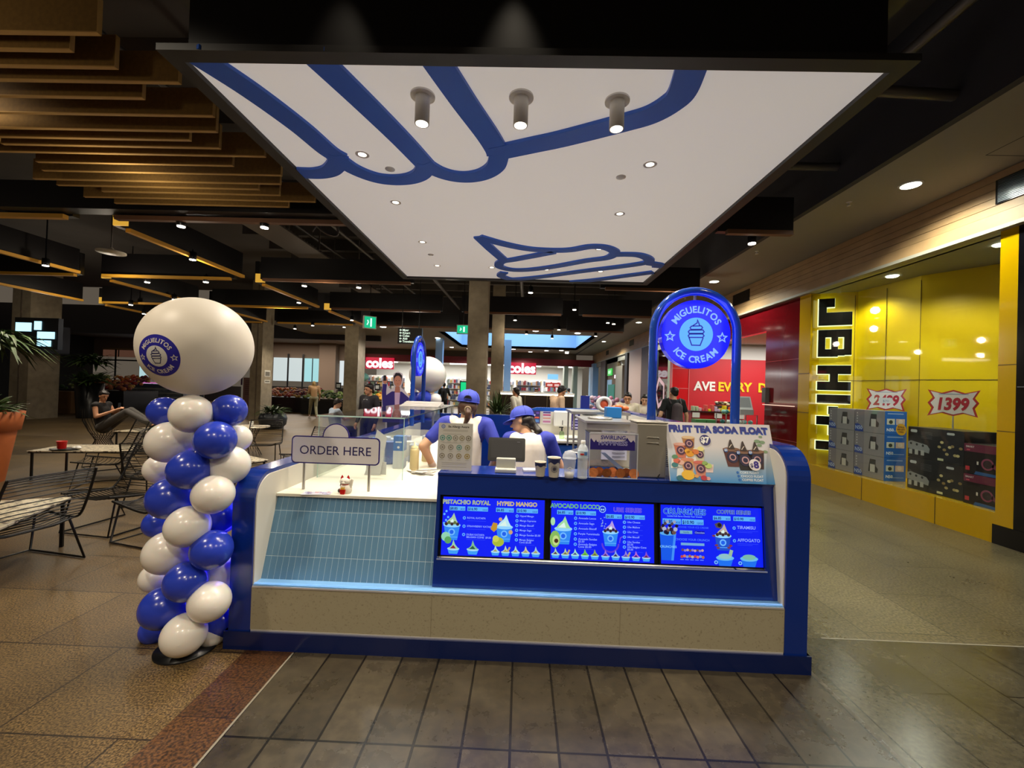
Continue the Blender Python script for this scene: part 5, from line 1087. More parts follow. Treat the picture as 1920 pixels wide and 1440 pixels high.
def table(x, y, w_, d_, a, z, label):
    t = thing('terrazzo_table', label, 'table', (0, 0, 0), 'low terrazzo tables')
    m = M(); m.box(-w_ / 2, w_ / 2, -d_ / 2, d_ / 2, z - .02, z, terr); m.build('table_top', parent=t, bev=.004)
    m = M(); m.box(-w_ / 2 + .01, w_ / 2 - .01, -d_ / 2 + .01, d_ / 2 - .01, z - .035, z - .0205, wire); m.build('frame', parent=t)
    for sx in (-1, 1):
        for sy in (-1, 1): m = M(); m.box(sx * (w_ / 2 - .04) - .012, sx * (w_ / 2 - .04) + .012, sy * (d_ / 2 - .04) - .012, sy * (d_ / 2 - .04) + .012, 0, z - .036, wire); m.build('leg', parent=t)
    t.location = (x, y, 0); t.rotation_euler = (0, 0, math.radians(a))
table(-4.42, 3.28, .95, 1.0, 24, .45, 'low pale terrazzo table cut by the left picture edge')
table(-6.72, 6.62, 1.25, .7, 12, .45, 'low terrazzo table carrying the red cup near terracotta planter')
table(-8.05, 9.1, .8, .8, 5, .45, 'low terrazzo table under the seated woman\'s feet')
table(-4.15, 6.0, .75, .75, -30, .45, 'low terrazzo table corner showing between balloons and kiosk end')
t = thing('round_table', 'small round terrazzo table on wire base right of balloons', 'table', (-5.7, 8.9, 0))
M().lathe([(.42, .60), (.42, .62), (.001, .62)], (-5.75, 8.9, 0), terr, 36).build('table_top', parent=t)
m = M()
for i in range(22):
    a = 2 * PI * i / 22; m.tube([(-5.75 + .28 * math.cos(a), 8.9 + .28 * math.sin(a), .01), (-5.75 + .14 * math.cos(a + .5), 8.9 + .14 * math.sin(a + .5), .32), (-5.75 + .24 * math.cos(a + .9), 8.9 + .24 * math.sin(a + .9), .599)], .004, wire, 5)
m.build('wire_base', parent=t)
simple('cup', 'white takeaway cup on the round table', 'cup', lambda m: m.lathe([(.03, 0), (.04, .11), (.001, .111)], (-5.6, 8.8, .621), whp, 16), loc=(-5.6, 8.8, .62))
simple('cup', 'bright red cup on a dark tray at the left', 'cup', lambda m: m.lathe([(.05, 0), (.062, .11), (.064, .115), (.055, .11), (.045, .01)], (-6.93, 6.33, .47), mat('red_plastic', hexc('c81818'), .3), 24), loc=(-6.93, 6.33, .47))
simple('tray', 'dark serving tray under the red cup', 'tray', lambda m: m.lathe([(.001, .0), (.17, 0), (.2, .018), (.17, .008), (.001, .008)], (-6.9, 6.35, .4505), blkp, 28, sy=.7), loc=(-6.9, 6.35, .45))
simple('crumpled_napkin', 'crumpled white napkin beside the red cup', 'napkin', lambda m: [m.ell((-6.75 + .03 * i, 6.35 + .02 * (i % 2), .485 + .01 * (i % 2)), (.04, .03, .02), whp, 8) for i in range(3)], loc=(-6.75, 6.35, .47))
simple('paper_tray', 'empty paper tray on the small table left of balloons', 'tray', lambda m: m.add([(-4.75, 5.2, .452), (-4.45, 5.25, .452), (-4.48, 5.4, .47), (-4.75, 5.36, .46)], [(0, 1, 2, 3)], whp)) if 0 else None
# planters
leafm = [mat('leaf_green', hexc('3c5a24'), .5), mat('leaf_dark', hexc('22391c'), .5), mat('leaf_pale', hexc('465a2a'), .6)]
def foliage(m, c, R, n, L, droop=.5, w_=.05, seed=1, up=.7):
    rr = random.Random(seed)
    for i in range(n):
        a = rr.uniform(0, 2 * PI); el = rr.uniform(.1, 1.35) * up; l = L * rr.uniform(.6, 1.15)
        b = Vector(c) + Vector((rr.uniform(-R, R), rr.uniform(-R, R), rr.uniform(0, R * .6)))
        d = Vector((math.cos(a) * math.cos(el), math.sin(a) * math.cos(el), math.sin(el))); s = Vector((-math.sin(a), math.cos(a), 0))
        pts = [b + d * l * t + Vector((0, 0, -droop * l * t * t)) for t in (0, .35, .7, 1)]; ww = [.15, 1, .75, .04]
        v = []
        for p, k in zip(pts, ww): v += [tuple(p - s * w_ * k), tuple(p + Vector((0, 0, -.25 * w_ * k))), tuple(p + s * w_ * k)]
        fs = []
        for j in range(3): fs += [(3 * j, 3 * j + 1, 3 * j + 4, 3 * j + 3), (3 * j + 1, 3 * j + 2, 3 * j + 5, 3 * j + 4)]
        m.add(v, fs, leafm[rr.randrange(3)])
terra = mat('terracotta', hexc('b4602c'), .65, noise=.15, scale=5)
t = thing('terracotta_planter', 'large terracotta pot with leafy plant at the left edge', 'planter', (-7.41, 6.0, 0))
M().lathe([(.24, 0), (.34, .72), (.34, .74), (.38, .75), (.42, 1.02), (.40, 1.03), (.37, 1.02), (.36, .9), (.001, .9)], (-7.76, 6.0, 0), terra, 40).build('pot', parent=t)
m = M(); foliage(m, (-7.76, 6.0, .95), .22, 150, .42, .35, .035, 4); m.build('foliage', parent=t)
t = thing('tall_black_planter', 'tall black planter with bushy plant beside the far left column', 'planter', (-16.2, 15.2, 0))
M().lathe([(.34, 0), (.42, 1.3), (.38, 1.3), (.001, 1.25)], (-16.1, 15.6, 0), blkp, 24).build('pot', parent=t)
m = M(); foliage(m, (-16.1, 15.6, 1.3), .35, 130, .8, .4, .05, 9); foliage(m, (-16.1, 15.6, 2.0), .3, 110, .8, .5, .06, 10); m.build('foliage', parent=t)
t = thing('hanging_frond_plant', 'dark palm with drooping fronds at the upper left edge', 'plant', (-9.8, 8.0, 0))
m = M(); m.tube([(-10.3, 8.0, 0), (-10.25, 8.0, 2.2)], .05, mat('bark', hexc('4a3a2a'), .9), 8); m.build('stem', parent=t)
m = M(); foliage(m, (-10.25, 8.0, 2.2), .2, 140, .85, .75, .04, 12); m.build('foliage', parent=t)
t = thing('round_black_planter', 'low round black pot with small fern by the concrete column', 'planter', (-8.2, 13.9, 0))
M().lathe([(.26, 0), (.40, .15), (.43, .35), (.38, .5), (.34, .5), (.33, .45), (.001, .45)], (-8.2, 14.0, 0), mat('slate_pot', hexc('23282c'), .4), 28).build('pot', parent=t)
m = M(); foliage(m, (-8.2, 14.0, .5), .2, 110, .55, .35, .03, 6); m.build('foliage', parent=t)
t = thing('grass_planter', 'tall dark pot with spiky grass behind the staff', 'planter', (-.55, 11.8, 0))
M().lathe([(.2, 0), (.3, .85), (.27, .85), (.001, .8)], (-.62, 11.8, 0), mat('slate_pot', (0, 0, 0)), 24).build('pot', parent=t)
m = M(); foliage(m, (-.62, 11.8, .85), .12, 90, 1.0, .35, .02, 8, 1.1); m.build('foliage', parent=t)
# ------------------------------------------------------------------ far supermarket, produce, signs
rr = random.Random(11)
brownb = mat('brown_bulkhead', hexc('7a6a5c'), .8)
m = M()
m.box(-32, -12, 31, 31.2, 3.0, 4.6, brownb); m.box(-32, -8, 24, 31.2, 4.4, 4.6, brownb); m.box(-32, -8, 23.8, 24, 4.0, 5.6, dk2)
m.box(-32, -31.8, 0, 31, 0, 5.6, mat('dark_wall', hexc('15120f'), .8)); m.box(-32, -20, 30, 30.1, 0, 1.1, mat('dark_wall', (0, 0, 0)))
m.box(-19, -12, 31, 31.1, 0, 1.2, mat('dark_wall', (0, 0, 0)))
m.box(-14.6, -13.4, 30.4, 31, 0, 4.4, brownb)
m.build('wall_back', kind='structure')
# lit shop windows in the back wall on the left
for wi, (x0, x1, z0, z1, c, s) in enumerate(((-28.2, -26.2, 1.5, 2.6, 'bfe4e8', .8), (-26.0, -24.6, 1.4, 2.9, '8fd0dc', .7), (-24.0, -23.4, 1.5, 2.9, '9ab4f0', .7), (-31, -28.6, 3.0, 3.5, '6a4838', .5), (-28.2, -25.4, 2.85, 3.15, '5a78c8', .6), (-22.6, -21.6, 1.4, 2.8, 'b08038', .5), (-18.2, -16.0, 1.6, 3.3, 'd0dcdc', .9), (-15.9, -14.7, 1.6, 3.3, 'a8e0e4', .9), (-13.3, -12.2, 1.4, 3.2, 'dfe8ea', .9))):
    m = M(); m.box(x0, x1, 30.9, 30.95, z0, z1, glow(c, s)); m.box((x0 + x1) / 2 - .03, (x0 + x1) / 2 + .03, 30.87, 30.9, z0, z1, blkp); m.build('window_%d' % (wi + 5), kind='structure')
m = M()
for x in (-30, -26.1, -24.3, -22.8, -20.5, -16.0, -17.1): m.box(x - .05, x + .05, 30.85, 30.9, 1.2, 3.6, blkp)
m.box(-31, -20, 30.85, 30.9, 2.7, 2.8, blkp); m.box(-31, -20, 30.8, 30.9, 3.55, 3.62, mat('warm_trim', hexc('a08a60'), .5))
m.build('wall_back', kind='structure')
m = M()
white2 = mat('store_white', hexc('dcdad2'), .6)
m.box(-13, 5.4, 38, 38.1, 0, 3.6, white2); m.box(-13, 5.4, 32.5, 38, 3.5, 3.6, white2); m.box(3.9, 4.2, 32, 33, 0, 3.4, mat('grey_green_pier', hexc('98a08c'), .6)); m.box(3.2, 3.5, 32, 33, 0, 3.4, mat('grey_green_pier', (0, 0, 0)))
m.box(-13, 5.4, 32, 32.3, 3.35, 3.85, mat('dark_red_fascia', hexc('7a1420'), .5)); m.box(-13, 4.1, 32.3, 32.5, 3.8, 4.3, mat('olive_soffit', hexc('5a4a38'), .7))
m.build('wall_store', kind='structure')
for x in (-10, -6, -2, 2): light('AREA', (x, 34.5, 3.4), 320, (1, .98, .95), sx=3, sy=3)
OR2 = ['first', 'second', 'third', 'fourth', 'fifth', 'sixth']
for i, x in enumerate(range(-12, 5, 3)):
    for y in (33.4, 35.4): m = M(); m.box(x, x + 1.6, y, y + .2, 3.42, 3.498, glow('ffffff', 3)); m.build('strip_light', label='white strip light over the supermarket aisles, %s row, %s from the left' % ('front' if y < 34 else 'rear', OR2[i]), cat='ceiling light', group='supermarket strip lights')
def coles(x0, z0, label):
    t = thing('store_sign', label, 'sign', (x0 + 1.05, 31.6, z0)); W, H = 2.12, .86
    M().box(x0, x0 + W, 31.85, 32.0, z0, z0 + H, glow('d0103a', .9)).build('sign_box', parent=t)
    m = M(frame((x0 + W / 2, 31.83, z0 + .16), (1, 0, 0), (0, 0, 1))); m.text('coles', 0, -.04, .98, 0, glow('fff0f4', 1.8), bold=.04, sx=1.0, depth=.01); m.build('lettering', parent=t)
coles(-11.75, 2.72, 'red sign with white lit lettering coles, left of two far store signs')
coles(-1.05, 2.65, 'red sign with white lit lettering coles, right of two above the high counter')
# shelving full of goods
def goods(m, x0, x1, y, z0, z1, pal, step=.16, rows=5, dep=.2):
    for k in range(rows):
        z = z0 + (z1 - z0) * k / rows; m.box(x0, x1, y, y + dep + .1, z - .02, z, white2)
        x = x0
        while x < x1:
            w_ = step * rr.uniform(.5, 1.2); h = (z1 - z0) / rows * rr.uniform(.45, .85); m.box(x, min(x1, x + w_ * .9), y, y + dep, z, z + h, ink(rr.choice(pal))); x += w_
PAL = ['b8404a', 'd8d4cc', '6a7a9a', 'c8a868', '50566a', 'e0dcd8', '9a3038', '7a8a70', 'c0c4cc', '384058', 'b87a50']
for i, (x0, x1, y) in enumerate([(-12.4, -9.4, 34), (-9.0, -6.2, 34.5), (-5.9, -3.2, 33.6), (-2.9, -.6, 34.2), (-.4, 1.6, 33.8), (1.8, 3.2, 34.5)]):
    t = thing('store_shelf', 'supermarket shelving stocked with small packets, bay %s' % ['farthest left', 'second from left', 'behind the distant balloons', 'left of the right red sign', 'under the right red sign', 'by the grey piers'][i], 'shelf', (x0, y, 0), 'supermarket shelving')
    m = M(); m.box(x0, x1, y + .3, y + .35, 0, 2.3, white2); m.build('back_panel', parent=t)
    m = M(); goods(m, x0, x1, y, .1, 2.3, PAL); m.build('shelf_goods', parent=t, kind='stuff')
m = M(); m.box(1.9, 3.0, 32.8, 32.9, 1.75, 2.1, glow('c83830', .7)); m.box(2.0, 2.4, 32.78, 32.8, 1.83, 2.0, glow('ffd0c8', .8)); m.box(2.55, 2.9, 32.78, 32.8, 1.83, 2.0, glow('ffd0c8', .8)); m.build('checkout_sign', label='small orange red lit checkout sign inside the supermarket', cat='sign')
m = M(); m.box(2.0, 2.8, 32.6, 32.68, 2.35, 2.75, glow('8fd4ff', 1)); m.build('hanging_screen', label='pale blue hanging screen inside the supermarket at right', cat='screen')
# produce stands
cols = {'green': ['4a7028', '88a048', '2f5020', 'a8b868', 'c8d0a0'], 'orange': ['d07830', 'c05a28', 'e0a050', '8a4028', 'd8b088'], 'mix': ['8a4a38', 'c87848', '6a3048', 'a83830', 'c8a050'], 'gold': ['e0a020', 'f0b838', 'c87820']}
def produce(x0, x1, y0, y1, z, segs, label, tall=.75):
    t = thing('produce_stand', label, 'produce stand', ((x0 + x1) / 2, y0, 0), 'fruit and vegetable stands')
    m = M(); m.box(x0, x1, y0, y1, 0, tall, blkp); m.box(x0 - .03, x1 + .03, y0 - .04, y0, tall - .1, tall + .02, mat('stand_lip', hexc('1c1a18'), .4)); m.build('stand_base', parent=t)
    m = M(); L = (x1 - x0) / len(segs)
    for k, s in enumerate(segs):
        for i in range(90):
            x = x0 + L * (k + rr.random()); f = rr.random(); y = y0 + .1 + (y1 - y0 - .1) * f; r = rr.uniform(.045, .09); m.ell((x, y, tall + .05 + z * f + rr.uniform(0, .06)), (r * 1.2, r, r), ink(rr.choice(cols[s])), 6)
    m.build('produce_heap', parent=t, kind='stuff')
produce(-13.9, -10.9, 21.6, 23.2, .35, ['orange', 'mix'], 'black produce stand with orange and dark fruit beside the concrete column')
produce(-10.8, -8.6, 20.8, 22.4, .3, ['green', 'green'], 'black produce stand heaped with leafy greens behind the walking person')
produce(-8.5, -6.6, 22.0, 23.4, .3, ['green', 'orange'], 'produce stand with brown roots and greens left of the second column')
produce(-7.2, -4.2, 20.0, 21.6, .3, ['gold', 'mix', 'mix'], 'produce stand with golden fruit behind the woman in the dark jacket')
produce(-19.5, -16.6, 17.5, 19.2, .55, ['green', 'orange', 'mix'], 'dark produce stand with red and orange fruit behind the seated woman', .95)
m = M(); m.box(-19.6, -18.2, 16.9, 17.4, 0, .9, mat('cardboard', hexc('7a5a38'), .8)); m.build('cardboard_box', label='large brown cardboard bin near the tall black planter', cat='box')
t = thing('wrapped_pallet', 'pallet of bottled water in shiny plastic wrap', 'pallet', (-17.5, 20.5, 0))
m = M(); m.box(-19.4, -16.4, 20.4, 21.6, .14, 1.25, mat('shrink_wrap', hexc('8f9caa'), .12, noise=.5, scale=6, bump=.8, coat=.5)); m.build('wrapped_load', parent=t)
m = M(); 
for k in range(5): m.box(-19.42, -16.38, 20.38 + 0 * k, 20.41, .2 + k * .2, .24 + k * .2, mat('wrap_band', hexc('c8d0cc'), .15))
m.box(-19.42, -16.38, 20.39, 20.41, 1.1, 1.25, ink('5a6a90')); m.build('wrap_bands', parent=t)
m = M(); m.box(-19.4, -16.4, 20.4, 21.6, 0, .13, mat('pallet_wood', hexc('8a5a40'), .8)); m.build('pallet', parent=t)
m = M(); m.box(-12.0, -11.5, 19, 19.2, 0, 2.6, mat('pale_post', hexc('b8b098'), .6)); m.build('trim_3', kind='structure')
m = M(); m.box(-13.2, -12.1, 20.0, 20.5, 0, 1.7, mat('pink_brown', hexc('8a6460'), .6)); 
for i in range(8): m.box(-13.1, -12.2, 19.99, 20, .9 + i * .09, .93 + i * .09, ink('5a3c38'))
m.build('display_cabinet', label='pinkish louvred cabinet partly hidden behind balloons', cat='cabinet')
m = M(); m.box(-27, -24.5, 26, 27, 0, 1.3, mat('dark_wall', (0, 0, 0))); m.box(-24.4, -22.5, 25.8, 26.8, .3, 1.25, glow('e070c0', .6)); m.build('meat_display', label='small display case glowing pink far at the left', cat='display')
m = M(); m.ell((-9.0, 23.6, 1.95), (.5, .4, .28), mat('mint_scale', hexc('8fd0b8'), .4), 12); m.box(-9.05, -8.95, 23.6, 23.7, 1.2, 1.8, blkp); m.build('hanging_scale', label='mint green dome of a weighing scale above the greens', cat='scale')
for i in range(8):
    m = M(); m.box(-9.9 + .42 * i, -9.62 + .42 * i, 22.6, 22.63, 1.25, 1.6, ink('1c1c1c')); m.box(-9.85 + .42 * i, -9.67 + .42 * i, 22.58, 22.6, 1.33, 1.52, ink('d8d8d0')); m.box(-9.77 + .42 * i, -9.75 + .42 * i, 22.6, 22.62, 0, 1.25, ink('1c1c1c'))
    m.build('price_card', label='small black framed price card above the greens, %s from the left' % ['first', 'second', 'third', 'fourth', 'fifth', 'sixth', 'seventh', 'eighth'][i], cat='sign', group='price cards above the produce')
t = thing('lit_sign', 'cyan white glowing sign half hidden by palm fronds at left', 'sign', (-14.2, 12, 2.8))
m = M(); m.box(-14.7, -13.4, 12.02, 12.15, 2.3, 3.2, blkp); m.build('sign_box', parent=t)
for j, (a, b, c_, d_) in enumerate(((-14.65, 2.8, -14.2, 3.05), (-14.1, 2.85, -13.9, 3.1), (-14.0, 2.6, -13.5, 2.8), (-14.0, 2.38, -13.6, 2.55))): M().box(a, c_, 12.0, 12.02, b, d_, glow('b4ecff', 1.6)).build('lit_panel', parent=t)
# high bar counter with lit edge
t = thing('bar_counter', 'long dark bar counter with a bright lit top edge', 'counter', (.4, 15.5, 0))
m = M(); m.box(-.72, 1.9, 15.5, 16.2, 0, 1.36, mat('dark_walnut', hexc('2a1e16'), .35, noise=.3, scale=3)); m.build('counter_body', parent=t)
m = M(); m.box(-.76, 1.94, 15.45, 16.25, 1.42, 1.47, whp); m.build('counter_top', parent=t)
m = M(); m.box(-.74, 1.92, 15.46, 15.52, 1.36, 1.42, glow('fff0d0', 4)); m.build('edge_light', parent=t)
for x in (.15, .95): M().box(x, x + .012, 15.49, 15.5, 0, 1.36, ink('8a7a5c')).build('panel_joint', parent=t)
# signs
def exit_sign(x, y, z, a, label, wide=False):
    t = thing('exit_sign', label, 'sign', (0, 0, 0)); W = .36 if not wide else .40
    m = M(); m.box(-W / 2, W / 2, -.04, .04, 0, .36 if not wide else .28, ltrim); m.build('case', parent=t)
    m = M(frame((-W / 2 + .02, -.042, .02), (1, 0, 0), (0, 0, 1))); h = .32 if not wide else .24; m.rect(0, 0, W - .04, h, 0, glow('10c088', 1)); m.rect(W * .45, .04, W * .58, h - .04, .002, glow('d8fff0', 1.2)); m.line([(W * .2, .08), (W * .3, h * .5), (W * .24, h * .7)], .03, .003, glow('d8fff0', 1.2)); m.build('green_face', parent=t)
    M().tube([(0, 0, .28), (0, 0, 5.3 - z)], .01, blkp, 6).build('rod', parent=t)
    t.location = (x, y, z); t.rotation_euler = (0, 0, a)
exit_sign(-4.35, 12, 3.15, math.radians(38), 'white cased green exit sign hanging beside the second column')
exit_sign(-1.82, 13, 3.2, 0, 'glowing green exit sign left of the central column', True)
t = thing('directory_sign', 'hanging black directory sign with white arrows and names', 'sign', (-3.3, 11.2, 2.5))
m = M(); m.box(-3.3, -2.66, 11.2, 11.28, 2.68, 3.1, blkp); m.build('board', parent=t)
m = M(frame((-3.28, 11.197, 2.68), (1, 0, 0), (0, 0, 1)))
for i, s in enumerate(('Myer', 'Kmart', 'Coles', 'Aldi', 'Travelators')): m.text(s, .11, .335 - .075 * i, .078, 0, glow('e8ffe8', 1.2), bold=.02, align='l'); m.line([(.09, .36 - .075 * i), (.03, .36 - .075 * i)], .014, 0, glow('e8ffe8', 1.2)); m.line([(.055, .385 - .075 * i), (.03, .36 - .075 * i), (.055, .335 - .075 * i)], .012, .001, glow('e8ffe8', 1.2))
m.build('lettering', parent=t)
for x in (-3.2, -2.75): M().tube([(x, 11.24, 3.1), (x, 11.24, 5.3)], .01, blkp, 6).build('rod', parent=t)
t = thing('totem_screen', 'slim upright screen glowing green left of the central column', 'screen', (-2.1, 16, 0))
M().box(-2.3, -2.02, 16, 16.12, 0, 1.8, blkp).build('totem', parent=t); M().box(-2.27, -2.05, 15.99, 16, 1.05, 1.76, glow('18d888', 1)).build('display', parent=t)
# downlights in the white mall ceiling
DL = [(-6.6, 20), (-5.6, 20.4), (-4.8, 24), (-5.3, 27), (-6.2, 26), (-4.9, 29.5), (-3.8, 30.2), (-3.0, 31), (-1.0, 19.6), (.6, 19.9), (2.6, 20.3), (-.6, 29.6), (.6, 31.4), (1.7, 30.0), (3.2, 30.5), (3.3, 31.6), (2.7, 29.5)]
NUM = ['first', 'second', 'third', 'fourth', 'fifth', 'sixth', 'seventh', 'eighth', 'ninth', 'tenth', 'eleventh', 'twelfth', 'thirteenth', 'fourteenth', 'fifteenth', 'sixteenth', 'seventeenth']
for i, (x, y) in enumerate(DL):
    M().lathe([(.001, -.02), (.13, -.02), (.14, 0)], (x, y, 4.299), glow('fff8ee', 8), 20).build('mall_downlight', label='round downlight in the far white ceiling, %s from the left' % NUM[sorted(range(len(DL)), key=lambda q: DL[q][0] / DL[q][1]).index(i)], cat='ceiling light', group='far white ceiling downlights')
for x, y in ((-6, 20), (0, 20), (2.8, 20.2), (0, 30.5), (-4, 30)): light('SPOT', (x, y, 4.2), 420, (1, .95, .9), .1, spot=150)
light('AREA', (-.3, 25, 6.1), 500, (.6, .8, 1), sx=7, sy=7)
light('AREA', (-15, 27, 4.3), 600, (1, .85, .7), sx=8, sy=4)
# ------------------------------------------------------------------ display window goods and lettering
lt = frame((5.56, 8.16, 3.44), (0, 0, -1), (.887, -.46, 0)); black = mat('sign_black', hexc('0a0a0a'), .15); halo = glow('f4ffc0', 1.6)
t = thing('shop_lettering', 'large black halo lit vertical letters JB HI-FI on yellow wall', 'sign', (5.7, 8.1, 2))
def letter(us, polys, name):
    m = M(lt); 
    for P in polys:
        m.prism([(us + a, b) for a, b in P], .04, .09, black)
    m.build('letter', parent=t)
    m = M(lt)
    for P in polys:
        cx = sum(a for a, b in P) / len(P); cy = sum(b for a, b in P) / len(P)
        m.prism([(us + a + (.011 if a > cx else -.011), b + (.011 if b > cy else -.011)) for a, b in P], .015, .03, halo)
    m.build('halo', parent=t)
Lh = .50
def R_(a, b, c, d): return [(a, b), (c, b), (c, d), (a, d)]
letter(0, [R_(.0, .0, .16, .24), R_(.0, .0, .50, .12), R_(.26, .12, .50, Lh)], 'J')
letter(.58, [R_(0, 0, .14, Lh), R_(.14, 0, .5, .11), R_(.14, .2, .5, .3), R_(.14, .39, .47, Lh), R_(.36, .1, .5, .22), R_(.36, .28, .48, .4)], 'B')
letter(1.24, [R_(0, 0, .16, Lh), R_(.30, 0, .46, Lh), R_(.16, .19, .3, .31)], 'H')
letter(1.78, [R_(0, 0, .16, Lh)], 'I'); letter(2.0, [R_(0, .18, .14, .32)], '-'); letter(2.18, [R_(0, 0, .16, Lh), R_(.16, .19, .34, .31), R_(.16, .38, .4, Lh)], 'F'); letter(2.64, [R_(0, 0, .16, Lh)], 'I')
GX = 5.60
BG = [('col', (GX, 7.28, 7.86), 3), ('col', (GX, 6.68, 7.26), 3)]
def side_print(y1, z, T_=None): return frame((GX - .001, y1, z), (0, -1, 0), (0, 0, 1))
rows3 = ['top', 'middle', 'bottom']
for ci, (y0, y1) in enumerate(((7.28, 7.86), (6.68, 7.26))):
    for k in range(3):
        z = .352 + k * .358; t = thing('coffee_machine_box', 'grey appliance box printed N50, %s of the %s column' % (rows3[2 - k], ['left', 'right'][ci]), 'box', (GX, y0, z), 'grey boxes printed N50')
        m = M(); m.box(GX, GX + .33, y0, y1, z, z + .355, mat('box_grey', hexc('8f8a94'), .4)); m.build('carton', parent=t, bev=.003)
        m = M(side_print(y1, z)); L = y1 - y0; m.rect(0, 0, L * .33, .355, .0005, ink('7f7a88'))
        for q in range(5): m.disc(L * .08, .3 - .045 * q, .012, .001, ink('c8c4d0'), 12)
        m.poly([(0, 0), (L * .30, 0), (L * .29, .05), (L * .22, .1), (L * .1, .13), (0, .12)], .0012, ink('1f3f9c')); m.text('N50', L * .14, .035, .085, .0018, ink('b8c8f0'), bold=.02)
        m.poly([(L * .5, .1), (L * .8, .1), (L * .82, .16), (L * .74, .2), (L * .74, .3), (L * .55, .3), (L * .52, .2)], .001, ink('35323a')); m.rect(L * .56, .1, L * .72, .22, .0014, ink('c8c4c8'))
        m.build('front_print', parent=t)
        if ci == 1:
            m = M(frame((GX, y0 - .001, z), (1, 0, 0), (0, 0, 1))); m.rect(0, 0, .33, .355, 0, ink('1f62c0')); m.rect(.03, .15, .15, .24, .001, ink('c8ccc8')); m.rect(.17, .15, .30, .24, .001, ink('d0b8b0')); m.disc(.09, .19, .03, .0014, ink('3a4038'), 12); m.disc(.235, .2, .035, .0014, ink('e0d0c8'), 12); m.text('N50', .03, .05, .06, .001, ink('e0e8f8'), bold=.03, align='l'); m.rect(.04, .31, .28, .325, .001, ink('8fb0e8')); m.rect(.13, .05, .3, .06, .001, ink('8fb0e8')); m.build('side_print', parent=t)
for k in range(2):
    z = .352 + k * .44; y0, y1 = 5.5, 6.28; t = thing('espresso_machine_box', 'black appliance box with silver machine picture, %s of two' % ['lower', 'upper'][k], 'box', (GX, y0, z), 'black espresso machine boxes')
    m = M(); m.box(GX, GX + .42, y0, y1, z, z + .436, mat('box_black', hexc('1c1d26'), .35)); m.build('carton', parent=t, bev=.003)
    m = M(side_print(y1, z)); m.poly([(.0, .13), (.32, .09), (.33, .15), (.29, .2), (.05, .24), (0, .22)], .001, ink('8a8c94'))
    for q in range(3): m.disc(.05 + .09 * q, .2 - .008 * q, .028, .0016, ink('2a2c34'), 18); m.ring(.05 + .09 * q, .2 - .008 * q, .02, .026, .002, ink('b0b2b8'), 18)
    for q in range(3): m.rect(.02 + .09 * q, .05, .07 + .09 * q, .12, .0014, ink('a8a8ac'))
    for q in range(5): m.rect(.2, .37 - .02 * q, .36, .374 - .02 * q, .001, ink('6a6c74'))
    m.prism(round_rect(.04, .36, .14, .40, .018), 0, .001, ink('b8bac0')); m.prism(round_rect(.56, .37, .66, .40, .014), 0, .001, ink('b8bac0'))
    for q in range(9): x, yv = .46 + .035 * q, .2 + .07 * math.sin(q * 1.7) - .006 * q; m.disc(x, yv, .024, .001 + .0001 * q, ink(['a8986a', 'c8b888', '8a7448'][q % 3]), 14, ry=.018)
    m.rect(.44, .02, .52, .05, .001, ink('c8c8a8')); m.build('front_print', parent=t)
for k in range(2):
    z = .352 + k * .372; y0, y1 = 5.03, 5.46; t = thing('appliance_box', 'maroon and black appliance box, %s of two at the right' % ['lower', 'upper'][k], 'box', (GX, y0, z), 'maroon appliance boxes')
    m = M(); m.box(GX - .04, GX + .36, y0, y1, z, z + .368, mat('box_dark', hexc('1a1118'), .35)); m.build('carton', parent=t, bev=.003)
    m = M(frame((GX - .041, y1, z), (0, -1, 0), (0, 0, 1))); m.rect(0, .27, .43, .366, .0005, ink('6a1a3c')); m.text('SMART', .02, .32, .032, .001, ink('d8c8d0'), bold=.02, align='l'); m.rect(.03, .285, .07, .30, .001, ink('c84860')); m.ring(.27, .14, .05, .07, .001, ink('8a3a5c'), 24); m.disc(.27, .14, .05, .001, ink('2c1420'), 20); m.poly([(.31, .12), (.42, .05), (.42, .09), (.33, .16)], .001, ink('7a3450')); m.rect(.02, .04, .07, .09, .001, ink('c03040')); m.rect(.15, .12, .17, .16, .001, ink('d8d0d0')); m.poly([(.12, .0), (.43, .0), (.43, .03), (.14, .04)], .001, ink('2f5a9c')); m.build('front_print', parent=t)
def burst(c, W, H, txt, label, nrm_=(-.75, -.66, 0)):
    n_ = Vector(nrm_).normalized(); u = Vector((-n_.y, n_.x, 0)); u = u if u.x > 0 else -u
    T = frame(c, u, (0, 0, 1)); t = thing('price_sign', label, 'sign', c, 'starburst price signs')
    def bp(k):
        P = [(-.5, .5), (-.22, .38), (0, .5), (.22, .38), (.5, .5), (.40, .2), (.48, .02), (.40, -.18), (.46, -.5), (.2, -.38), (0, -.48), (-.22, -.38), (-.5, -.5), (-.42, -.2), (-.5, 0), (-.40, .2)][::-1]
        return [(a * W * k, b * H * k) for a, b in P]
    m = M(T); m.prism(bp(1), -.004, 0, ink('b03038')); m.build('red_backing', parent=t)
    m = M(T); m.prism(bp(.88), 0, .002, ink('dcd4dc')); m.rect(-W * .28, H * .33, W * .28, H * .35, .003, ink('5a88b8')); m.build('white_card', parent=t)
    m = M(T); m.text(txt, 0, -H * .24, H * .62, .004, ink('b02840'), bold=.04, sx=W / H * .50, shear=.15); m.build('price_lettering', parent=t)
    return t, T
t_, T_ = burst((5.92, 7.05, 1.60), .50, .36, '2499', 'small starburst price card 2499 over the grey boxes')
m = M(T_); m.rect(-.09, -.06, .08, .03, .006, ink('d0d0dc')); m.text('$70', 0, -.04, .05, .008, ink('6a88b0')); m.build('overlay_sticker', parent=t_)
t_, T_ = burst((5.80, 5.85, 1.58), .50, .36, '1399', 'large starburst price card 1399 on a rod over the black boxes', (-.6, -.8, 0))
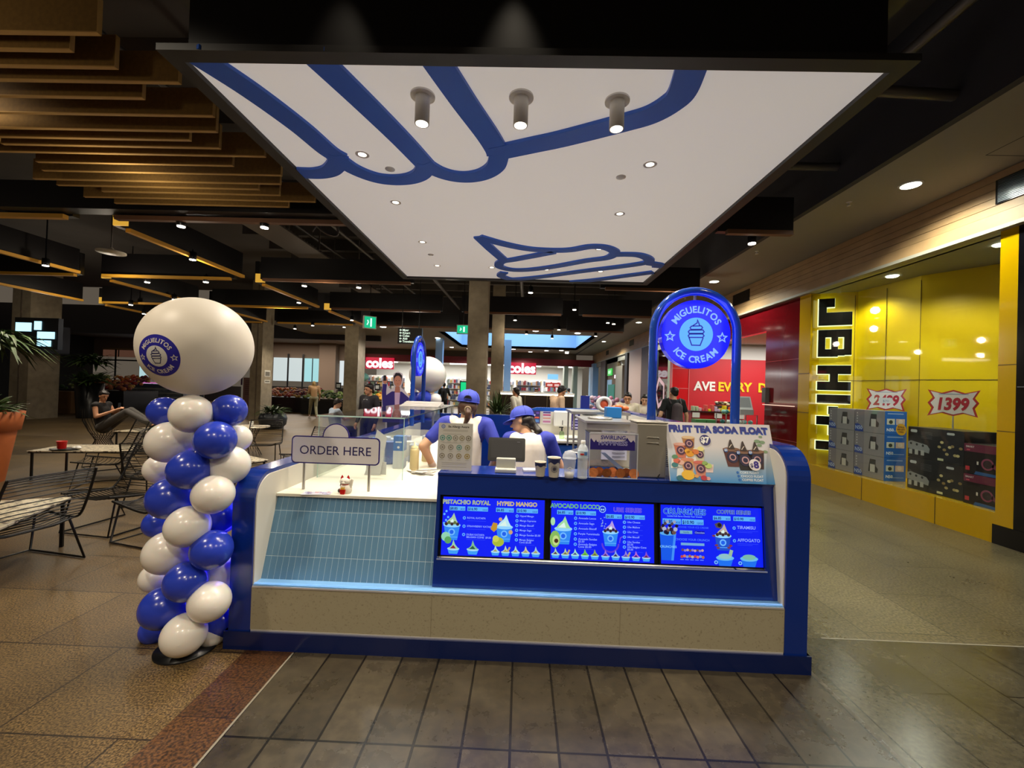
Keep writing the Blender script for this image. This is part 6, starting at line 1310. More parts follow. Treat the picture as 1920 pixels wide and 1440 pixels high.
m = M(); m.tube([(5.81, 5.86, 1.42), (5.81, 5.86, 1.235)], .008, chrome, 8); m.build('rod', parent=t_)
burst((5.98, 5.12, 1.55), .45, .5, '', 'third starburst price card cut off by the yellow pier', (-.4, -.9, 0))
m = M(frame((GX - .05, 6.34, 1.17), (0, -1, 0), (0, 0, 1))); m.disc(.0, 0, .085, 0, ink('e0a818'), 32); 
for i, s in enumerate(('BONUS', '$50 GIFT', 'CARD')): m.text(s, 0, .025 - .035 * i, .032, .001, ink('6a2818'), bold=.03)
m.build('round_sticker', label='round yellow bonus sticker at the corner of the black boxes', cat='sticker')
for i, (x, y) in enumerate([(5.85, 6.9), (5.9, 5.4)]): M().lathe([(.001, -.015), (.07, -.015), (.085, 0)], (x, y, 3.569), glow('ffffe8', 10), 20).build('window_downlight', label='bright downlight inside the yellow window, ' + ['farther one', 'nearer one'][i], cat='ceiling light', group='lights in the yellow window')
# ------------------------------------------------------------------ goods at the red shop entrance
t = thing('goods_table', 'red sided table of small pink and yellow goods by the red wall', 'table', (5.9, 12.3, 0))
m = M(); m.box(4.85, 6.3, 12.2, 12.8, 0, 1.08, mat('dark_red_side', hexc('a81c24'), .4)); m.build('table_body', parent=t)
m = M(); m.box(4.8, 6.35, 12.15, 12.85, 1.08, 1.11, mat('dark_top', hexc('3a1c1c'), .4)); m.build('table_top', parent=t)
for i in range(3): m = M(); m.box(4.85 + .62 * i, 5.05 + .62 * i, 12.13, 12.15, .93, 1.07, ink('e8e4dc')); m.build('price_ticket', parent=t)
GP = ['d85a50', 'e8b0b8', 'f0e8e0', 'e0d020', 'c8b0c8', 'd04848', '5a4a3a', 'b8c8a0']
for i in range(16):
    x = 4.9 + .088 * i; h = rr.uniform(.06, .2); m = M(); m.box(x, x + .075, 12.25, 12.4, 1.111, 1.111 + h, ink('e0d020' if 9 <= i <= 11 else rr.choice(GP))); m.build('small_package', label='small %s package on the red sided goods table, %s from left' % ('yellow' if 9 <= i <= 11 else 'coloured', NUM[i]), cat='package', group='small packages on the goods table', bev=.008)
m = M()
for i in range(14): m.ell((5.7 + .075 * (i % 7), 12.5 + .05 * (i % 2), 1.32 + .05 * (i // 7)), (.06, .05, .03), ink(['1c1814', 'd8d0b0', '6a5a40'][i % 3]), 8)
m.box(5.6, 6.25, 12.45, 12.7, 1.111, 1.28, ink('2c2824')); m.build('patterned_heap', label='heap of black and cream patterned items on the goods table', cat='goods')
t = thing('glass_counter', 'small glass counter stacked with teal and white goods', 'counter', (5.1, 9.9, 0))
m = M()
for x in (4.72, 5.42):
    for y in (9.9, 10.4): m.box(x, x + .02, y, y + .02, 0, 1.15, chrome)
m.box(4.7, 5.44, 9.88, 10.44, 1.13, 1.15, acr); m.box(4.7, 5.44, 9.88, 10.44, .72, .74, acr); m.build('frame', parent=t)
for i in range(19):
    x = 4.76 + .085 * (i % 8); z = [.741, .92, 1.151][i // 8]; m = M(); m.ell((x, 10.05 + .05 * (i % 3), z + .05), (.055, .05, .05), ink(['8fd0c8', 'e0ece8', '3a8a88', 'c8d8d0', '4a4a48', 'd8c8c0'][rr.randrange(6)]), 8); m.build('wrapped_item', label='small wrapped item in the glass counter, %s level, %s from left' % (['lower', 'middle', 'top'][i // 8], NUM[i % 8]), cat='item', group='wrapped items in the glass counter')
t = thing('till_screen', 'pale grey tilted checkout screen above the glass counter', 'screen', (5.3, 10, 1.2))
m = M(frame((5.02, 10.1, 1.26), (1, 0, 0), (-.0, .18, .4))); m.box(0, .42, 0, .34, -.03, 0, mat('pale_grey', hexc('c0c4c4'), .4)); m.box(.03, .39, .06, .31, 0, .002, mat('screen_grey', hexc('8f9496'), .3)); m.build('screen_panel', parent=t)
m = M(); m.box(5.1, 5.4, 10.0, 10.3, 1.151, 1.27, mat('pale_grey', (0, 0, 0))); m.tube([(5.24, 10.2, 1.25), (5.24, 10.25, 1.4)], .03, mat('pale_grey', (0, 0, 0)), 8); m.build('till_base', parent=t)
for i, (x, c, l) in enumerate([(4.45, '4a8a50', 'green display box, left of two green boxes over the kiosk wall'), (4.72, '4a8a50', 'green display box, right of two green boxes over the kiosk wall'), (5.0, '8a2028', 'dark red display box with pale arch beside the green boxes')]):
    m = M(); m.box(x, x + .25, 10.9, 11.2, 0, .95, ink(c)); 
    if i == 2: m.disc(x + .125, .62, .09, 0, ink('d8c8b8'), 20, T=frame((0, 10.895, 0), (1, 0, 0), (0, 0, 1)))
    m.build('display_box', label=l, cat='box')
t = thing('door_reader', 'grey intercom panel and glass fin on the glossy red pier', 'panel', (5.43, 9.6, 1.6))
m = M(); m.box(5.36, 5.446, 9.48, 9.62, 1.45, 1.78, mat('grey_metal', hexc('5a5452'), .4)); m.build('panel', parent=t); m = M(); m.box(5.40, 5.446, 8.6, 9.66, 1.40, 1.415, glow('ffd8c0', 1)); m.build('light_line', parent=t)
m = M()
for i in range(60):
    m.box(3.4 + rr.random() * 1.6, 3.5 + rr.random() * 1.6, 20 + rr.random() * 3, 20.3 + rr.random() * 3, 0.0, .6 + .7 * rr.random(), ink(rr.choice(['b87888', '8a8098', 'c0a8a8', '6a5a78', 'a88a9a']))) if 0 else m.ell((3.2 + rr.random() * 1.7, 20 + rr.random() * 2.5, .5 + .75 * rr.random()), (.12, .1, .12), ink(rr.choice(['b87888', '8a8098', 'c0a8a8', '6a5a78', 'a88a9a'])), 6)
m.box(3.1, 5, 20, 22.6, 0, .6, ink('6a5a62')); m.build('flower_stand', label='low stand crowded with pinkish goods beyond the kiosk', cat='stand', kind='stuff')
m = M(); m.box(2.75, 3.15, 19.6, 19.7, 0, 1.35, glow('2c3890', .6)); m.build('small_board', label='small dark blue board beside the pinkish goods stand', cat='board')
# ------------------------------------------------------------------ people
skinA = mat('skin_light', hexc('d8a888'), .5); skinB = mat('skin_tan', hexc('cc9470'), .5)
skinA.node_tree.nodes['Principled BSDF'].inputs['Subsurface Weight'].default_value = .1
hairD = mat('hair_dark', hexc('1c1412'), .45, noise=.4, scale=40); hairB = mat('hair_brown', hexc('4e3222'), .45, noise=.4, scale=40)
def remesh(m, name, q, parent, vox=.009, it=5, label=None):
    """one continuous surface grown around the overlapping volumes in m."""
    me = bpy.data.meshes.new('tmp'); me.from_pydata(m.v, [], m.f); me.update()
    o = bpy.data.objects.new('tmp', me); C.objects.link(o)
    r = o.modifiers.new('r', 'REMESH'); r.mode = 'VOXEL'; r.voxel_size = vox
    s = o.modifiers.new('s', 'SMOOTH'); s.factor = .5; s.iterations = it
    dg = bpy.context.evaluated_depsgraph_get(); nm = bpy.data.meshes.new_from_object(o.evaluated_get(dg))
    bpy.data.objects.remove(o); bpy.data.meshes.remove(me)
    nm.polygons.foreach_set('use_smooth', [True] * len(nm.polygons)); nm.materials.clear(); nm.materials.append(q)
    if parent is not None:
        L = LOC[parent.name]
        for v in nm.vertices: v.co -= L
    ob = bpy.data.objects.new(name, nm); C.objects.link(ob); ob.parent = parent; LOC[ob.name] = LOC[parent.name]
    if label: ob['label'] = label
    return ob
def hand(m, w_, f, up, s=1.0, curl=.6):
    """palm, four unequal bent fingers and a thumb; w_ wrist, f direction of the fingers, up back of the hand."""
    f = Vector(f).normalized(); up = Vector(up); side_ = f.cross(up).normalized(); up = side_.cross(f).normalized(); w_ = Vector(w_)
    m.cap(w_, w_ + f * .055 * s, .026 * s, .032 * s); m.cap(w_ + f * .02 * s + side_ * .018 * s, w_ + f * .07 * s + side_ * .026 * s, .017 * s, .014 * s); m.cap(w_ + f * .02 * s - side_ * .018 * s, w_ + f * .07 * s - side_ * .026 * s, .017 * s, .014 * s)
    for k, L in zip((-1.5, -.5, .5, 1.5), (.062, .078, .074, .058)):
        b = w_ + f * .075 * s + side_ * k * .018 * s; d1 = (f - up * curl * .4).normalized(); d2 = (f - up * curl * 1.2).normalized()
        p1 = b + d1 * L * .5 * s; p2 = p1 + d2 * L * .5 * s; m.cap(b, p1, .0095 * s, .009 * s, n=10); m.cap(p1, p2, .009 * s, .0075 * s, n=10)
    b = w_ + f * .025 * s - side_ * .026 * s; p1 = b + (f * .6 - side_ * .7 - up * .2).normalized() * .038 * s; p2 = p1 + (f - side_ * .2 - up * .3).normalized() * .03 * s
    m.cap(b, p1, .012 * s, .010 * s, n=10); m.cap(p1, p2, .010 * s, .008 * s, n=10)
def person(name_label, loc, H, face, J, shirt, trousers, hair, skin, hairkind='short', shoe=None, sleeve='short', vox=.011, extra=None, build=1.0, skirt=False, group=None, full=True):
    """J: joints in the figure's own frame (x to its right, y forward, z up) for a 1.70 m body."""
    t = thing('person', name_label, 'person', loc, group); s = H / 1.70
    W = Matrix.Translation(loc) @ rotz(face) @ Matrix.Scale(s, 4)
    D = dict(pel=(0, 0, .95), che=(0, .0, 1.28), nek=(0, -.01, 1.45), hed=(0, .02, 1.58), shL=(-.18, 0, 1.40), shR=(.18, 0, 1.40), elL=(-.24, -.02, 1.12), elR=(.24, -.02, 1.12), wrL=(-.25, .08, .88), wrR=(.25, .08, .88), hiL=(-.09, 0, .92), hiR=(.09, 0, .92), knL=(-.10, .03, .50), knR=(.10, .03, .50), anL=(-.10, 0, .08), anR=(.10, 0, .08), look=(0, 1, 0))
    D.update(J); V = {k: Vector(v) for k, v in D.items()}
    def MM(): return M(W)
    lk = V['look'].normalized(); hz = V['hed']; upv = (V['hed'] - V['nek']).normalized(); rt = lk.cross(upv).normalized(); hu = rt.cross(lk).normalized()
    def hp(a, b, c): return hz + rt * a + lk * b + hu * c
    Hm = Matrix((rt, lk, hu)).transposed().to_4x4(); 
    b = MM(); k = build
    b.ell(hp(0, -.008, .015), (.074, .092, .095), rot=Hm); b.ell(hp(0, .018, -.05), (.055, .066, .062), rot=Hm); b.cap(hp(0, .082, .0), hp(0, .104, -.028), .008, .014)
    b.ell(hp(0, .072, -.095), (.022, .02, .016), rot=Hm); b.ell(hp(0, .083, -.062), (.024, .012, .008), rot=Hm)
    for q in (-1, 1): b.ell(hp(q * .076, -.005, -.012), (.010, .020, .030), rot=Hm); b.ell(hp(q * .03, .078, .028), (.02, .01, .008), rot=Hm)
    b.cap(V['nek'] - Vector((0, 0, .03)), hp(0, -.015, -.04), .054, .05)
    b.cap(V['che'], V['nek'] - Vector((0, 0, .06)), .12 * k, .075); b.cap(V['pel'], V['che'], .125 * k, .13 * k)
    for q in 'LR':
        b.cap(V['nek'] - Vector((0, 0, .06)), V['sh' + q], .06, .055); b.cap(V['sh' + q], V['el' + q], .05 * k, .040 * k); b.cap(V['el' + q], V['wr' + q], .040 * k, .026)
        fd = (V['wr' + q] - V['el' + q]).normalized(); hand(b, V['wr' + q], D.get('f' + q, fd), D.get('u' + q, (0, -.3, 1) if abs(fd.z) < .7 else (1 if q == 'R' else -1, 0, 0)))
        if full: b.cap(V['hi' + q], V['kn' + q], .085 * k, .056 * k); b.cap(V['kn' + q], V['an' + q], .055 * k, .036)
    remesh(b, 'body', skin, t, vox)
    g = MM()
    g.cap(V['pel'] + Vector((0, 0, .03)), V['che'], .14 * k, .148 * k); g.cap(V['che'], V['nek'] - Vector((0, 0, .08)), .14 * k, .095)
    for q in 'LR':
        dx = Vector((-1 if q == 'L' else 1, 0, 0)); g.cap(V['che'] + dx * .05, V['sh' + q] - dx * .03, .115 * k, .075); g.cap(V['nek'] - Vector((0, 0, .06)), V['sh' + q], .062, .066)
        e = V['el' + q] if sleeve == 'long' else V['sh' + q].lerp(V['el' + q], .62)
        if sleeve != 'none': g.cap(V['sh' + q], e, .064 * k, .056 * k)
        if sleeve == 'long': g.cap(V['el' + q], V['el' + q].lerp(V['wr' + q], .9), .052 * k, .036)
    remesh(g, 'shirt', shirt, t, vox)
    if full:
        g = MM(); g.cap(V['pel'] - Vector((0, 0, .02)), V['pel'] + Vector((0, 0, .05)), .142 * k, .135 * k)
        for q in 'LR':
            if skirt: g.cap(V['hi' + q], V['kn' + q], .12 * k, .15 * k); g.cap(V['kn' + q], V['an' + q].lerp(V['kn' + q], .15), .14, .15)
            else: g.cap(V['hi' + q], V['kn' + q], .100 * k, .072 * k); g.cap(V['kn' + q], V['an' + q].lerp(V['kn' + q], .08), .070 * k, .058 * k)
        remesh(g, 'trousers' if not skirt else 'skirt', trousers, t, vox)
        for q in 'LR':
            g = MM(); a = V['an' + q]; tf = Vector(D.get('toe' + q, (0, 1, 0))).normalized(); g.cap(a + Vector((0, 0, -.035)) - tf * .03, a + Vector((0, 0, -.045)) + tf * .13, .04, .034); remesh(g, 'shoe', shoe or blkp, t, .01)
    h = MM()
    h.ell(hp(0, -.025, .045), (.082, .092, .085), rot=Hm); h.ell(hp(0, .035, .085), (.062, .05, .03), rot=Hm)
    for q in (-1, 1): h.ell(hp(q * .062, -.02, .02), (.022, .045, .05), rot=Hm)
    h.ell(hp(0, -.06, -.01), (.068, .045, .06), rot=Hm)
    if hairkind == 'bun': h.ell(hp(0, -.12, .03), (.04, .035, .04), rot=Hm)
    if hairkind == 'bob':
        for q in (-1, 1): h.cap(hp(q * .07, -.03, .0), hp(q * .075, -.02, -.11), .028, .02)
        h.cap(hp(0, -.08, 0), hp(0, -.075, -.12), .06, .045)
    if hairkind == 'low': h.ell(hp(0, -.10, -.045), (.038, .035, .045), rot=Hm)
    hm_ = hair
    if hairkind != 'capped': remesh(h, 'hair', hm_, t, .011)
    e = MM()
    for q in (-1, 1): e.ell(hp(q * .03, .083, .008), (.011, .006, .006), ink('1c1614'), 8, rot=Hm); e.cap(hp(q * .016, .085, .03), hp(q * .048, .077, .031), .003, .0025, ink('2a1c16'), 6)
    e.build('eyes', parent=t); e = MM(); e.ell(hp(0, .093, -.062), (.021, .006, .006), mat('lips', hexc('a85a50'), .5), 8, rot=Hm); e.build('lips', parent=t)
    if extra: extra(t, MM, V, hp, Hm, W)
    return t
def cloth(h, r=.8): return mat('cloth_' + h, hexc(h), r, noise=.12, scale=14)
ft = lambda a: math.radians(a)
# --- staff woman with ponytail, back to the camera, left arm down with gloved hand
capb = cloth('3c4cc0', .7); polo = cloth('2c38a8', .7); apron = cloth('e4dcd2', .75); glove = mat('clear_glove', hexc('f0e8e0'), .3, alpha=.35)
def capfn(tilt=0, brimdir=1, opening=True):
    def fn(t, MM, V, hp, Hm, W):
        g = MM(); prof = [(.098, -.012), (.1, .01), (.097, .035), (.083, .066), (.055, .09), (.02, .101), (.001, .102)]
        Tm = Matrix.Translation(hp(0, -.005, .035)) @ Hm
        g.lathe(prof, (0, 0, 0), capb, 36, T=Tm, sy=1.08); g.tube([tuple(Tm @ Vector((.1 * math.cos(a), .108 * math.sin(a), -.01))) for a in [2 * PI * i / 30 for i in range(30)]], .004, capb, 6, closed=True); g.ell(hp(0, -.005, .137), (.008, .008, .005), capb, 8)
        for i in range(6):
            a = PI / 6 + PI * i / 3; g.tube([tuple(Tm @ Vector((r * 1.01 * math.cos(a), r * 1.09 * math.sin(a), z))) for r, z in prof[:-1]], .0014, ink('2a3694'), 4)
        c = g.build('cap', parent=t)
        b = MM(); n = 14; v = []; 
        for i in range(n + 1):
            a = PI * (.12 + .76 * i / n); x, y = .098 * math.cos(a), .105 * math.sin(a); v += [tuple(Tm @ Vector((x, y, -.008))), tuple(Tm @ Vector((x * .98, y + .075 * math.sin(PI * i / n) ** .7, -.026))), tuple(Tm @ Vector((x * .98, y + .075 * math.sin(PI * i / n) ** .7, -.03))), tuple(Tm @ Vector((x, y, -.014)))]
        fs = []
        for i in range(n):
            o = 4 * i
            for j in range(4): fs.append((o + j, o + (j + 1) % 4, o + 4 + (j + 1) % 4, o + 4 + j))
        b.add(v, fs, capb, True); b.build('brim', parent=c)
        if opening:
            o = MM(); To = Tm @ Matrix.Translation((0, -.1075, .008)); pts = [(.034 * math.cos(a), .036 * math.sin(a)) for a in [PI * i / 14 for i in range(15)]]
            o.prism(pts, -.003, .004, hairD, T=To @ Matrix.Rotation(PI / 2 + .22, 4, 'X')); o.tube([tuple(To @ Vector((x * 1.05, -.004, z * 1.05))) for x, z in pts], .0035, ink('26308c'), 6); o.box(-.03, .03, -.008, -.003, .0, .008, ink('26308c'), T=To); o.build('cap_opening', parent=c)
        return c
    return fn
def staff1(t, MM, V, hp, Hm, W):
    capfn()(t, MM, V, hp, Hm, W)
    h = MM(); h.ell(hp(0, -.03, -.02), (.086, .083, .07), rot=Hm); h.ell(hp(0, -.07, -.05), (.06, .04, .05), rot=Hm)
    for q in (-1, 1): h.cap(hp(q * .075, -.02, -.02), hp(q * .07, -.045, -.10), .016, .008)
    pt = [hp(.012, -.118, -.045), hp(.02, -.14, -.075), hp(.02, -.14, -.12), hp(.006, -.13, -.165), hp(-.015, -.12, -.19)]
    for a, b, r1, r2 in zip(pt, pt[1:], (.02, .028, .026, .018), (.028, .026, .018, .008)): h.cap(a, b, r1, r2)
    hh = remesh(h, 'hair', hairB, t, .006)
    s = MM(); s.tube([tuple(hp(.012 + .024 * math.cos(a), -.122, -.045 + .024 * math.sin(a))) for a in [2 * PI * i / 16 for i in range(16)]], .008, ink('8a7a60'), 8, closed=True); s.build('scrunchie', parent=hh)
    a = MM(); k = 1.0
    a.cap(V['pel'] - Vector((0, .012, .1)), V['che'] - Vector((0, .02, 0)), .150, .150); a.cap(V['che'] - Vector((0, .02, 0)), V['nek'] - Vector((0, .01, .075)), .148, .1)
    for q in (-1, 1): a.cap(V['che'] + Vector((q * .05, -.02, .02)), Vector((q * .115, -.012, 1.395)), .118, .068)
    remesh(a, 'apron', apron, t, .009)
    g = MM(); hand(g, V['wrL'], (.1, .1, -1), (-1, 0, 0), 1.12, .5); g.cap(V['elL'].lerp(V['wrL'], .72), V['wrL'], .036, .034); remesh(g, 'glove', glove, t, .008, 3)
    g = MM(); hand(g, V['wrR'], (0, .8, -.6), (1, 0, 0), 1.12, .5); g.cap(V['elR'].lerp(V['wrR'], .72), V['wrR'], .036, .034); remesh(g, 'glove', glove, t, .008, 3)
D1 = 3.5
person('woman seen from behind in blue cap, brown ponytail and cream apron, elbows out', (-.45, 3.55, 0), 1.58, 0,
    dict(nek=(0, -.01, 1.43), hed=(.01, .03, 1.56), shL=(-.19, -.01, 1.385), shR=(.19, -.01, 1.385), elL=(-.355, -.10, 1.19), elR=(.31, -.08, 1.15), wrL=(-.27, .02, .96), wrR=(.24, .10, 1.0), fL=(.25, .2, -1), look=(-.05, 1, -.05)),
    polo, ink('1c1c28'), hairB, skinA, 'capped', vox=.008, extra=staff1, build=1.04)
def staff2(t, MM, V, hp, Hm, W):
    capfn(opening=False)(t, MM, V, hp, Hm, W)
    h = MM(); h.ell(hp(0, -.035, -.01), (.084, .082, .06), rot=Hm); h.ell(hp(0, -.075, -.04), (.06, .045, .05), rot=Hm); h.cap(hp(0, -.09, -.05), hp(.0, -.125, -.10), .035, .03); h.ell(hp(.0, -.13, -.12), (.042, .038, .04), rot=Hm)
    remesh(h, 'hair', hairD, t, .007)
    a = MM(); a.cap(V['pel'] - Vector((0, .01, .1)), V['che'] - Vector((0, .02, 0)), .145, .148); a.cap(V['che'] - Vector((0, .02, 0)), V['nek'] - Vector((0, .015, .09)), .145, .095)
    for q in (-1, 1): a.cap(V['che'] + Vector((q * .05, -.02, .02)), Vector((q * .115 + .0, -.01 + V['che'].y, 1.30)), .115, .066)
    remesh(a, 'apron', apron, t, .009)
person('woman in blue cap turned left, dark low bun and cream apron, leaning at the till', (.075, 3.38, 0), 1.56, ft(-6),
    dict(pel=(.02, -.06, .93), che=(.01, .0, 1.22), nek=(-.02, .02, 1.36), hed=(-.07, .06, 1.455), shL=(-.17, .02, 1.30), shR=(.17, .0, 1.31), elL=(-.22, .10, 1.08), elR=(.27, .05, 1.08), wrL=(-.12, .28, 1.0), wrR=(.20, .24, .98), look=(-1, .12, -.25)),
    polo, ink('1c1c28'), hairD, skinA, 'capped', vox=.008, extra=staff2)
# --- visitors
sk = skinB
SIT = dict(pel=(0, 0, .50), che=(0, -.06, .84), nek=(0, -.05, 1.02), hed=(0, -.02, 1.16), shL=(-.17, -.05, .97), shR=(.17, -.05, .97), hiL=(-.09, .02, .48), hiR=(.09, .02, .48))
person('woman sitting with feet up on a table, dark strapless top and grey wide trousers', (-9.05, 9.1, 0), 1.68, ft(-85),
    {**SIT, 'elL': (-.2, .05, .76), 'elR': (.22, .02, .72), 'wrL': (-.08, .26, .88), 'wrR': (.06, .28, .86), 'knL': (-.08, .50, .86), 'knR': (.10, .55, .84), 'anL': (-.06, 1.0, .56), 'anR': (.1, 1.1, .56), 'look': (.35, .9, -.35), 'toeL': (0, .8, .4), 'toeR': (0, .8, .4)},
    cloth('1c1818'), cloth('4a4642'), hairD, skinB, 'bun', sleeve='none', extra=lambda t, MM, V, hp, Hm, W: MM().box(-.04, .03, .30, .31, .90, 1.02, blkp).build('phone', parent=t))
m = M()
for i in range(26):
    a = 2 * PI * i / 26; m.tube([(-9.05 + .22 * math.cos(a), 9.1 + .22 * math.sin(a), .01), (-9.05 + .13 * math.cos(a + .6), 9.1 + .13 * math.sin(a + .6), .2), (-9.05 + .24 * math.cos(a + 1), 9.1 + .24 * math.sin(a + 1), .40)], .005, wire, 5)
for i in range(11): a = PI * (.62 + .76 * i / 10); m.tube([(-9.05 + .24 * math.cos(a), 9.1 + .24 * math.sin(a), .40), (-9.05 + .36 * math.cos(a), 9.1 + .30 * math.sin(a), .62), (-9.05 + .38 * math.cos(a), 9.1 + .32 * math.sin(a), .85)], .006, wire, 5)
m.build('wire_armchair', label='openwork black wire armchair under the seated woman', cat='chair')
person('person walking in beige top and patterned trousers past the produce stands', (-9.15, 18.7, 0), 1.66, ft(35), dict(nek=(0, .05, 1.44), hed=(0, .12, 1.54), elL=(-.2, .1, 1.14), wrL=(-.1, .3, 1.1), knL=(-.1, .2, .5), anL=(-.1, .42, .12), anR=(.1, -.22, .12)), cloth('a8845c'), cloth('8f8a6c'), cloth('9a8050'), skinB, 'bob', shoe=ink('c8a090'), sleeve='long', vox=.014)
person('person sitting in pale blue top with dark hair and pink flower hairpiece', (-4.38, 10.1, 0), 1.62, ft(-40), {**SIT, 'elL': (-.2, .1, .78), 'elR': (.2, .1, .78), 'wrL': (-.1, .3, .8), 'wrR': (.1, .3, .8), 'hed': (0, .02, 1.15), 'knL': (-.1, .45, .5), 'knR': (.1, .45, .5), 'anL': (-.1, .45, .08), 'anR': (.1, .45, .08), 'look': (.2, .9, -.4)}, cloth('a8b8cc'), cloth('3a3a48'), hairD, skinA, 'short', vox=.012,
    extra=lambda t, MM, V, hp, Hm, W: [MM().ell(hp(-.07 + .02 * i, -.05, .09 + .02 * (i % 2)), .025, ink('e8b0b4'), 8).build('flower', parent=t) for i in range(2)])
def jacket(t, MM, V, hp, Hm, W): MM().prism([(-.035, 0), (.035, 0), (.05, .16), (-.05, .16)], -.01, .01, whp, T=Matrix.Translation((0, .12, 1.22)) @ Matrix.Rotation(PI / 2 + .15, 4, 'X')).build('shirt_front', parent=t)
person('woman in dark jacket over white shirt looking toward the camera behind the glass case', (-2.93, 8.2, 0), 1.60, ft(155), dict(look=(.15, 1, -.1), hed=(0, .02, 1.575)), cloth('26242c'), cloth('1c1c24'), hairD, skinB, 'low', sleeve='long', vox=.01, extra=jacket)
def bpk(t, MM, V, hp, Hm, W):
    g = MM(); g.cap((0, -.19, 1.0), (0, -.19, 1.28), .115, .105); g.ell((0, -.25, 1.02), (.10, .06, .12)); b = remesh(g, 'backpack', cloth('4a3f44'), t, .012)
    for q in (-1, 1): MM().tube([(q * .10, -.13, 1.36), (q * .12, -.02, 1.47), (q * .12, .12, 1.38), (q * .12, .12, 1.1)], .016, cloth('4a3f44'), 6).build('strap', parent=b)
person('man from behind in black t-shirt wearing a dark brown backpack', (3.2, 9.0, 0), 1.72, ft(3), dict(look=(-.35, 1, 0), elL=(-.28, -.03, 1.12), elR=(.28, .0, 1.12), wrL=(-.33, .08, .92), wrR=(.30, .05, .86), anL=(-.1, .2, .08), anR=(.1, -.15, .1)), cloth('16181a'), cloth('2a2c34'), hairD, skinA, 'short', vox=.01, extra=bpk)
person('man in cream shirt facing the kiosk beyond the right wall', (2.10, 8.45, 0), 1.60, ft(170), dict(look=(.1, 1, -.25), hed=(0, .04, 1.56)), cloth('d8ccb4'), cloth('2c2c34'), hairD, skinB, 'short', vox=.01, extra=lambda t, MM, V, hp, Hm, W: MM().tube([tuple(hp(x, .092, .012)) for x in (-.055, -.03, 0, .03, .055)], .003, blkp, 5).build('glasses', parent=t))
def bagstrap(t, MM, V, hp, Hm, W): MM().tube([(-.14, .02, 1.44), (-.06, .155, 1.3), (.06, .165, 1.1), (.14, .13, .98)], .010, blkp, 6).build('bag_strap', parent=t)
person('woman in cream blouse with dark bag strap beside the arch post', (2.55, 8.85, 0), 1.57, ft(170), dict(look=(.15, 1, -.3), hed=(0, .04, 1.56)), cloth('dcd0bc'), cloth('2c2c34'), hairD, skinA, 'bob', vox=.01, extra=bagstrap)
person('man in beige polo leaning right behind the rear wall', (.78, 9.2, 0), 1.70, ft(-60), dict(hed=(0, .12, 1.56), nek=(0, .07, 1.43), look=(0, 1, -.4), elL=(-.22, .15, 1.12), wrL=(-.15, .38, 1.05)), cloth('dcb896'), cloth('2a2c34'), hairD, skinB, 'short', vox=.011)
person('woman in white blouse and navy skirt walking left past the bar counter', (-.12, 11.0, 0), 1.62, ft(60), dict(look=(0, 1, 0), anL=(-.08, .25, .08), anR=(.08, -.2, .08), elL=(-.2, -.1, 1.12), wrL=(-.22, -.05, .86)), cloth('d8d4c8'), cloth('262a44'), hairD, skinB, 'low', sleeve='long', skirt=True, vox=.012)
person('person in dark clothes walking away toward the supermarket', (-3.62, 20, 0), 1.75, ft(10), dict(anL=(-.1, .2, .08), anR=(.1, -.2, .08), elR=(.26, .1, 1.15), wrR=(.3, .3, 1.1)), cloth('16181c'), cloth('14161a'), hairD, skinB, 'short', sleeve='long', vox=.016)
person('distant person in light blue top and dark trousers near the grey pier', (2.45, 22, 0), 1.68, ft(20), dict(anL=(-.1, .15, .08), anR=(.1, -.15, .08)), cloth('9ab4c8'), cloth('1c2030'), hairD, skinB, 'low', vox=.016)
person('person standing behind the bar counter, dark hair just above its lit edge', (.62, 17.2, 0), 1.62, ft(180), dict(), cloth('6a6460'), cloth('1c2030'), hairD, skinB, 'short', vox=.016)
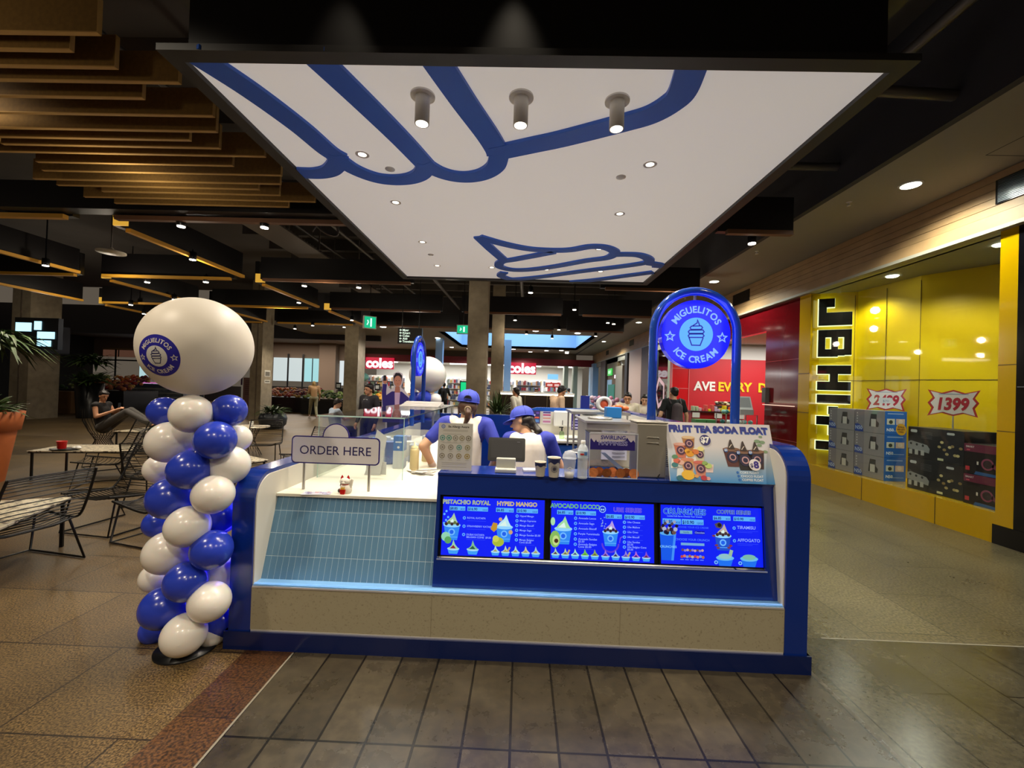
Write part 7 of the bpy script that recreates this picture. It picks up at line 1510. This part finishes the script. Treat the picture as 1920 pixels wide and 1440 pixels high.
# cardboard cutout of a man in purple suit
t = thing('cardboard_standee', 'life size cardboard cutout of a man in a purple jacket holding a phone', 'cutout', (-2.2, 7.9, 0))
T = frame((-2.27, 7.8, 0), (1, .1, 0), (0, 0, 1))
out = [(-.17, 0), (.17, 0), (.2, .9), (.24, 1.1), (.23, 1.38), (.12, 1.5), (.06, 1.55), (.10, 1.68), (.08, 1.80), (0, 1.84), (-.08, 1.80), (-.10, 1.68), (-.06, 1.55), (-.13, 1.5), (-.2, 1.62), (-.24, 1.76), (-.28, 1.70), (-.28, 1.4), (-.27, 1.0), (-.2, .9)]
m = M(T); m.prism(out, -.006, 0, ink('c8bcc4')); m.build('board', parent=t)
m = M(T)
m.poly([(-.15, .02), (.15, .02), (.17, .9), (-.17, .9)], .001, ink('23203c')); m.poly([(-.25, .9), (.21, .9), (.21, 1.36), (.08, 1.47), (-.1, 1.47), (-.25, 1.36)], .0015, ink('2c2070')); m.poly([(-.03, 1.0), (.03, 1.0), (.05, 1.46), (-.05, 1.46)], .002, ink('c0a0c0')); m.poly([(-.05, 1.45), (.05, 1.45), (.04, 1.56), (-.04, 1.56)], .0025, ink('a86a58'))
m.disc(0, 1.66, .07, .003, ink('b87a64'), 24, ry=.1); m.poly([(-.075, 1.66), (.075, 1.66), (.075, 1.76), (.03, 1.81), (-.04, 1.81), (-.075, 1.75)][::1], .0028, ink('1c1420')); m.disc(0, 1.645, .062, .0034, ink('b87a64'), 24, ry=.085)
for q in (-1, 1): m.disc(q * .025, 1.67, .01, .004, ink('241a1a'), 10, ry=.005)
m.rect(-.02, 1.605, .02, 1.612, .004, ink('8a3c3c')); m.line([(-.22, 1.2), (-.24, 1.45), (-.23, 1.6)], .075, .004, ink('2c2070')); m.disc(-.225, 1.66, .04, .0045, ink('b87a64'), 16, ry=.055); m.rect(-.26, 1.66, -.21, 1.76, .005, ink('101014'))
m.build('printed_figure', parent=t)
for o in list(bpy.data.objects):
    if o.type == 'MESH' and not o.data.materials: o.data.materials.append(whp)
